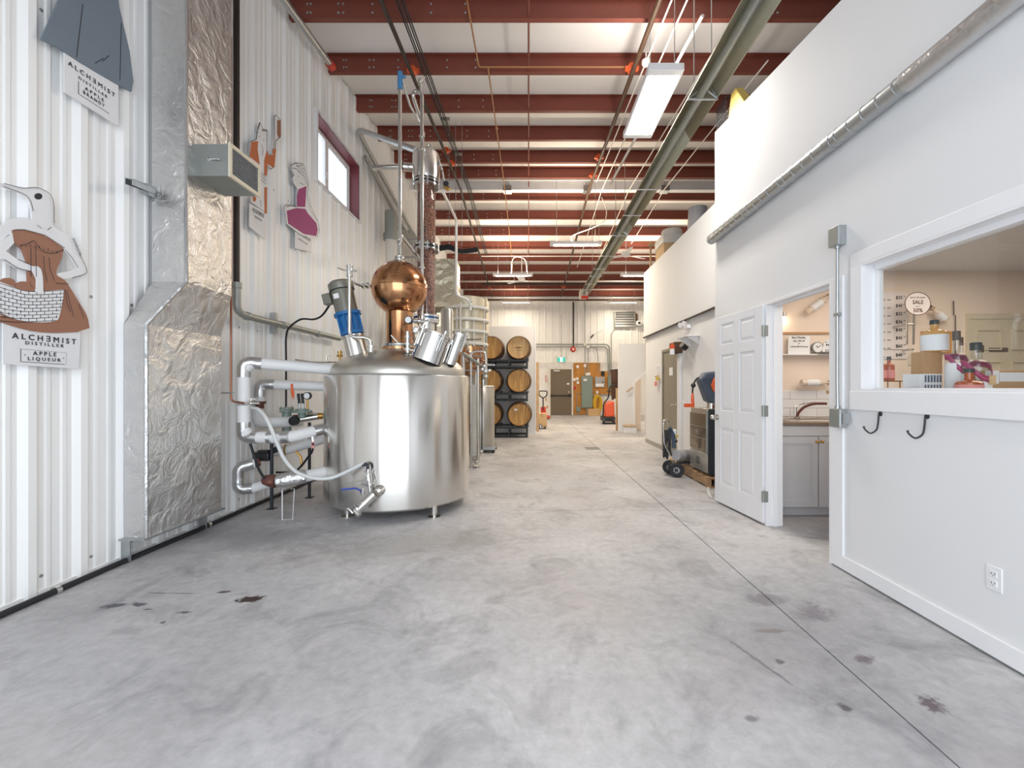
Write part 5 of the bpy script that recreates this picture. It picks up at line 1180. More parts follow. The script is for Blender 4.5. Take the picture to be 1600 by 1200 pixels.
t, a, b = ebox('small black box above the square grey electrical box', 939, 580, 944, 587, 0.10, M['black'])
t, a, b = ebox('small green junction box low on the plywood left of the tall panel', 900, 635.5, 906.5, 643, 0.10, M['panel_green'])
k = 0
for px, py in ((902.5,573),(914,571.5),(917,585),(920.5,584.5),(897.5,593),(902,592),(903,598),(898,606),(933,613)):
    c = FP(px, py, 0.05); k += 1
    o = MB().cbox(c, 0.11, 0.07, 0.13).build('switch_box', M['red'] if k == 8 else M['label_white'], None, bev=0.01, loc=c)
    wh = ('topmost at the left of the plywood','top centre of the plywood','standing on the tall electrical panel, left one','standing on the tall electrical panel, right one','left edge of the plywood beside the door frame','left of the tall panel, upper of two','left of the tall panel, lower of two','','under the square electrical box')[k-1]
    tag(o, 'small red switch box on the left of the plywood' if k == 8 else 'small white junction box '+wh, 'electrical box', None if k == 8 else 'white junction boxes')
# conduits on the far wall
def conduit(label, pts, r=0.018, m_='galv_dull', name='conduit'):
    q = [FP(px,py,0.05) for px, py in pts]
    o = MB().tube(rnd(q,0.22,5), r, 7).build(name, M[m_], None, loc=q[0]); tag(o, label, 'conduit'); return o
conduit('upper level conduit along the far wall bending down at the right behind the straps', [(836,538),(952,538),(953.5,590)], 0.03)
conduit('lower level conduit along the far wall, just under the upper one', [(836,541.5),(949,541.5),(951,590)], 0.022)
conduit('vertical conduit from the ceiling to the red alarm bell', [(896,472),(896,543)], 0.035, 'pipe_black')
conduit('vertical conduit dropping from the level conduits to the tall electrical panel, left one', [(914,472),(914,586)], 0.02)
conduit('vertical conduit dropping from the junction to the tall electrical panel, right one', [(919,542),(919,586)], 0.022)
conduit('thin conduit bending down on the plywood right of the tall panel', [(918,543),(933,543),(935,566),(935,585)], 0.018)
conduit('thin level pipe above the far door running past the exit sign', [(836,567),(965,566)], 0.016, 'offwhite')
conduit('thin conduit curling from the plywood to the small green junction box', [(908,614),(902,614),(901,622),(901,636)], 0.016)
conduit('conduit stub from the small green box into the floor', [(903,643),(903,651.5)], 0.03)
conduit('conduit stub below the tall electrical panel into the floor', [(917,637),(917,651.5)], 0.04)
conduit('level conduit from the tall panel to the right above the yellow cables', [(925,617),(957,617)], 0.03)
conduit('tall thin conduit right of the plywood under the louvre', [(955.5,590),(955.5,520),(960,515)], 0.016)
m = MB().cyl(FP(914,538,0.03), FP(914,538,0.14), 0.06).build('junction', M['offwhite'], None, loc=FP(914,538)); tag(m, 'round white junction on the upper level conduit of the far wall', 'electrical box')
m = MB().cbox(FP(918.5,542,0.06), 0.13,0.1,0.12).build('junction', M['offwhite'], None, loc=FP(918.5,542)); tag(m, 'square white junction on the lower level conduit of the far wall', 'electrical box')
bl_ = thing('alarm_bell', 'round red alarm bell on the far wall above the plywood', 'bell', FP(895.5,546,0.06))
MB().lathe([(0.13,0),(0.12,0.05),(0.06,0.08),(0,0.085)], FP(895.5,546,0.06), (0,-1,0), 24).build('gong', M['red'], bl_)
MB().lathe([(0.05,0.06),(0.05,0.09),(0,0.092)], FP(895.5,546,0.06), (0,-1,0), 16).build('hub', M['label_white'], bl_)
sg = thing('fire_notice', 'narrow white notice with red marks left of the taupe far door', 'sign', FP(853,592))
a = FP(851,586,0.02); b = FP(855,597,0.02); MB().box(a.x,b.x,FY-0.03,FY-0.02,b.z,a.z).build('card', M['label_white'], sg, smooth=0)
m = MB()
for k in range(4): m.box(a.x+0.02,b.x-0.02,FY-0.033,FY-0.03,b.z+0.03+0.075*k,b.z+0.07+0.075*k)
m.build('red_marks', M['red'], sg, smooth=0, kind='stuff')
# louvre
lv = thing('wall_louvre', 'slatted metal louvre high on the far wall at the right', 'louvre', FP(977,512))
a = FP(959.5,486.5); b = FP(992,512)
m = MB()
m.box(a.x,b.x,FY-0.10,FY-0.02,a.z-0.04,a.z).box(a.x,b.x,FY-0.10,FY-0.02,b.z,b.z+0.04).box(a.x,a.x+0.04,FY-0.10,FY-0.02,b.z,a.z).box(b.x-0.04,b.x,FY-0.10,FY-0.02,b.z,a.z)
m.build('frame', M['galv_dull'], lv, smooth=0)
H = (a.z-b.z-0.08)/6
for k in range(6):
    z = b.z+0.04+H*k
    MB().hexa([(a.x+0.04,FY-0.10,z+0.005),(b.x-0.04,FY-0.10,z+0.005),(b.x-0.04,FY-0.09,z+0.005),(a.x+0.04,FY-0.09,z+0.005)],[(a.x+0.04,FY-0.05,z+H),(b.x-0.04,FY-0.05,z+H),(b.x-0.04,FY-0.04,z+H),(a.x+0.04,FY-0.04,z+H)]).build('slat', M['galv'], lv, smooth=0)
MB().box(b.x,b.x+0.10,FY-0.1,FY-0.02,b.z+0.2,a.z-0.12).build('motor', M['pipe_brown'], lv, smooth=0)
cm = thing('security_camera', 'white box with a dark lens beside the louvre on the far wall', 'camera', FP(998,505,0.1))
c = FP(998,505,0.15); MB().cbox(c, 0.22,0.2,0.20).build('case', M['label_white'], cm, bev=0.01); MB().cbox(c-Vector((0,0.105,0)), 0.10,0.02,0.09).build('lens', M['black'], cm, smooth=0)
# extension reel hanging on far wall
hk = thing('hanging_hook', 'dark hook tool hung on the far wall below the louvre', 'tool', FP(926,525,0.06))
MB().tube([FP(923,528,0.06),FP(927,523,0.06)],0.035,6).build('handle', M['black_steel'], hk); MB().tube([FP(927,523,0.06),FP(941,516,0.06)],0.008,6).build('wire', M['galv_dull'], hk)
# yellow cables
yc = thing('yellow_cable', 'coiled yellow cables hanging against the plywood above a pine box', 'cable', FP(933,643,0.15))
for k in range(4):
    c = FP(932+1.2*k, 629+k*0.8, 0.12)
    MB().tube([(c.x+0.15*math.cos(t*PI/10), c.y-0.02*k, c.z+0.36*math.sin(t*PI/10)) for t in range(20)],0.022,6,True).build('loop', M['yellow'], yc)
bx = thing('pine_box', 'low pale wooden box on the floor under the yellow cables', 'box', (FP(928,651).x, FY-0.35, 0))
a = FP(919,639,0.4); b = FP(937,651,0.4)
MB().box(a.x,b.x,FY-0.5,FY-0.12,0,a.z).build('case', M['cardboard_lt'], bx, smooth=0, bev=0.01)
for z in (0.12, 0.25): MB().box(a.x,b.x,FY-0.506,FY-0.5,z,z+0.01).build('seam', M['cardboard'], bx, smooth=0)
# pallet jack, boxes
pj = thing('pallet_jack', 'black handled pallet jack standing left of the far door', 'pallet jack', (P(849,0,17.2).x, 17.2, 0))
D = 17.2; c = P(849, 612, D)
MB().tube(rnd([P(848.5,641,D), P(848.5,622,D), P(842.5,618,D), P(842,611,D), P(855,611,D), P(854.5,618,D), P(849,622,D)],0.05),0.024,8).build('handle', M['black_steel'], pj)
MB().box(c.x-0.10,c.x+0.10,D,D+0.2,0.05,0.50).build('pump', M['red'], pj, bev=0.02)
for s in (-1,1): MB().box(c.x+s*0.18-0.08,c.x+s*0.18+0.08,D+0.15,D+1.2,0.04,0.10).build('fork', M['red'], pj, smooth=0)
MB().cyl((c.x-0.12,D+0.02,0.09),(c.x+0.12,D+0.02,0.09),0.09).build('wheel', M['black'], pj)
def carton(label, x0, x1, y0, y1, z0, z1, m_=None, tape=True):
    t = thing('carton', label, 'box', ((x0+x1)/2,(y0+y1)/2,z0))
    MB().box(x0,x1,y0,y1,z0,z1).build('case', m_ or M['cardboard_lt'], t, bev=0.006)
    if tape:
        xm = (x0+x1)/2; MB().box(xm-0.03,xm+0.03,y0-0.002,y1,z1-0.0005,z1+0.0015).box(xm-0.03,xm+0.03,y0-0.0025,y0-0.0005,z1-0.12,z1).build('tape', M['cardboard'], t, smooth=0)
    return t
D = 13.4
dl = thing('dolly', 'low dark dolly under the cardboard box at the barrel partition', 'dolly', (0.38, 13.6, 0))
MB().box(0.20,0.56,13.3,13.8,0.07,0.10).build('deck', M['pallet'], dl, smooth=0)
for x in (0.25,0.51):
    for y in (13.36,13.74): MB().cyl((x-0.015,y,0.035),(x+0.015,y,0.035),0.035).build('wheel', M['black'], dl)
carton('brown cardboard box on the low dolly beside the barrel partition', 0.26, 0.56, 13.32, 13.75, 0.10, 0.47)
wr_ = thing('film_roll', 'dark roll with a blue-white end lying by the cardboard box', 'roll', (0.28,13.1,0)); MB().cyl((0.22,13.1,0.075),(0.36,13.0,0.11),0.075).build('roll', M['reel_blue'], wr_); MB().cyl((0.36,13.0,0.11),(0.362,12.999,0.1105),0.05).build('core', M['label_white'], wr_)
carton('white carton standing on a dark base just left of the far door', P(851,0,18.4).x, P(859,0,18.4).x, 18.4, 18.8, 0.06, 0.50, M['offwhite'])
carton('second white carton stacked on the white one left of the far door', P(850,0,18.4).x, P(857,0,18.4).x, 18.45, 18.8, 0.50, 0.82, M['offwhite'])
simple('wood_skid', 'dark wooden skid under the white cartons', 'pallet', MB().box(P(849,0,18.3).x,P(861,0,18.3).x,18.3,18.9,0.0,0.058), M['pallet'], (0.75,18.5,0), smooth=0)
simple('wood_post', 'narrow brown timber leaning against the end of the barrel partition', 'board', MB().box(0.215,0.30,12.6,12.66,0,2.0), M['pine'], (0.25,12.6,0), smooth=0)
# floor scrubber
D = 15.1
fs = thing('floor_scrubber', 'orange-red floor scrubbing machine with black handle by the stair partition', 'floor scrubber', (P(951,0,D).x, D, 0))
def SP(px, py, d=D): return P(px, py, d)
pl = [(SP(945,652).x,0.24),(SP(945,640).x,SP(0,640).z),(SP(948,631).x,SP(0,631).z),(SP(954,627).x,SP(0,627).z),(SP(960,627).x,SP(0,627).z),(SP(960.5,652).x,0.24)]
MB().prism([(p[0],p[1]) for p in pl], lambda u,v,w: (u,w,v), D-0.02, D+0.5).build('tank', M['scrub_red'], fs, bev=0.04)
MB().box(SP(942,0).x,SP(961,0).x,D-0.08,D+0.55,0.09,0.25).build('chassis', M['black'], fs, bev=0.02)
for px in (943,958): MB().cyl((SP(px,0).x-0.03,D-0.05,0.10),(SP(px,0).x+0.03,D-0.05,0.10),0.10).build('wheel', M['black'], fs)
MB().box(SP(940,0).x,SP(961,0).x,D-0.16,D-0.10,0.01,0.07).build('squeegee', M['rubber'], fs, smooth=0)
MB().tube(rnd([SP(942,652),SP(943,631),SP(951,621),SP(952,607),SP(956,601),SP(960,602)],0.1),0.026,8).build('handle', M['black'], fs)
MB().tube([SP(948,611),SP(958,612)],0.02,6).build('grip', M['black'], fs)
# dark straps and boards right
hs2 = thing('hanging_straps', 'dark brown straps and bags hanging right of the electrical panels', 'straps', P(959,626,15.9))
m = MB()
for k in range(5): m.tube(spl([P(956+1.6*k,579,15.9), P(957+1.4*k+(k%2),592,15.85), P(956.5+1.6*k,606,15.9), P(957.5+1.3*k,625-(k*3%7),15.9)],4),0.045,6)
m.build('straps', M['coat_dark'], hs2, kind='stuff')
MB().tube([P(953,579,15.9),P(966,577.5,15.9)],0.03,6).build('rail', M['black_steel'], hs2)
MB().cyl((P(965,0,15.95).x,15.95,0),(P(965,0,15.95).x,15.95,P(0,577,15.95).z),0.03).build('post', M['black_steel'], hs2)
simple('leaning_board', 'brown board leaning on the end of the stair partition', 'board', MB().box(P(960,0,13.0).x,2.58,12.75,12.8,0,0.83), M['cardboard'], (2.55,12.75,0), smooth=0)
simple('leaning_board', 'taller grey-brown board behind the brown board at the stair partition', 'board', MB().box(P(960.5,0,13.4).x,2.58,12.85,12.9,0,1.25), M['pine'], (2.55,12.85,0), smooth=0)

# ================================================================ OVERHEAD
def ends(X, off, y0, y1): # follow the roof slope at an offset below the purlins
    p = [(X, y0, purl(y0)-off)]
    if y0 < 10.7 < y1: p += [(X, 10.7, purl(10.7)-off-0.13), (X, 11.1, purl(11.1)-off-0.13)]
    return p+[(X, y1, purl(y1)-off)]
def longpipe(label, X, off, y0, y1, r, m_, name='sprinkler_pipe', cat='pipe', coup=()):
    t = thing(name, label, cat, (X, (y0+y1)/2, purl((y0+y1)/2)-off))
    MB().tube(ends(X, off, y0, y1), r, 10).build('pipe', M[m_], t)
    for y in coup:
        dz = 0.13*max(0, 1-abs(y-10.9)/2) if y < 12 else 0
        c = Vector((X, y, purl(y)-off-dz))
        q = MB().cyl(c-Vector((0,0.05,0)), c+Vector((0,0.05,0)), r*1.9, n=10).cbox(c+Vector((r*2.0,0,0)),0.06,0.06,0.04).cbox(c-Vector((r*2.0,0,0)),0.06,0.06,0.04).build('coupling', M['orange'], t)
    return t
longpipe('left black sprinkler pipe with orange couplings running under the purlins', -1.66, 0.085, -1.0, 19.6, 0.027, 'pipe_black', coup=(6.25,8.8,9.35,18.5))
longpipe('right black sprinkler pipe with orange couplings running under the purlins', 1.47, 0.085, -1.0, 19.6, 0.032, 'pipe_brown', coup=(6.2,9.1,9.9,18.3))
cb = thing('cable_run', 'bundle of thin black cables strung under the purlins right of the left sprinkler pipe', 'cable', (-1.48, 8, 6.0))
for k in range(4): MB().tube(ends(-1.50+0.03*k, 0.06+0.012*(k%2), -1.0, 15.0), 0.009, 6).build('cable', M['rubber'], cb)
for y in (7.6, 9.0): MB().box(-1.53,-1.38,y,y+0.02,purl(y)-0.09,purl(y)-0.04).build('cable_clip', M['galv'], cb, smooth=0)
def gas(lbl, pts, r=0.011, m_='gas_pipe'):
    t = thing('gas_pipe', lbl, 'pipe', pts[0]); MB().tube(rnd(pts,0.05), r, 8).build('pipe', M[m_], t)
    c = Vector(pts[0])*0.5+Vector(pts[1])*0.5
    return t
z63 = purl(6.25)-0.03
gas('thin orange-brown gas pipe nearest the camera, turning along the first purlin to the right', [(-0.715,-1.0,purl(-1.0)-0.03), (-0.715,6.25,z63), (1.40,6.25,z63)])
p = ends(-0.585, 0.03, 6.3, 19.0); p[0] = (-0.585,6.25,z63)
g2 = gas('long thin orange gas pipe branching off and running back towards the far wall', p)
for y in (8.0, 12.0, 15.5):
    c = Vector((-0.585,y,purl(y)-0.03)); MB().cyl(c-Vector((0,0.03,0)), c+Vector((0,0.03,0)), 0.024).build('coupling', M['gas_pipe'], g2)
# tube heater with trough reflector
hx, hz = 2.0, 4.62
th = thing('tube_heater', 'long metal trough of a radiant tube heater hanging from the roof by chains', 'heater', (hx, 9, hz))
pf = [(-0.17,-0.02),(-0.165,0.0),(-0.10,0.115),(-0.05,0.15),(0.05,0.15),(0.10,0.115),(0.165,0.0),(0.17,-0.02)]
hy0, hy1 = 2.6, 15.6
y = hy0
while y < hy1-0.1:
    a, b = y, min(y+3.25, hy1)
    m = MB(); n = len(pf)
    m.add([(hx+u, yy, hz+v) for yy in (a+0.004, b-0.004) for u, v in pf], [(i, i+1, n+i+1, n+i) for i in range(n-1)])
    o = m.build('reflector', M['reflector'], th, smooth=20)
    s = o.modifiers.new('solid', 'SOLIDIFY'); s.thickness = 0.003
    y += 3.25
MB().cyl((hx,hy0,hz+0.06),(hx,hy1+0.3,hz+0.06),0.05).build('burner_tube', M['galv_dull'], th)
for yy in (5.0, 9.5, 13.0):
    m = MB(); m.tube([(hx-0.175,yy,hz-0.03),(hx+0.175,yy,hz-0.03)],0.012,6).tube([(hx-0.17,yy,hz-0.03),(hx-0.06,yy,hz+0.06)],0.010,6).tube([(hx+0.17,yy,hz-0.03),(hx+0.06,yy,hz+0.06)],0.010,6).tube([(hx-0.17,yy,hz-0.02),(hx-0.05,yy,hz+0.17),(hx+0.05,yy,hz+0.17),(hx+0.17,yy,hz-0.02)],0.010,6)
    m.build('hanger', M['galv'], th)
    m = MB()
    for s in (-1,1): m.cyl((hx+s*0.10,yy,hz+0.17),(hx+s*0.10,yy,purl(yy)+0.0),0.006,n=6)
    m.build('chain', M['galv'], th)
for yy in (7.3, 8.4, 11.0, 12.2, 14.0, 14.8): MB().tube([(hx-0.18,yy,hz-0.026),(hx+0.18,yy,hz-0.026)],0.008,6).build('stay', M['trim_white'], th)
MB().box(hx-0.14,hx+0.14,15.7,16.1,hz-0.1,hz+0.2).build('burner_box', M['offwhite'], th, bev=0.02)
MB().box(hx-0.10,hx+0.14,15.6,15.7,hz-0.16,hz-0.06).build('red_box', M['red'], th, smooth=0)
# light fixtures
UPF = 0.55      # added light above the closed reflector to brighten the ceiling, relative to lamp power
def fixture(name, label, c, L, W, along, tubes, chain=True, power=60, group=None, col=WARM, up=None):
    c = Vector(c); t = thing(name, label, 'light', c, group)
    def B(m, u0, u1, v0, v1, z0, z1):
        if along == 'Y': return m.box(c.x+v0, c.x+v1, c.y+u0, c.y+u1, c.z+z0, c.z+z1)
        return m.box(c.x+u0, c.x+u1, c.y+v0, c.y+v1, c.z+z0, c.z+z1)
    h = 0.06
    B(MB(), -L/2, L/2, -W/2, W/2, 0.045, 0.06).build('reflector', M['trim_white'], t, smooth=0)
    m = MB(); B(m, -L/2, L/2, -W/2, -W/2+0.012, 0, h); B(m, -L/2, L/2, W/2-0.012, W/2, 0, h); m.build('rim', M['trim_white'], t, smooth=0)
    m = MB(); B(m, -L/2-0.04, -L/2+0.05, -W/2, W/2, -0.004, h+0.02); m.build('end_cap', M['trim_white'], t, bev=0.008)
    m = MB(); B(m, L/2-0.05, L/2+0.04, -W/2, W/2, -0.004, h+0.02); m.build('end_cap', M['trim_white'], t, bev=0.008)
    for k in range(tubes):
        v = (k-(tubes-1)/2)*W/(tubes+0.35)
        p0 = c+Vector((v,-L/2+0.05,0.022) if along == 'Y' else (-L/2+0.05,v,0.022)); p1 = c+Vector((v,L/2-0.05,0.022) if along == 'Y' else (L/2-0.05,v,0.022))
        MB().cyl(p0, p1, 0.016, n=10).build('lamp_tube', M['tube_glow'], t)
        a = area(name+'_tube_light', (p0+p1)/2-Vector((0,0,0.0175)), (0,0,0), 0.030 if along == 'Y' else L-0.1, L-0.1 if along == 'Y' else 0.030, power/tubes, col)
    if chain:
        m = MB()
        for u in (-L/2+0.12, L/2-0.12):
            q = c+Vector((0.14,u,0.06) if along == 'Y' else (u,0,0.06)); m.cyl(q, (q.x,q.y,roof(q.y)-0.005), 0.005, n=6)
        m.sep('hanger', M['galv'], t)
    area(name+'_ceiling_fill', c+Vector((0,0,0.085)), (PI,0,0), (W if along == 'Y' else L)*0.8, (L if along == 'Y' else W)*0.8, power*(UPF if up is None else up), col)  # added up-facing light over the solid reflector, lifts the ceiling brightness
    return t
PW = 66
fixture('strip_light', 'large four-tube high bay light hanging at upper right, nearest the camera', (1.50, 5.38, 4.73), 1.22, 0.39, 'Y', 4, power=PW*0.72, col=NEUT, up=0.36)
fixture('strip_light', 'two-tube strip light hanging crosswise left of the tube heater, middle distance', (1.15, 10.6, 4.74), 1.18, 0.20, 'X', 2, power=PW)
fixture('strip_light', 'strip light hanging crosswise over the left half of the room, further back', (-0.50, 13.8, 4.81), 1.18, 0.16, 'X', 2, power=PW)
fixture('strip_light', 'strip light half hidden by the mezzanine wall, right of the tube heater', (3.55, 13.8, 4.81), 1.18, 0.16, 'X', 2, power=PW)
fixture('strip_light', 'strip light close to the far wall on the left, above the barrels', (-0.55, 18.9, 4.95), 1.25, 0.12, 'X', 1, power=PW*0.36)
fixture('strip_light', 'strip light close to the far wall on the right, above the louvre', (4.1, 18.9, 4.95), 1.25, 0.12, 'X', 1, power=PW*0.4)
ep = thing('end_pipe', 'short silver pipe with red end cap, top left by the first purlin', 'pipe', (-2.84,5.6,5.9))
MB().tube([(-2.80,4.5,5.66),(-2.80,6.1,5.83)],0.045,12).build('pipe', M['galv'], ep); MB().cyl((-2.80,6.1,5.83),(-2.80,6.2,5.84),0.06,n=14).build('red_cap', M['red'], ep)
# level pipe by the far wall
simple('cross_pipe', 'dark level pipe across the room just in front of the far wall, under the roof', 'pipe', MB().tube([(-2.9,19.3,5.15),(5.2,19.3,5.15)],0.04,8), M['pipe_brown'], (1,19.3,5.15))
simple('cross_pipe', 'dark level pipe across the room between the last purlins', 'pipe', MB().tube([(-1.9,17.6,5.45),(5.2,17.6,5.45)],0.045,8), M['pipe_black'], (1,17.6,5.45))
simple('eave_beam', 'white level eave beam at the top of the far wall', 'beam', MB().box(-2.95,7.0,19.55,19.75,5.20,5.32), M['trim_white'], (1,19.6,5.2), smooth=0)
simple('cross_conduit', 'thin white conduit running level under a purlin left of the tube heater', 'conduit', MB().tube([(-1.6,14.75,5.72),(4.5,14.75,5.72)],0.016,6), M['offwhite'], (1,14.75,5.7))
simple('cross_conduit', 'thin white conduit running level just before the white rafter beam', 'conduit', MB().tube([(-1.5,10.3,6.18),(4.5,10.3,6.18)],0.018,6), M['offwhite'], (1,10.3,6.2))
# thin white conduits running with the roof at the right
for k, (X, off, y0, y1) in enumerate(((1.62,0.12,3.0,10.4),(1.78,0.12,3.0,16.0),(2.45,0.10,4.0,16.5),(2.85,0.10,5.0,15.0),(3.3,0.10,6.0,14.0))):
    simple('ceiling_conduit', ['thin white conduit just right of the brown sprinkler pipe','thin white conduit between sprinkler pipe and tube heater','thin white conduit just right of the tube heater','thin white conduit second to the right of the tube heater','thin white conduit nearest the mezzanine wall'][k], 'conduit', MB().tube(ends(X,off,y0,y1),0.011,6), M['offwhite'], (X,y0,purl(y0)))
simple('suspension_rail', 'pale tubular rail hanging over the large high bay light', 'pipe', MB().tube([(2.0,5.0,5.55),(1.62,8.6,5.3)],0.022,6), M['offwhite'], (1.8,6,5.5))
# flex cables to lights
simple('lamp_cable', 'white cord from the roof to the crosswise strip light', 'cable', MB().tube(spl([(1.05,10.62,4.85),(1.1,10.65,5.0),(1.75,10.4,5.2),(1.86,10.4,5.5),(1.78,10.6,5.9)],6),0.010,6), M['offwhite'], (1.5,10.5,5.0))
simple('lamp_cable', 'white cord with coil above the further left strip light', 'cable', MB().tube(spl([(-0.55,13.8,4.9),(-0.52,13.8,5.3),(-0.35,13.8,5.42),(-0.1,13.8,5.3),(-0.05,13.8,4.95)],6),0.014,6), M['offwhite'], (-0.4,13.8,5))
sp_ = thing('smoke_detector', 'round white detector on the brown sprinkler pipe above the high bay light', 'detector', (1.60,6.0,5.70))
MB().lathe([(0.06,0.06),(0.06,0.02),(0.045,0),(0,-0.005)], (1.62,6.0,5.72), (0,0,1), 20).build('body', M['offwhite'], sp_); MB().cyl((1.62,6.0,5.77),(1.62,6.0,5.9),0.012).build('stem', M['offwhite'], sp_)
# ceiling fans
def fan(label, c, rot):
    c = Vector(c); t = thing('ceiling_fan', label, 'fan', c)
    MB().lathe([(0,-0.09),(0.10,-0.07),(0.13,0.0),(0.10,0.06),(0.03,0.09),(0,0.09)], c, n=24).build('motor', M['trim_white'], t)
    MB().cyl(c+Vector((0,0,0.08)), (c.x,c.y,purl(c.y)+0.02), 0.012).build('rod', M['trim_white'], t)
    for k in range(3):
        a = rot+2*PI*k/3; R_ = Matrix.Rotation(a, 4, 'Z'); T = Matrix.Translation(c+Vector((0,0,-0.04))) @ R_ @ Matrix.Rotation(0.2, 4, 'X')
        MB().box(0.12, 0.70, -0.055, 0.055, -0.004, 0.004, T).build('blade', M['trim_white'], t, smooth=0)
fan('white ceiling fan beside the mezzanine boxes at right', (2.75,12.3,5.05), 2.6)
fan('white ceiling fan above the further left strip light', (-0.25,15.6,5.15), 0.3)
# ---- things stored on the mezzanine and on top of the near wall
mz = 3.95
def MZ(px, py, d): return P(px, py, d)
g = thing('storage_bucket', 'upside-down grey bucket standing on the edge of the mezzanine wall', 'bucket', (2.98,7.9,mz))
MB().lathe([(0.17,0),(0.15,0.42),(0.16,0.43),(0,0.44)], (2.93,7.55,mz), n=28).build('body', M['plaster_grey'], g)
tb = thing('carton', 'large white cardboard box on the mezzanine edge under a round lid', 'box', (2.9,8.9,mz+0.1))
MB().box(2.72,3.25,8.75,9.3,mz,mz+0.30).build('case', M['cardboard_lt'], tb, bev=0.006)
MB().box(2.70,3.28,8.73,9.32,mz+0.24,mz+0.42).build('lid', M['offwhite'], tb, bev=0.01)
g = thing('round_tub', 'round white tub on top of the large cardboard box on the mezzanine', 'tub', (2.92,8.95,mz+0.42))
MB().lathe([(0,0),(0.20,0),(0.21,0.12),(0.19,0.15),(0,0.15)], (2.96,9.0,mz+0.42), n=28).build('body', M['offwhite'], g)
sl = thing('wood_stand', 'pale timber legs of a stand at the far end of the mezzanine wall', 'stand', (2.74,9.9,mz))
for x in (2.72, 2.86): MB().box(x,x+0.035,9.75,9.785,mz,mz+0.52).build('leg', M['pine'], sl, smooth=0)
MB().box(2.70,3.2,9.70,9.85,mz+0.52,mz+0.56).build('top', M['cardboard_lt'], sl, smooth=0)
zt = wtop(4.6)
yb_ = thing('yellow_case', 'yellow sloping case on top of the near white wall', 'case', (2.26,4.66,zt))
MB().hexa([(2.21,4.45,wtop(4.45)),(2.32,4.45,wtop(4.45)),(2.32,4.82,wtop(4.82)),(2.21,4.82,wtop(4.82))],[(2.23,4.70,zt+0.30),(2.32,4.70,zt+0.30),(2.32,4.80,zt+0.30),(2.23,4.80,zt+0.30)]).build('case', M['lemon'], yb_, smooth=0, bev=0.008)
wb_ = thing('wire_basket', 'small wire basket beside the yellow case on top of the near wall', 'basket', (2.2,5.0,wtop(5.0)))
m = MB()
for k in range(7): m.tube([(2.205,4.86+0.04*k,wtop(5.0)),(2.205,4.86+0.04*k,wtop(5.0)+0.26)],0.004,5)
for k in range(6): m.tube([(2.205,4.86,wtop(5.0)+0.01+0.05*k),(2.205,5.10,wtop(5.0)+0.01+0.05*k)],0.004,5)
for k in range(6): m.tube([(2.205,4.86,wtop(5.0)+0.01+0.05*k),(2.33,4.86,wtop(5.0)+0.01+0.05*k)],0.004,5)
m.build('wire_mesh', M['black_steel'], wb_, kind='stuff')

# ================================================================ RIGHT WALL
# open six panel door
hx0, hy0_, fx0, fy0_ = 2.166, 4.035, 2.082, 4.870
U = Vector((fx0-hx0, fy0_-hy0_, 0)); DL = U.length; U.normalize(); NN = Vector((-U.y, U.x, 0))   # NN points to the room (-x)
def DW(u, w, z): return Vector((hx0, hy0_, 0))+U*u+NN*w+Vector((0,0,z))
def dbox(m, u0, u1, w0, w1, z0, z1):
    return m.hexa([DW(u0,w0,z0),DW(u1,w0,z0),DW(u1,w1,z0),DW(u0,w1,z0)],[DW(u0,w0,z1),DW(u1,w0,z1),DW(u1,w1,z1),DW(u0,w1,z1)])
d2 = MB(); dbox(d2, 0, DL, -0.035, -0.010, 0.02, 2.045)
d2 = d2.build('door_2', M['trim_white'], kind='structure', smooth=0)
us = (0.0, 0.115, 0.365, 0.465, 0.715, DL); zs = (0.02, 0.235, 0.84, 1.03, 1.63, 1.74, 1.96, 2.045)
m = MB()
for a, b in ((0,1),(2,3),(4,5)): dbox(m, us[a], us[b], -0.010, 0.0, zs[0], zs[7])
for a, b in ((0,1),(2,3),(4,5),(6,7)):
    for c, d in ((1,2),(3,4)): dbox(m, us[c], us[d], -0.010, 0.0, zs[a], zs[b])
m.build('stiles_and_rails', M['trim_white'], d2, smooth=0, bev=0.004)
for c, d in ((1,2),(3,4)):
    for a, b in ((1,2),(3,4),(5,6)):
        u0, u1, z0, z1 = us[c]+0.012, us[d]-0.012, zs[a]+0.012, zs[b]-0.012; k = 0.028
        MB().hexa([DW(u0,-0.0102,z0),DW(u1,-0.0102,z0),DW(u1,-0.0102,z1),DW(u0,-0.0102,z1)],[DW(u0+k,-0.002,z0+k),DW(u1-k,-0.002,z0+k),DW(u1-k,-0.002,z1-k),DW(u0+k,-0.002,z1-k)]).build('door_panel', M['trim_white'], d2, smooth=0)
for z in (1.80, 1.06, 0.27):
    m = MB().box(2.145,2.180,4.008,4.0095,z-0.05,z+0.05).cyl((2.165,4.012,z-0.052),(2.165,4.012,z+0.052),0.007,n=8)
    m.box(2.180,2.205,4.006,4.0085,z-0.05,z+0.05); dbox(m, -0.002, 0.0, -0.034, -0.002, z-0.05, z+0.05)
    m.build('hinge', M['galv_dull'], d2, smooth=0)
m = MB().cyl(DW(DL-0.065,0.0,0.95),DW(DL-0.065,0.012,0.95),0.032).cyl(DW(DL-0.065,0.012,0.95),DW(DL-0.065,0.04,0.95),0.012).ball(DW(DL-0.065,0.06,0.95),0.028,14)
m.cyl(DW(DL-0.065,-0.035,0.95),DW(DL-0.065,-0.05,0.95),0.03)
m.build('knob', M['steel_thin'], d2)
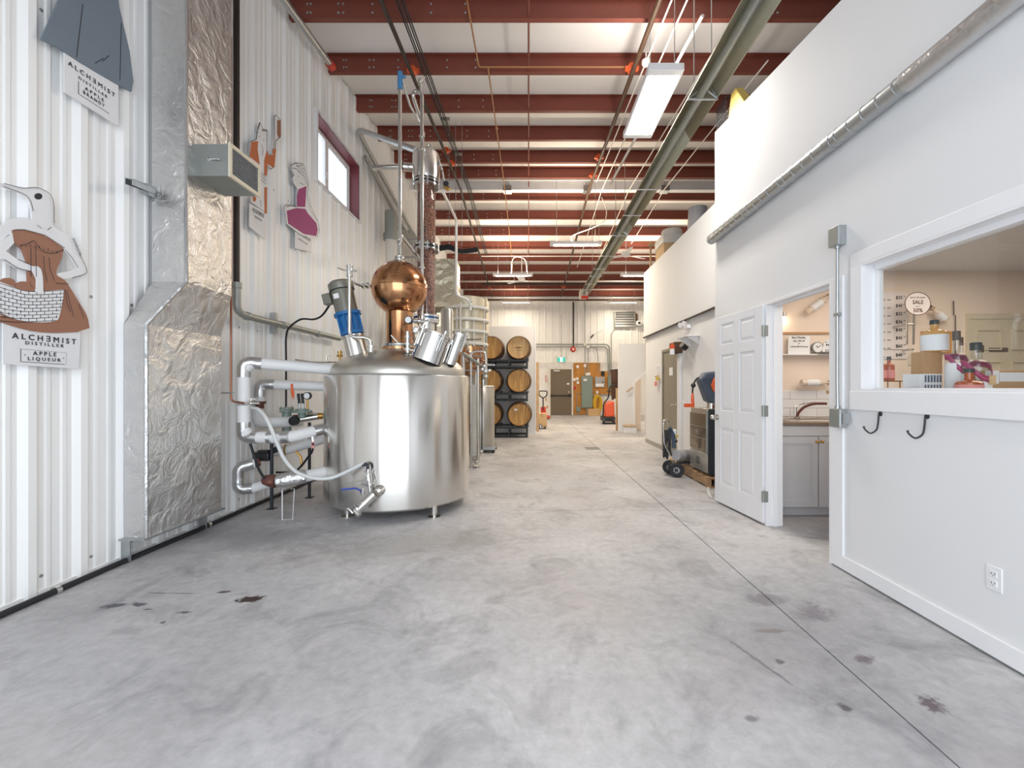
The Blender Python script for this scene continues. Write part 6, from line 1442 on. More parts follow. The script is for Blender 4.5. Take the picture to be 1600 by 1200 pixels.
# conduit boxes and tube
cx = thing('junction_box', 'galvanized junction box at the top of the conduit beside the doorway', 'electrical box', (2.17,3.06,2.27))
MB().box(2.142,2.20,3.01,3.11,2.27,2.405).build('case', M['galv'], cx, smooth=0, bev=0.003)
MB().box(2.138,2.142,3.015,3.105,2.275,2.40).build('cover', M['galv_dull'], cx, smooth=0)
MB().cyl((2.17,3.06,2.255),(2.17,3.06,2.27),0.017).build('connector', M['galv'], cx)
cl = thing('junction_box', 'galvanized box at the lower end of the conduit beside the doorway', 'electrical box', (2.17,3.03,1.0))
MB().box(2.135,2.184,2.985,3.09,1.0,1.13).build('case', M['galv'], cl, smooth=0, bev=0.003)
MB().box(2.131,2.135,2.99,3.085,1.005,1.125).build('cover', M['galv_dull'], cl, smooth=0)
MB().cyl((2.165,3.05,1.13),(2.165,3.05,1.15),0.017).box(2.14,2.184,2.96,2.985,1.03,1.10).sep('connector', M['galv'], cl)
cn = thing('wall_conduit', 'thin steel conduit joining the two boxes beside the doorway', 'conduit', (2.17,3.06,1.15))
MB().tube([(2.17,3.06,2.256),(2.17,3.06,1.30),(2.165,3.05,1.15)],0.0105,10).build('tube', M['galv'], cn)
MB().box(2.16,2.182,3.035,3.085,1.78,1.80).build('strap', M['galv'], cn, smooth=0)
# coat hooks
for px, py, lab in ((1376,648,'black iron coat hook under the sales window, nearer the doorway'),(1449,652,'black iron coat hook under the sales window, nearer the camera')):
    c = onX(px, py, XR); h = thing('coat_hook', lab, 'hook', (XR, c.y, c.z-0.12), 'coat hooks')
    MB().lathe([(0.015,0),(0.013,0.006),(0,0.010)], (XR, c.y, c.z+0.005), (-1,0,0), 14).build('mount', M['black_steel'], h)
    X = XR-0.012
    MB().tube(spl([(X,c.y,c.z),(X-0.004,c.y,c.z-0.05),(X-0.010,c.y+0.006,c.z-0.095),(X-0.034,c.y+0.022,c.z-0.118),(X-0.056,c.y+0.035,c.z-0.098),(X-0.062,c.y+0.040,c.z-0.083)],6),0.005,8).ball((X-0.062,c.y+0.040,c.z-0.081),0.0065,8).build('hook', M['black_steel'], h)
# outlet
c = onX(1554.5, 904, XR); o = thing('wall_outlet', 'white double power outlet low on the near right wall', 'outlet', (XR, c.y, c.z-0.06))
MB().box(XR-0.006,XR,c.y-0.036,c.y+0.036,c.z-0.058,c.z+0.058).build('plate', M['trim_white'], o, bev=0.003)
for s in (-1,1):
    f = MB().box(XR-0.009,XR-0.006,c.y-0.017,c.y+0.017,c.z+s*0.022-0.015,c.z+s*0.022+0.015).build('socket', M['label_white'], o, bev=0.002)
    MB().box(XR-0.0098,XR-0.009,c.y-0.009,c.y-0.006,c.z+s*0.022-0.003,c.z+s*0.022+0.007).box(XR-0.0098,XR-0.009,c.y+0.005,c.y+0.008,c.z+s*0.022-0.003,c.z+s*0.022+0.006).cyl((XR-0.009,c.y,c.z+s*0.022-0.008),(XR-0.0098,c.y,c.z+s*0.022-0.008),0.0025,n=8).build('slots', M['grey_plast'], f, smooth=0, kind='stuff')
# spiral duct
sp = thing('spiral_duct', 'slim galvanized spiral duct running along the top of the near right wall', 'duct', (2.14, 3.5, 3.01))
y0 = 2.45
while y0 < 5.05:
    y1 = min(y0+0.62, 5.10); MB().cyl((2.14,y0,3.01),(2.14,y1-0.003,3.01),0.054,n=24).build('duct_section', M['galv'], sp)
    MB().cyl((2.14,y1-0.03,3.01),(2.14,y1+0.03 if y1 < 5.05 else y1,3.01),0.0575,n=24).build('collar', M['galv'], sp); y0 = y1
m = MB()
for k in range(22): m.ring((2.14,2.5+0.12*k,3.01),0.0545,0.0035,(0.12,1,0),20,5)
m.build('seam', M['galv'], sp, kind='stuff')
MB().tube([(2.14,0.2,3.01),(2.14,1.2,3.01),(2.14,2.46,3.01)],0.060,18).build('foil_sleeve', M['foil_s'], sp)
MB().lathe([(0,0),(0.05,0.0),(0.056,-0.02),(0.056,-0.04)],(2.14,5.115,3.01),(0,1,0),20).build('end_cap', M['galv_dull'], sp)
# ---- aisle: grey steel door
ya, yb2 = 7.93, 8.86
d3 = MB().box(2.728,2.74,ya+0.05,yb2-0.05,0.01,1.98).build('door_3', M['door_grey'], kind='structure', smooth=0)
MB().box(2.71,2.74,ya,ya+0.05,0,2.03).box(2.71,2.74,yb2-0.05,yb2,0,2.03).box(2.71,2.74,ya,yb2,1.98,2.03).build('frame', M['door_grey'], d3, smooth=0)
MB().tube(rnd([(2.728,8.05,0.95),(2.67,8.05,0.95),(2.67,8.17,0.955)],0.02),0.010,8).cyl((2.728,8.05,0.95),(2.718,8.05,0.95),0.028).build('handle', M['steel_thin'], d3)
c = onX(1048.5,580.5,2.727); MB().box(2.724,2.728,c.y-0.10,c.y+0.10,c.z-0.075,c.z+0.075).build('notice', M['label_white'], d3, smooth=0)
for z in (1.65,0.3): MB().cyl((2.708,yb2-0.055,z-0.06),(2.708,yb2-0.055,z+0.06),0.012,n=8).build('hinge', M['galv_dull'], d3)
MB().box(2.70,2.74,7.80,7.92,0.0,1.93).build('trim_7', M['wall_white'], kind='structure', smooth=0)
c = onX(1027.5,578,2.735); n_ = thing('wall_notice', 'white paper notice on the wall left of the grey steel door', 'notice', (2.735,c.y,c.z-0.1))
MB().box(2.733,2.739,c.y-0.12,c.y+0.12,c.z-0.11,c.z+0.10).build('paper', M['label_white'], n_, smooth=0)
m = MB()
for k in range(4): m.box(2.7322,2.733,c.y-0.09,c.y+0.07-0.02*(k%2),c.z-0.08+0.045*k,c.z-0.072+0.045*k)
m.build('print_lines', M['grey_plast'], n_, smooth=0, kind='stuff')
c = onX(1026,595,2.70); k_ = thing('key_rack', 'small hanging bunch with yellow and pink tags below the paper notice', 'keys', (2.70,c.y,c.z-0.1))
MB().cbox(c+Vector((0,-0.05,0.05)),0.04,0.12,0.09).build('yellow_tag', M['lemon'], k_, bev=0.01); MB().cbox(c+Vector((-0.01,0.04,-0.06)),0.03,0.12,0.10).build('pink_tag', M['label_pink'], k_, bev=0.01)
MB().cyl(c+Vector((0.04,0.0,0.09)),c+Vector((-0.03,0.0,0.09)),0.012).build('peg', M['black'], k_)
# battery charger / dark unit with orange bottle
c = onX(1070,541,2.66); bu = thing('wall_dispenser', 'dark wall unit with an orange and white bottle beside the grey door top', 'dispenser', (2.66,c.y,c.z-0.1))
MB().box(2.58,2.735,7.72,8.0,c.z-0.09,c.z+0.11).build('case', M['pipe_brown'], bu, bev=0.02)
b0 = Vector((2.54,7.70,c.z-0.12)); MB().cyl(b0,b0+Vector((0,0,0.14)),0.042,n=16).build('bottle', M['label_white'], bu)
MB().cyl(b0+Vector((0,0,0.10)),b0+Vector((0,0,0.17)),0.044,n=16).cyl(b0+Vector((0,0,0.17)),b0+Vector((0,0,0.20)),0.02).build('orange_top', M['orange'], bu)
MB().cyl((2.70,7.48,c.z-0.03),(2.62,7.44,c.z+0.03),0.05).cyl((2.735,7.48,c.z),(2.70,7.48,c.z-0.03),0.02).build('dark_lamp', M['black'], bu)
# flood light and shelf
c = onX(1073,508,2.70); fl = thing('twin_spot', 'white twin emergency spot lamp high on the aisle wall', 'lamp', (2.70,c.y,c.z))
MB().box(2.67,2.74,c.y-0.10,c.y+0.10,c.z-0.06,c.z+0.0).build('case', M['trim_white'], fl, bev=0.01)
for s in (-1,1): MB().lathe([(0.02,0),(0.045,0.05),(0.047,0.06),(0,0.06)],(2.66,c.y+s*0.09,c.z+0.02),(-1,-0.4,-0.2),16).build('lamp_head', M['trim_white'], fl)
ws = thing('wall_shelf', 'small white bracket shelf on the aisle wall above the dark unit', 'shelf', (2.65,7.2,2.1))
MB().box(2.52,2.74,6.95,7.45,2.10,2.115).build('board', M['trim_white'], ws, smooth=0)
for y in (7.02,7.38): MB().hexa([(2.735,y,1.98),(2.74,y,1.98),(2.74,y+0.012,1.98),(2.735,y+0.012,1.98)],[(2.55,y,2.10),(2.74,y,2.10),(2.74,y+0.012,2.10),(2.55,y+0.012,2.10)]).build('bracket', M['trim_white'], ws, smooth=0)
# hose reel
hr_ = thing('hose_reel', 'slate and orange retractable hose reel on the aisle wall above the open door edge', 'hose reel', (2.60,6.05,1.1))
cy_, cz_ = 6.02, 1.275
oc = [(-0.26,0.10),(-0.16,0.21),(0.10,0.23),(0.24,0.14),(0.26,-0.06),(0.12,-0.20),(-0.02,-0.24),(-0.14,-0.18)]
rx = 2.56
def rp(u, v, w): return Vector((rx-0.02-w*1.0, cy_-u*1.0, cz_+v))
# the reel hangs square to the wall, its round face towards the camera
def rq(u, v, w): return Vector((rx+u, cy_+w, cz_+v))
MB().prism([(a*0.85,b) for a, b in oc], rq, -0.09, 0.09).build('case', M['reel_blue'], hr_, bev=0.025)
MB().prism([(-0.04,0.13),(0.13,0.12),(0.14,-0.04),(0.06,-0.09),(-0.05,-0.05),(-0.08,0.03)], rq, -0.105, -0.085).build('orange_badge', M['orange'], hr_, bev=0.006)
MB().box(2.68,2.74,cy_-0.06,cy_+0.06,cz_-0.14,cz_+0.14).build('wall_mount', M['black_steel'], hr_, smooth=0)
for k in range(3): MB().prism([(-0.20+0.012*k,0.115-0.04*k),(-0.06,0.15-0.04*k),(-0.06,0.135-0.04*k),(-0.20+0.012*k,0.10-0.04*k)], rq, -0.10, -0.088).build('rib', M['reel_blue'], hr_, smooth=0)
MB().tube(spl([rq(-0.21,0.14,0),rq(-0.26,0.10,-0.02),rq(-0.29,0.03,-0.02),rq(-0.30,-0.04,-0.02),rq(-0.30,-0.10,-0.02)],5),0.012,8).build('hose', M['black'], hr_)
MB().ball(rq(-0.29,0.03,-0.02),0.034,12).build('stop_ball', M['black'], hr_)
og = rq(-0.30,-0.125,-0.02)
MB().tube([og+Vector((0,0,0.05)),og,og+Vector((0.0,0,-0.10))],[0.014,0.02,0.026],8).cbox(og+Vector((-0.05,-0.01,-0.12)),0.13,0.04,0.05).build('orange_nozzle', M['orange'], hr_)
MB().tube([og+Vector((-0.02,0,-0.10)),og+Vector((-0.07,0,0.0))],0.008,6).tube([og+Vector((-0.09,0,-0.11)),og+Vector((-0.14,0,-0.06))],0.007,6).build('lever', M['label_white'], hr_)
# machine on a pallet
pt = thing('pallet', 'low wooden pallet under the stainless cabinet by the open door', 'pallet', (2.7,5.9,0))
for k in range(5): MB().box(2.27,2.73,5.50+0.20*k,5.62+0.20*k,0.115,0.135).build('deck_board', M['pallet'], pt, smooth=0)
for x in (2.27,2.48,2.69): MB().box(x,x+0.04,5.50,6.42,0.022,0.115).build('stringer', M['pallet'], pt, smooth=0)
for y in (5.50,5.92,6.32): MB().box(2.27,2.73,y,y+0.10,0.0,0.022).build('bottom_board', M['pallet'], pt, smooth=0)
mc = thing('stainless_cabinet', 'stainless steel undercounter cabinet with dark glass door and logo, standing on a pallet', 'cabinet', (2.5,5.9,0.135))
mx0, mx1, my0, my1 = 2.30, 2.72, 5.56, 6.20
MB().box(mx0+0.01,mx1,my0,my1,0.16,1.0).build('body', M['silver'], mc, bev=0.008)
MB().box(mx0+0.05,mx1-0.03,my0+0.05,my1-0.05,0.135,0.16).build('plinth', M['black_steel'], mc, smooth=0)
MB().box(mx0-0.01,mx0+0.01,my0+0.05,my1-0.02,0.44,0.93).build('glass_door', M['dark_glass'], mc, bev=0.003)
for z in (0.60,0.75): MB().box(mx0-0.012,mx0-0.01,my0+0.07,my1-0.04,z,z+0.008).build('shelf_edge', M['silver'], mc, smooth=0)
MB().box(mx0-0.008,mx0+0.01,my0+0.02,my1-0.02,0.17,0.42).build('lower_panel', M['silver'], mc, bev=0.003)
MB().box(mx0-0.004,mx1,my0-0.012,my0,0.16,1.0).build('side_panel', M['black_steel'], mc, smooth=0)
MB().box(mx0-0.02,mx0+0.01,my0+0.005,my0+0.045,0.42,0.98).build('door_handle', M['galv_dull'], mc, bev=0.004)
lp_ = MB()
for a in ((0.00,0.10,0.0,0.008),(0.0,0.012,0.0,0.09),(0.09,0.10,0.0,0.09),(0.0,0.10,0.082,0.09),(0.03,0.07,0.02,0.035),(0.045,0.055,0.03,0.07),(0.03,0.07,0.06,0.07)): lp_.box(mx0-0.0105,mx0-0.008,my0+0.28+a[0],my0+0.28+a[1],0.25+a[2],0.25+a[3])
lp_.build('logo', M['black'], mc, smooth=0, kind='stuff')
MB().cyl((mx0+0.12,5.75,1.0),(mx0+0.12,5.75,1.07),0.06).cyl((mx0+0.2,5.95,1.0),(mx0+0.2,5.95,1.05),0.05).sep('top_fitting', M['steel_thin'], mc)
ct = thing('red_coil', 'reddish coiled hose on top of the stainless cabinet', 'hose', (2.45,5.66,1.0)); 
for k in range(3): MB().ring((2.46,5.66,1.012+0.018*k),0.06,0.009,n=20,k=6).build('loop', M['rusty'], ct)
# pressure washer cart
px_ = thing('pump_cart', 'two wheeled pump cart with tangled dark cables and a grey motor by the aisle wall', 'pump cart', (2.15,6.3,0))
for y, x in ((6.18,2.10),(6.42,2.08)):
    w = MB(); w.lathe([(0.045,-0.025),(0.092,-0.028),(0.103,-0.015),(0.103,0.015),(0.092,0.028),(0.045,0.025)],(x,y,0.103),(0.35,1,0),28)
    w = w.build('tyre', M['rubber'], px_); MB().lathe([(0,-0.022),(0.05,-0.022),(0.062,-0.015),(0.062,0.015),(0.05,0.022),(0,0.022)],(x,y,0.103),(0.35,1,0),24).build('rim', M['plaster_grey'], w)
    h = MB()
    for k in range(6):
        t = k*PI/3; h.cyl((x-0.009,y-0.0215,0.103),(x-0.009+0.04*math.cos(t),y-0.0215,0.103+0.04*math.sin(t)),0.007,n=5)
    h.build('spokes', M['black_steel'], w, kind='stuff')
MB().cyl((2.10,6.15,0.103),(2.08,6.45,0.103),0.014).build('axle', M['black_steel'], px_)
hdl = rnd([P(1047,712,6.22), P(1038,694,6.22), P(1036.5,668,6.22), P(1037,656,6.22), P(1043,655,6.3), P(1045,662,6.32), P(1052,700,6.34), P(1053,722,6.34)],0.05)
MB().tube(hdl,0.013,8).build('handle_frame', M['steel_thin'], px_)
MB().box(2.04,2.16,6.2,6.4,0.14,0.17).cyl(P(1049,722,6.3),P(1055,726,6.2),0.02).build('base', M['black_steel'], px_, smooth=0)
mtr = P(1056,711,6.25); mte = P(1082,711,6.5)
MB().cyl(mtr, mtr*0.65+mte*0.35, 0.078, n=24).build('pump_head', M['plaster_grey'], px_); MB().cyl(mtr*0.65+mte*0.35, mte, 0.076, n=24).build('motor', M['grey_plast'], px_)
MB().box(2.18,2.42,6.3,6.42,0.17,0.20).build('motor_foot', M['black_steel'], px_, smooth=0)
m = MB()
for k in range(9):
    a = random.uniform(0,2*PI); q = []
    for j in range(7):
        t = j/6; q.append(P(1042+4.5*math.sin(a+t*5)+1.5*t+random.uniform(-2,2), 672+46*(0.5-0.5*math.cos(2*PI*t))*random.uniform(0.75,1.0), 6.24+0.02*math.cos(a+k)))
    m.tube(spl(q,4),0.011,6)
m.build('cable_loops', M['black'], px_, kind='stuff')
MB().tube([P(1046,668,6.3),P(1052,680,6.3),P(1053,700,6.3)],0.03,8).build('hose_bundle', M['reel_blue'], px_)
MB().cbox(P(1054,676,6.35),0.05,0.05,0.10).build('white_bottle', M['label_white'], px_, bev=0.015); MB().cbox(P(1058,681,6.35),0.03,0.03,0.04).build('yellow_clip', M['lemon'], px_, bev=0.005); MB().cyl(P(1053,690,6.3),P(1058,689,6.3),0.018).build('valve', M['black'], px_)
bd = thing('low_crate', 'low tan crate on the floor behind the pump cart', 'crate', (2.45,6.75,0)); MB().box(2.25,2.70,6.55,6.95,0,0.16).build('case', M['cardboard_lt'], bd, bev=0.005)
cl_ = thing('cord_scrap', 'pale cord bundle on the floor at the free edge of the open door', 'cord', (2.12,5.05,0))
for k in range(4): MB().tube(spl([(2.10+0.01*k,5.0+0.02*k,0.012),(2.08,5.05,0.05+0.02*k),(2.10,5.08,0.11-0.01*k),(2.13,5.10,0.04),(2.12+0.01*k,5.15,0.012)],4),0.006,5).build('cord', M['offwhite'], cl_)

# ================================================================ TASTING ROOM
TY = 4.95
tw = MB().box(XT,7.05,TY,5.01,0,2.6).build('wall_tasting_room', M['pink_wall'], kind='structure', smooth=0)
def T(px, py, y=TY): return P(px, py, y)
for r_ in range(3):
    for k in range(5):
        x0 = 2.36+0.305*k-(0.15 if r_ % 2 else 0); x1 = min(x0+0.30, 3.7); x0 = max(x0, XT+0.005)
        MB().box(x0,x1,TY-0.008,TY,0.945+0.10*r_,1.04+0.10*r_).build('tile', M['trim_white'], tw, smooth=0, bev=0.002)
cb_ = thing('sink_cabinet', 'pale grey base cabinet with two doors seen through the doorway', 'cabinet', (2.9,4.6,0))
MB().box(2.36,3.70,4.31,4.94,0.10,0.905).build('body', M['cab_grey'], cb_, smooth=0)
MB().box(2.36,3.70,4.36,4.94,0,0.10).build('plinth', M['cab_grey'], cb_, smooth=0)
MB().box(2.36,3.70,4.295,4.31,0.80,0.895).build('top_rail', M['cab_grey'], cb_, smooth=0, bev=0.002)
for x0, x1, kx in ((2.42,2.848,2.83),(2.860,3.29,2.878)):
    dd = MB().box(x0,x1,4.292,4.31,0.10,0.79).build('door', M['cab_grey'], cb_, smooth=0, bev=0.003)
    m = MB()
    for a in ((x0,x1,0.10,0.165),(x0,x1,0.725,0.79),(x0,x0+0.06,0.10,0.79),(x1-0.06,x1,0.10,0.79)): m.box(a[0],a[1],4.284,4.292,a[2],a[3])
    m.build('door_frame', M['cab_grey'], dd, smooth=0)
    MB().cyl((kx-0.005,4.284,0.745),(kx-0.005,4.262,0.745),0.006).ball((kx-0.005,4.255,0.745),0.016,12).build('knob', M['brass'], dd)
wt = thing('counter_top', 'thin dark edged counter top with inset steel sink', 'counter', (2.9,4.6,0.905))
MB().box(2.36,3.70,4.28,4.94,0.905,0.935).build('slab', mat('counter_brown', rgb(134,112,94), 0.35, var=0.15, scale=20), wt, bev=0.004)
m = MB()
for a in ((2.62,3.30,4.36,4.40),(2.62,3.30,4.80,4.86),(2.62,2.66,4.36,4.86),(3.26,3.30,4.36,4.86)): m.box(*a,0.935,0.943)
m.build('sink_rim', M['chrome'], wt, bev=0.002)
fa = thing('sink_faucet', 'bronze and chrome faucet with arched spout over the sink', 'faucet', (2.93,4.82,0.943))
b0 = Vector((2.96,4.80,0.943)); MB().tube(rnd([b0, b0+Vector((0.01,0,0.05)), b0+Vector((0.06,-0.02,0.12)), b0+Vector((0.15,-0.06,0.16)), b0+Vector((0.26,-0.10,0.16))],0.04),0.014,10).build('spout', M['rusty'], fa)
MB().cyl(b0,b0+Vector((0,0,0.012)),0.03).cyl(b0+Vector((-0.02,0,0.05)),b0+Vector((-0.02,0,0.12)),0.016).tube([b0+Vector((-0.02,0,0.12)),b0+Vector((0.04,0,0.15)),b0+Vector((0.2,0,0.17))],0.006,6).build('fitting', M['chrome'], fa)
# shelves and cards on the tasting room wall
s_ = thing('display_ledge', 'white picture ledge with cards on the tasting room wall behind the sink', 'shelf', (2.95,4.9,1.65))
MB().box(2.36,3.60,4.85,TY,T(0,554).z-0.012,T(0,554).z).build('board', M['trim_white'], s_, smooth=0)
MB().box(2.36,3.60,4.93,TY,T(0,522).z,T(0,522).z+0.02).build('upper_rail', M['cardboard'], s_, smooth=0)
zl = T(0,554).z
cd = thing('offer_card', 'tilted white card with a printed offer standing on the ledge', 'card', (3.05,4.88,zl))
x0, x1 = T(1231,0,4.9).x, T(1265,0,4.9).x
MB().hexa([(x0-0.01,4.88,zl),(x1-0.01,4.88,zl),(x1-0.01,4.884,zl),(x0-0.01,4.884,zl)],[(x0+0.01,4.905,zl+0.205),(x1+0.01,4.905,zl+0.205),(x1+0.01,4.909,zl+0.205),(x0+0.01,4.909,zl+0.205)]).build('card', M['label_white'], cd, smooth=0)
for tx, dz, w_ in (('Buy 3 Bottles',0.185,0.15),('Get 10% off',0.150,0.13),('or',0.118,0.02),('a Free Bird Pourer',0.085,0.20)):
    text(tx, M['ink'], cd, ((x0+x1)/2, 4.878+0.025*dz/0.205, zl+dz), (1,0,0), (0,0.12,1), w_, None, ext=0.0)
gd = thing('dial_clock', 'round silver dial leaning on the ledge beside the offer card', 'clock', (3.2,4.86,zl))
c = T(1277,543,4.88); MB().cyl((c.x,4.90,c.z),(c.x,4.87,c.z),0.062,n=28).build('case', M['galv_dull'], gd); MB().cyl((c.x,4.87,c.z),(c.x,4.868,c.z),0.052,n=28).build('dial', M['label_white'], gd)
m = MB(); m.tube([(c.x,4.866,c.z),(c.x+0.03,4.866,c.z+0.025)],0.003,5).tube([(c.x,4.866,c.z),(c.x-0.02,4.866,c.z+0.02)],0.003,5); m.build('hands', M['ink'], gd, kind='stuff')
bt = thing('bird_badge', 'white bird-shaped wooden badge with a bow tie on the ledge', 'ornament', (3.32,4.86,zl))
c = T(1292,543,4.88)
MB().prism([(0.0,0.085),(0.03,0.075),(0.045,0.04),(0.06,-0.03),(0.055,-0.075),(-0.055,-0.075),(-0.06,-0.03),(-0.045,0.04),(-0.03,0.075)], lambda u,v,w: (c.x+u,w,c.z+v), 4.865, 4.88).build('body', M['label_white'], bt, smooth=0)
m = MB().box(c.x-0.02,c.x-0.004,4.862,4.865,c.z+0.02,c.z+0.035).box(c.x+0.004,c.x+0.02,4.862,4.865,c.z+0.02,c.z+0.035).cyl((c.x-0.018,4.862,c.z+0.055),(c.x-0.018,4.865,c.z+0.055),0.006).cyl((c.x+0.018,4.862,c.z+0.055),(c.x+0.018,4.865,c.z+0.055),0.006).box(c.x-0.03,c.x+0.03,4.862,4.865,c.z-0.03,c.z-0.026).box(c.x-0.03,c.x+0.03,4.862,4.865,c.z-0.045,c.z-0.041)
m.build('bow_tie', M['ink'], bt, kind='stuff')
MB().box(c.x-0.12,c.x+0.10,4.83,4.86,zl,zl+0.02).build('tray', M['steel_thin'], bt, smooth=0)
def wall_bottle(label, p, q, capdark=True):
    """empty bottle fixed lying on the wall with a bracket at its neck"""
    p, q = Vector(p), Vector(q); a = q-p; L = a.length
    t = thing('wall_bottle', label, 'bottle', (p.x, p.y, min(p.z,q.z)))
    MB().lathe([(0,0),(0.034,0.0),(0.038,0.01),(0.038,L*0.58),(0.015,L*0.72),(0.013,L*0.92),(0,L*0.92)], p, a, 18).build('glass', mat('frosted_bottle', rgb(222,206,190), 0.2, var=0.2, scale=14), t)
    MB().lathe([(0,L*0.9),(0.02,L*0.9),(0.02,L),(0,L)], p, a, 12).build('stopper', M['stopper'], t)
    MB().lathe([(0.0385,L*0.15),(0.039,L*0.16),(0.039,L*0.5),(0.0385,L*0.51)], p, a, 18).build('label', M['label_white'], t)
    MB().cyl(p+a*0.82, (p+a*0.82).x and Vector(((p+a*0.82).x, TY, (p+a*0.82).z)), 0.012).build('bracket', M['steel_thin'], t)
    MB().ring(p+a*0.82, 0.022, 0.005, a).build('clip', M['brass'], t)
wall_bottle('bottle mounted slanting on the pink wall above the ledge', T(1263,487,4.87), T(1302,457,4.87))
wall_bottle('bottle mounted level on the pink wall above the faucet', T(1252,598,4.87), T(1304,598,4.87))
wall_bottle('bottle mounted slanting behind the sales window, right of the oval sale sign', T(1479,502,4.87), T(1452,478,4.87))
wl_ = thing('wall_lamp', 'small glowing wall lamp at the left edge of the doorway view', 'lamp', T(1224,495,4.9))
c = T(1224,495,4.9); MB().cyl(c, c+Vector((0,0,-0.08)), 0.03, n=16).build('bulb', M['bulb'], wl_); MB().cyl(c+Vector((0,0,0)),c+Vector((0,0,0.05)),0.032).cyl(c+Vector((0,0,0.02)),Vector((c.x,TY,c.z+0.02)),0.01).build('holder', M['steel_thin'], wl_)
# menu board
mn = thing('price_board', 'white price list board on the tasting room wall behind the sales window', 'sign', T(1394,560))
x0, x1, z0, z1 = T(1345,0).x, T(1416,0).x, T(0,561).z, T(0,457).z
MB().box(x0,x1,TY-0.012,TY-0.002,z0,z1).build('board', M['sale_pink'], mn, smooth=0)
pr_ = ('$35','$40','$32','$36','$45','$45','$60','$40')
for k, tx in enumerate(pr_):
    py = 465.5+12.6*k if k < 7 else 555
    c = T(1404.5, py, TY-0.012); text(tx, M['ink'], mn, (c.x,c.y-0.001,c.z), (1,0,0), (0,0,1), 0.072, 0.040)
    text('00', M['ink'], mn, (c.x+0.062,c.y-0.001,c.z+0.016), (1,0,0), (0,0,1), 0.022, 0.012)
m = MB()
for k in range(8):
    py = 465.5+12.6*k if k < 7 else 555
    c = T(1376, py, TY-0.0125); 
    for a, b, dz in ((-0.12,0.03,0.012),(-0.12,0.05,-0.022),(0.075,0.115,-0.022)): m.box(c.x+a,c.x+b,c.y-0.0008,c.y,c.z+dz-0.006,c.z+dz+0.006)
m.box(T(1350,0).x,T(1413,0).x,TY-0.0135,TY-0.0125,T(0,547).z,T(0,546).z)
m.build('print_lines', M['grey_plast'], mn, smooth=0, kind='stuff')
# oval sale sign
ss = thing('sale_sign', 'pale pink oval sale sign with a dark red rim', 'sign', T(1434,474,4.70))
c = T(1434,474.5,4.70); rx_, rz_ = 0.138, 0.122
ov = [(rx_*math.cos(2*PI*i/40), rz_*math.sin(2*PI*i/40)) for i in range(40)]
MB().prism(ov, lambda u,v,w: (c.x+u,w,c.z+v), 4.70, 4.708).build('card', M['sale_pink'], ss, smooth=0)
MB().tube([(c.x+u,4.70,c.z+v) for u, v in ov],0.004,6,True).build('rim', M['rusty'], ss)
for tx, dz, w_, h_ in (('end of year',0.065,0.17,0.020),('SALE',0.016,0.115,0.042),('up to',-0.030,0.045,0.012),('50%',-0.072,0.10,0.040)):
    text(tx, M['rusty'], ss, (c.x,4.699,c.z+dz), (1,0,0), (0,0,1), w_, h_)
MB().tube([(c.x-0.03,4.712,c.z-0.1),(c.x-0.03,4.72,c.z-0.44)],0.010,8).tube([(c.x-0.10,4.72,c.z-0.05),(c.x-0.10,4.72,c.z-0.44)],0.010,8).tube([(c.x-0.10,4.72,c.z-0.22),(c.x-0.03,4.72,c.z-0.22)],0.012,8).build('stand_tubes', M['steel_thin'], ss)
MB().cyl((c.x-0.065,4.72,c.z-0.22),(c.x-0.065,TY,c.z-0.22),0.012).build('arm', M['steel_thin'], ss)
lt = thing('wall_lantern', 'glass wall lantern below the sale sign', 'lamp', T(1427,572,4.85))
c = T(1427,560,4.80); MB().lathe([(0.05,-0.08),(0.055,0.0),(0.02,0.06),(0.012,0.10)], c, n=6).build('shade', M['clear'], lt); MB().cyl(c+Vector((0,0,0.10)),(c.x,TY,c.z+0.10),0.01).ring(c+Vector((0,0,-0.08)),0.05,0.005,n=6).build('bracket', M['steel_thin'], lt)
# panel door in the back wall
x0, x1, zt = T(1508,0).x, T(1508,0).x+0.86, T(0,499).z
d4 = MB().box(x0+0.03,x1,TY-0.02,TY,0.01,zt).build('door_4', M['cream'], kind='structure', smooth=0)
MB().box(x0,x0+0.03,TY-0.03,TY,0,zt+0.06).box(x0,x1+0.03,TY-0.03,TY,zt,zt+0.06).box(x1,x1+0.03,TY-0.03,TY,0,zt+0.06).build('frame', M['cream'], d4, smooth=0)
for a, b in ((0.10,0.38),(0.50,0.78)):
    for z0, z1 in ((zt-0.35,zt-0.12),(zt-1.05,zt-0.48),(0.2,0.9)):
        m = MB(); X0, X1 = x0+a, x0+b
        for q in ((X0,X1,z0,z0+0.012),(X0,X1,z1-0.012,z1),(X0,X0+0.012,z0,z1),(X1-0.012,X1,z0,z1)): m.box(q[0],q[1],TY-0.036,TY-0.02,q[2],q[3])
        m.build('panel_moulding', M['cream'], d4, smooth=0)
c = T(1556.5,546.5); MB().box(c.x-0.105,c.x+0.105,TY-0.028,TY-0.02,c.z-0.025,c.z+0.02).build('name_plaque', M['stopper'], d4, smooth=0)
fr2 = thing('framed_board', 'brown framed board on the wall behind the tall bottle in the sales window', 'frame', T(1460,551))
a, b = T(1438,518), T(1483,552)
m = MB()
for q in ((a.x,b.x,a.z-0.04,a.z),(a.x,b.x,b.z,b.z+0.04),(a.x,a.x+0.04,b.z,a.z),(b.x-0.04,b.x,b.z,a.z)): m.box(q[0],q[1],TY-0.03,TY-0.001,q[2],q[3])
m.build('frame', M['plywood'], fr2, smooth=0); MB().box(a.x+0.04,b.x-0.04,TY-0.012,TY-0.001,b.z+0.04,a.z-0.04).build('panel', M['pine'], fr2, smooth=0)
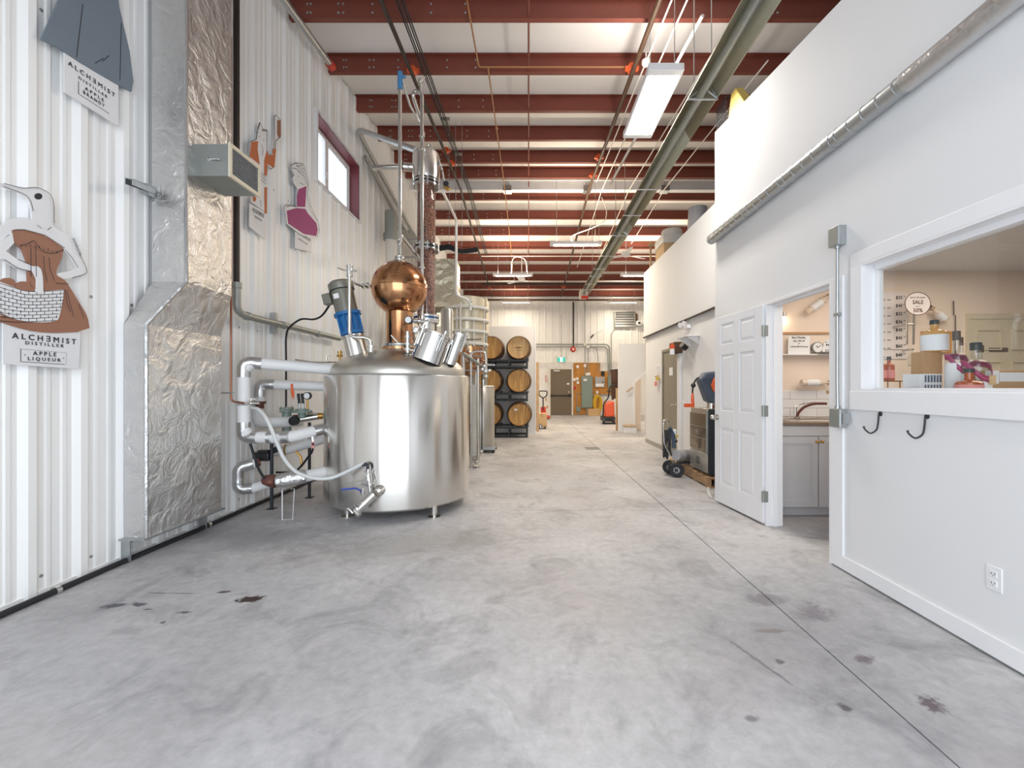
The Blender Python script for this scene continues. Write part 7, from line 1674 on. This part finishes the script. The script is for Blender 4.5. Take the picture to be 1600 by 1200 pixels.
cord = simple('hanging_flex', 'dark cord hanging on the wall left of the panel door behind the sales window', 'cord', MB().tube([T(1490,470,4.93),T(1490.5,492,4.93),T(1493,493,4.93),T(1493,560,4.93)],0.006,6), M['stopper'], T(1491,520,4.93))
# shelf behind the sales window with its bottles
sh = thing('window_shelf', 'shelf just inside the sales window holding bottles and boxes', 'shelf', (2.55,2.2,1.20))
MB().box(2.335,2.80,1.2,3.0,1.205,1.23).build('board', M['trim_white'], sh, smooth=0)
for y in (1.4,2.6): MB().box(2.335,2.36,y,y+0.03,0.9,1.205).build('bracket', M['trim_white'], sh, smooth=0)
SZ = 1.23
def W2(px, y): return (px-VX)*y/FPX
def bottle(label, px, y, w, h, z, liquid, neck=0.28, capm='bottle_cap', square=False, ribbon=False, lab=None, labh=(0.15,0.6), capw=0.42):
    x = W2(px, y); t = thing('bottle', label, 'bottle', (x, y, z)); r = w/2; hb = h*(1-neck)
    pr = [(0,0),(r*0.94,0),(r,0.006),(r,hb*0.82),(r*0.86,hb*0.93),(r*0.40,hb),(r*0.33,hb+0.01),(r*0.33,h*0.90),(0,h*0.90)]
    MB().lathe(pr, (x,y,z), n=24).build('glass', M[liquid], t)
    MB().lathe([(0,h*0.86),(r*capw,h*0.86),(r*capw,h-0.004),(r*capw*0.9,h),(0,h)], (x,y,z), n=18).build('cap', M[capm], t)
    if lab: MB().lathe([(r+0.0005,hb*labh[0]),(r+0.0015,hb*labh[0]+0.001),(r+0.0015,hb*labh[1]),(r+0.0005,hb*labh[1]+0.001)], (x,y,z), n=24).build('label', M[lab], t)
    if ribbon:
        zz = z+hb*0.93; 
        m = MB(); pts = []
        for i in range(16):
            a = 2*PI*i/16; fr_ = -math.sin(a); pts.append((x+r*0.98*math.cos(a), y+r*1.06*math.sin(a)-0.001, zz-0.085*max(0,fr_)**1.4+0.01*max(0,-fr_)-0.012))
        vs = []; 
        for p in pts: vs += [(p[0],p[1],p[2]-0.017),(p[0],p[1],p[2]+0.017)]
        n = len(pts); m.add(vs, [(2*i,(2*i+2)%(2*n),(2*i+3)%(2*n),2*i+1) for i in range(n)]); o = m.build('ribbon', M['ribbon'], t)
        s = o.modifiers.new('solid','SOLIDIFY'); s.thickness = 0.002
        tg = MB().cbox((x+r*0.2,y-r*1.2,zz-0.10),0.035,0.004,0.05).build('tag', M['cardboard_lt'], t, smooth=0)
    return t
# left pair of amber bottles on a stand further in
cnt = thing('display_counter', 'high counter inside the tasting room behind the window frame', 'counter', (3.1,3.7,0)); MB().box(2.75,3.35,3.45,3.95,0,1.22).build('body', M['trim_white'], cnt, smooth=0); MB().box(2.72,3.38,3.42,3.98,1.22,1.25).build('top', M['pine'], cnt, smooth=0)
gs = thing('gold_stand', 'small gold wire stand under the pair of amber bottles', 'stand', (2.94,3.6,1.25))
for x in (2.88,3.02):
    for y in (3.54,3.66): MB().cyl((x,y,1.25),(x,y,1.325),0.005,n=6).build('leg', M['brass'], gs)
MB().box(2.86,3.04,3.52,3.68,1.325,1.333).build('plate', M['brass'], gs, smooth=0)
bottle('left amber bottle of the pair on the gold stand in the sales window', 1377, 3.6, 0.07, 0.20, 1.333, 'amber', lab='label_pink')
bottle('right amber bottle of the pair on the gold stand in the sales window', 1389, 3.6, 0.075, 0.20, 1.333, 'amber', lab='label_pink')
st2 = thing('striped_box', 'blue and white striped box at the bottom of the stack in the sales window', 'box', (W2(1453,2.62),2.62,SZ))
x0, x1 = W2(1437,2.62), W2(1473,2.62)
MB().box(x0,x1,2.62,2.74,SZ,1.36).build('case', M['label_white'], st2, smooth=0, bev=0.002)
m = MB()
for k in range(6): m.box(x0+0.03+0.018*k,x0+0.04+0.018*k,2.618,2.62,1.31,1.352).box(x0+0.03+0.018*k,x0+0.038+0.018*k,2.618,2.62,1.262,1.295)
m.build('print', mat('box_print', rgb(96,106,124), 0.7), st2, smooth=0, kind='stuff')
cbx = thing('carton', 'small brown paper-wrapped box standing on the striped box', 'box', (W2(1459,2.62),2.66,1.36))
MB().box(W2(1446,2.62),W2(1475,2.62),2.63,2.72,1.36,1.495).build('case', M['cardboard'], cbx, smooth=0, bev=0.003)
bottle('flask of pale spirit with white labels standing on the brown box', 1460, 2.66, 0.13, 0.195, 1.495, 'pale_liquor', neck=0.30, lab='label_white', labh=(0.05,0.75), capw=0.36)
bottle('tall bottle with white label, grey stopper and magenta ribbon in the sales window', 1494.5, 2.52, 0.10, 0.375, SZ, 'clear', neck=0.33, capm='stopper', ribbon=True, lab='label_white', labh=(0.02,0.75), capw=0.38)
bottle('slim bottle with a dark stopper just behind the tall white-labelled one', 1502, 2.70, 0.06, 0.36, SZ, 'clear', neck=0.4, capm='pipe_brown', capw=0.33)
bottle('round clear bottle with green stopper and magenta ribbon in the sales window', 1525, 2.44, 0.125, 0.30, SZ, 'clear', neck=0.32, ribbon=True, capw=0.42, lab='label_white', labh=(0.02,0.4))
bottle('bottle with a dark stopper half hidden behind the ribboned round bottle', 1531, 2.60, 0.085, 0.30, SZ, 'clear', neck=0.36, capm='pipe_brown')
bottle('short red bottle with a pink label in front of the ribboned bottles', 1514, 2.36, 0.115, 0.150, SZ, 'amber', neck=0.42, lab='label_pink', labh=(0.02,0.72), capw=0.40)
sm = thing('carton', 'long brown carton with two white labels at the right end of the window shelf', 'box', (W2(1590,2.5),2.5,SZ))
x0 = W2(1536,2.44); MB().box(x0,x0+0.40,2.44,2.62,SZ,1.375).build('case', M['cardboard'], sm, smooth=0, bev=0.004)
MB().box(x0+0.012,x0+0.085,2.436,2.44,1.30,1.372).build('label', M['label_white'], sm, smooth=0); MB().box(x0+0.09,x0+0.36,2.437,2.44,1.312,1.362).build('label', M['label_white'], sm, smooth=0)
area('tasting_room_light', (3.9,3.3,2.57), (0,0,0), 2.2, 2.0, 26, (1.0,0.88,0.74))
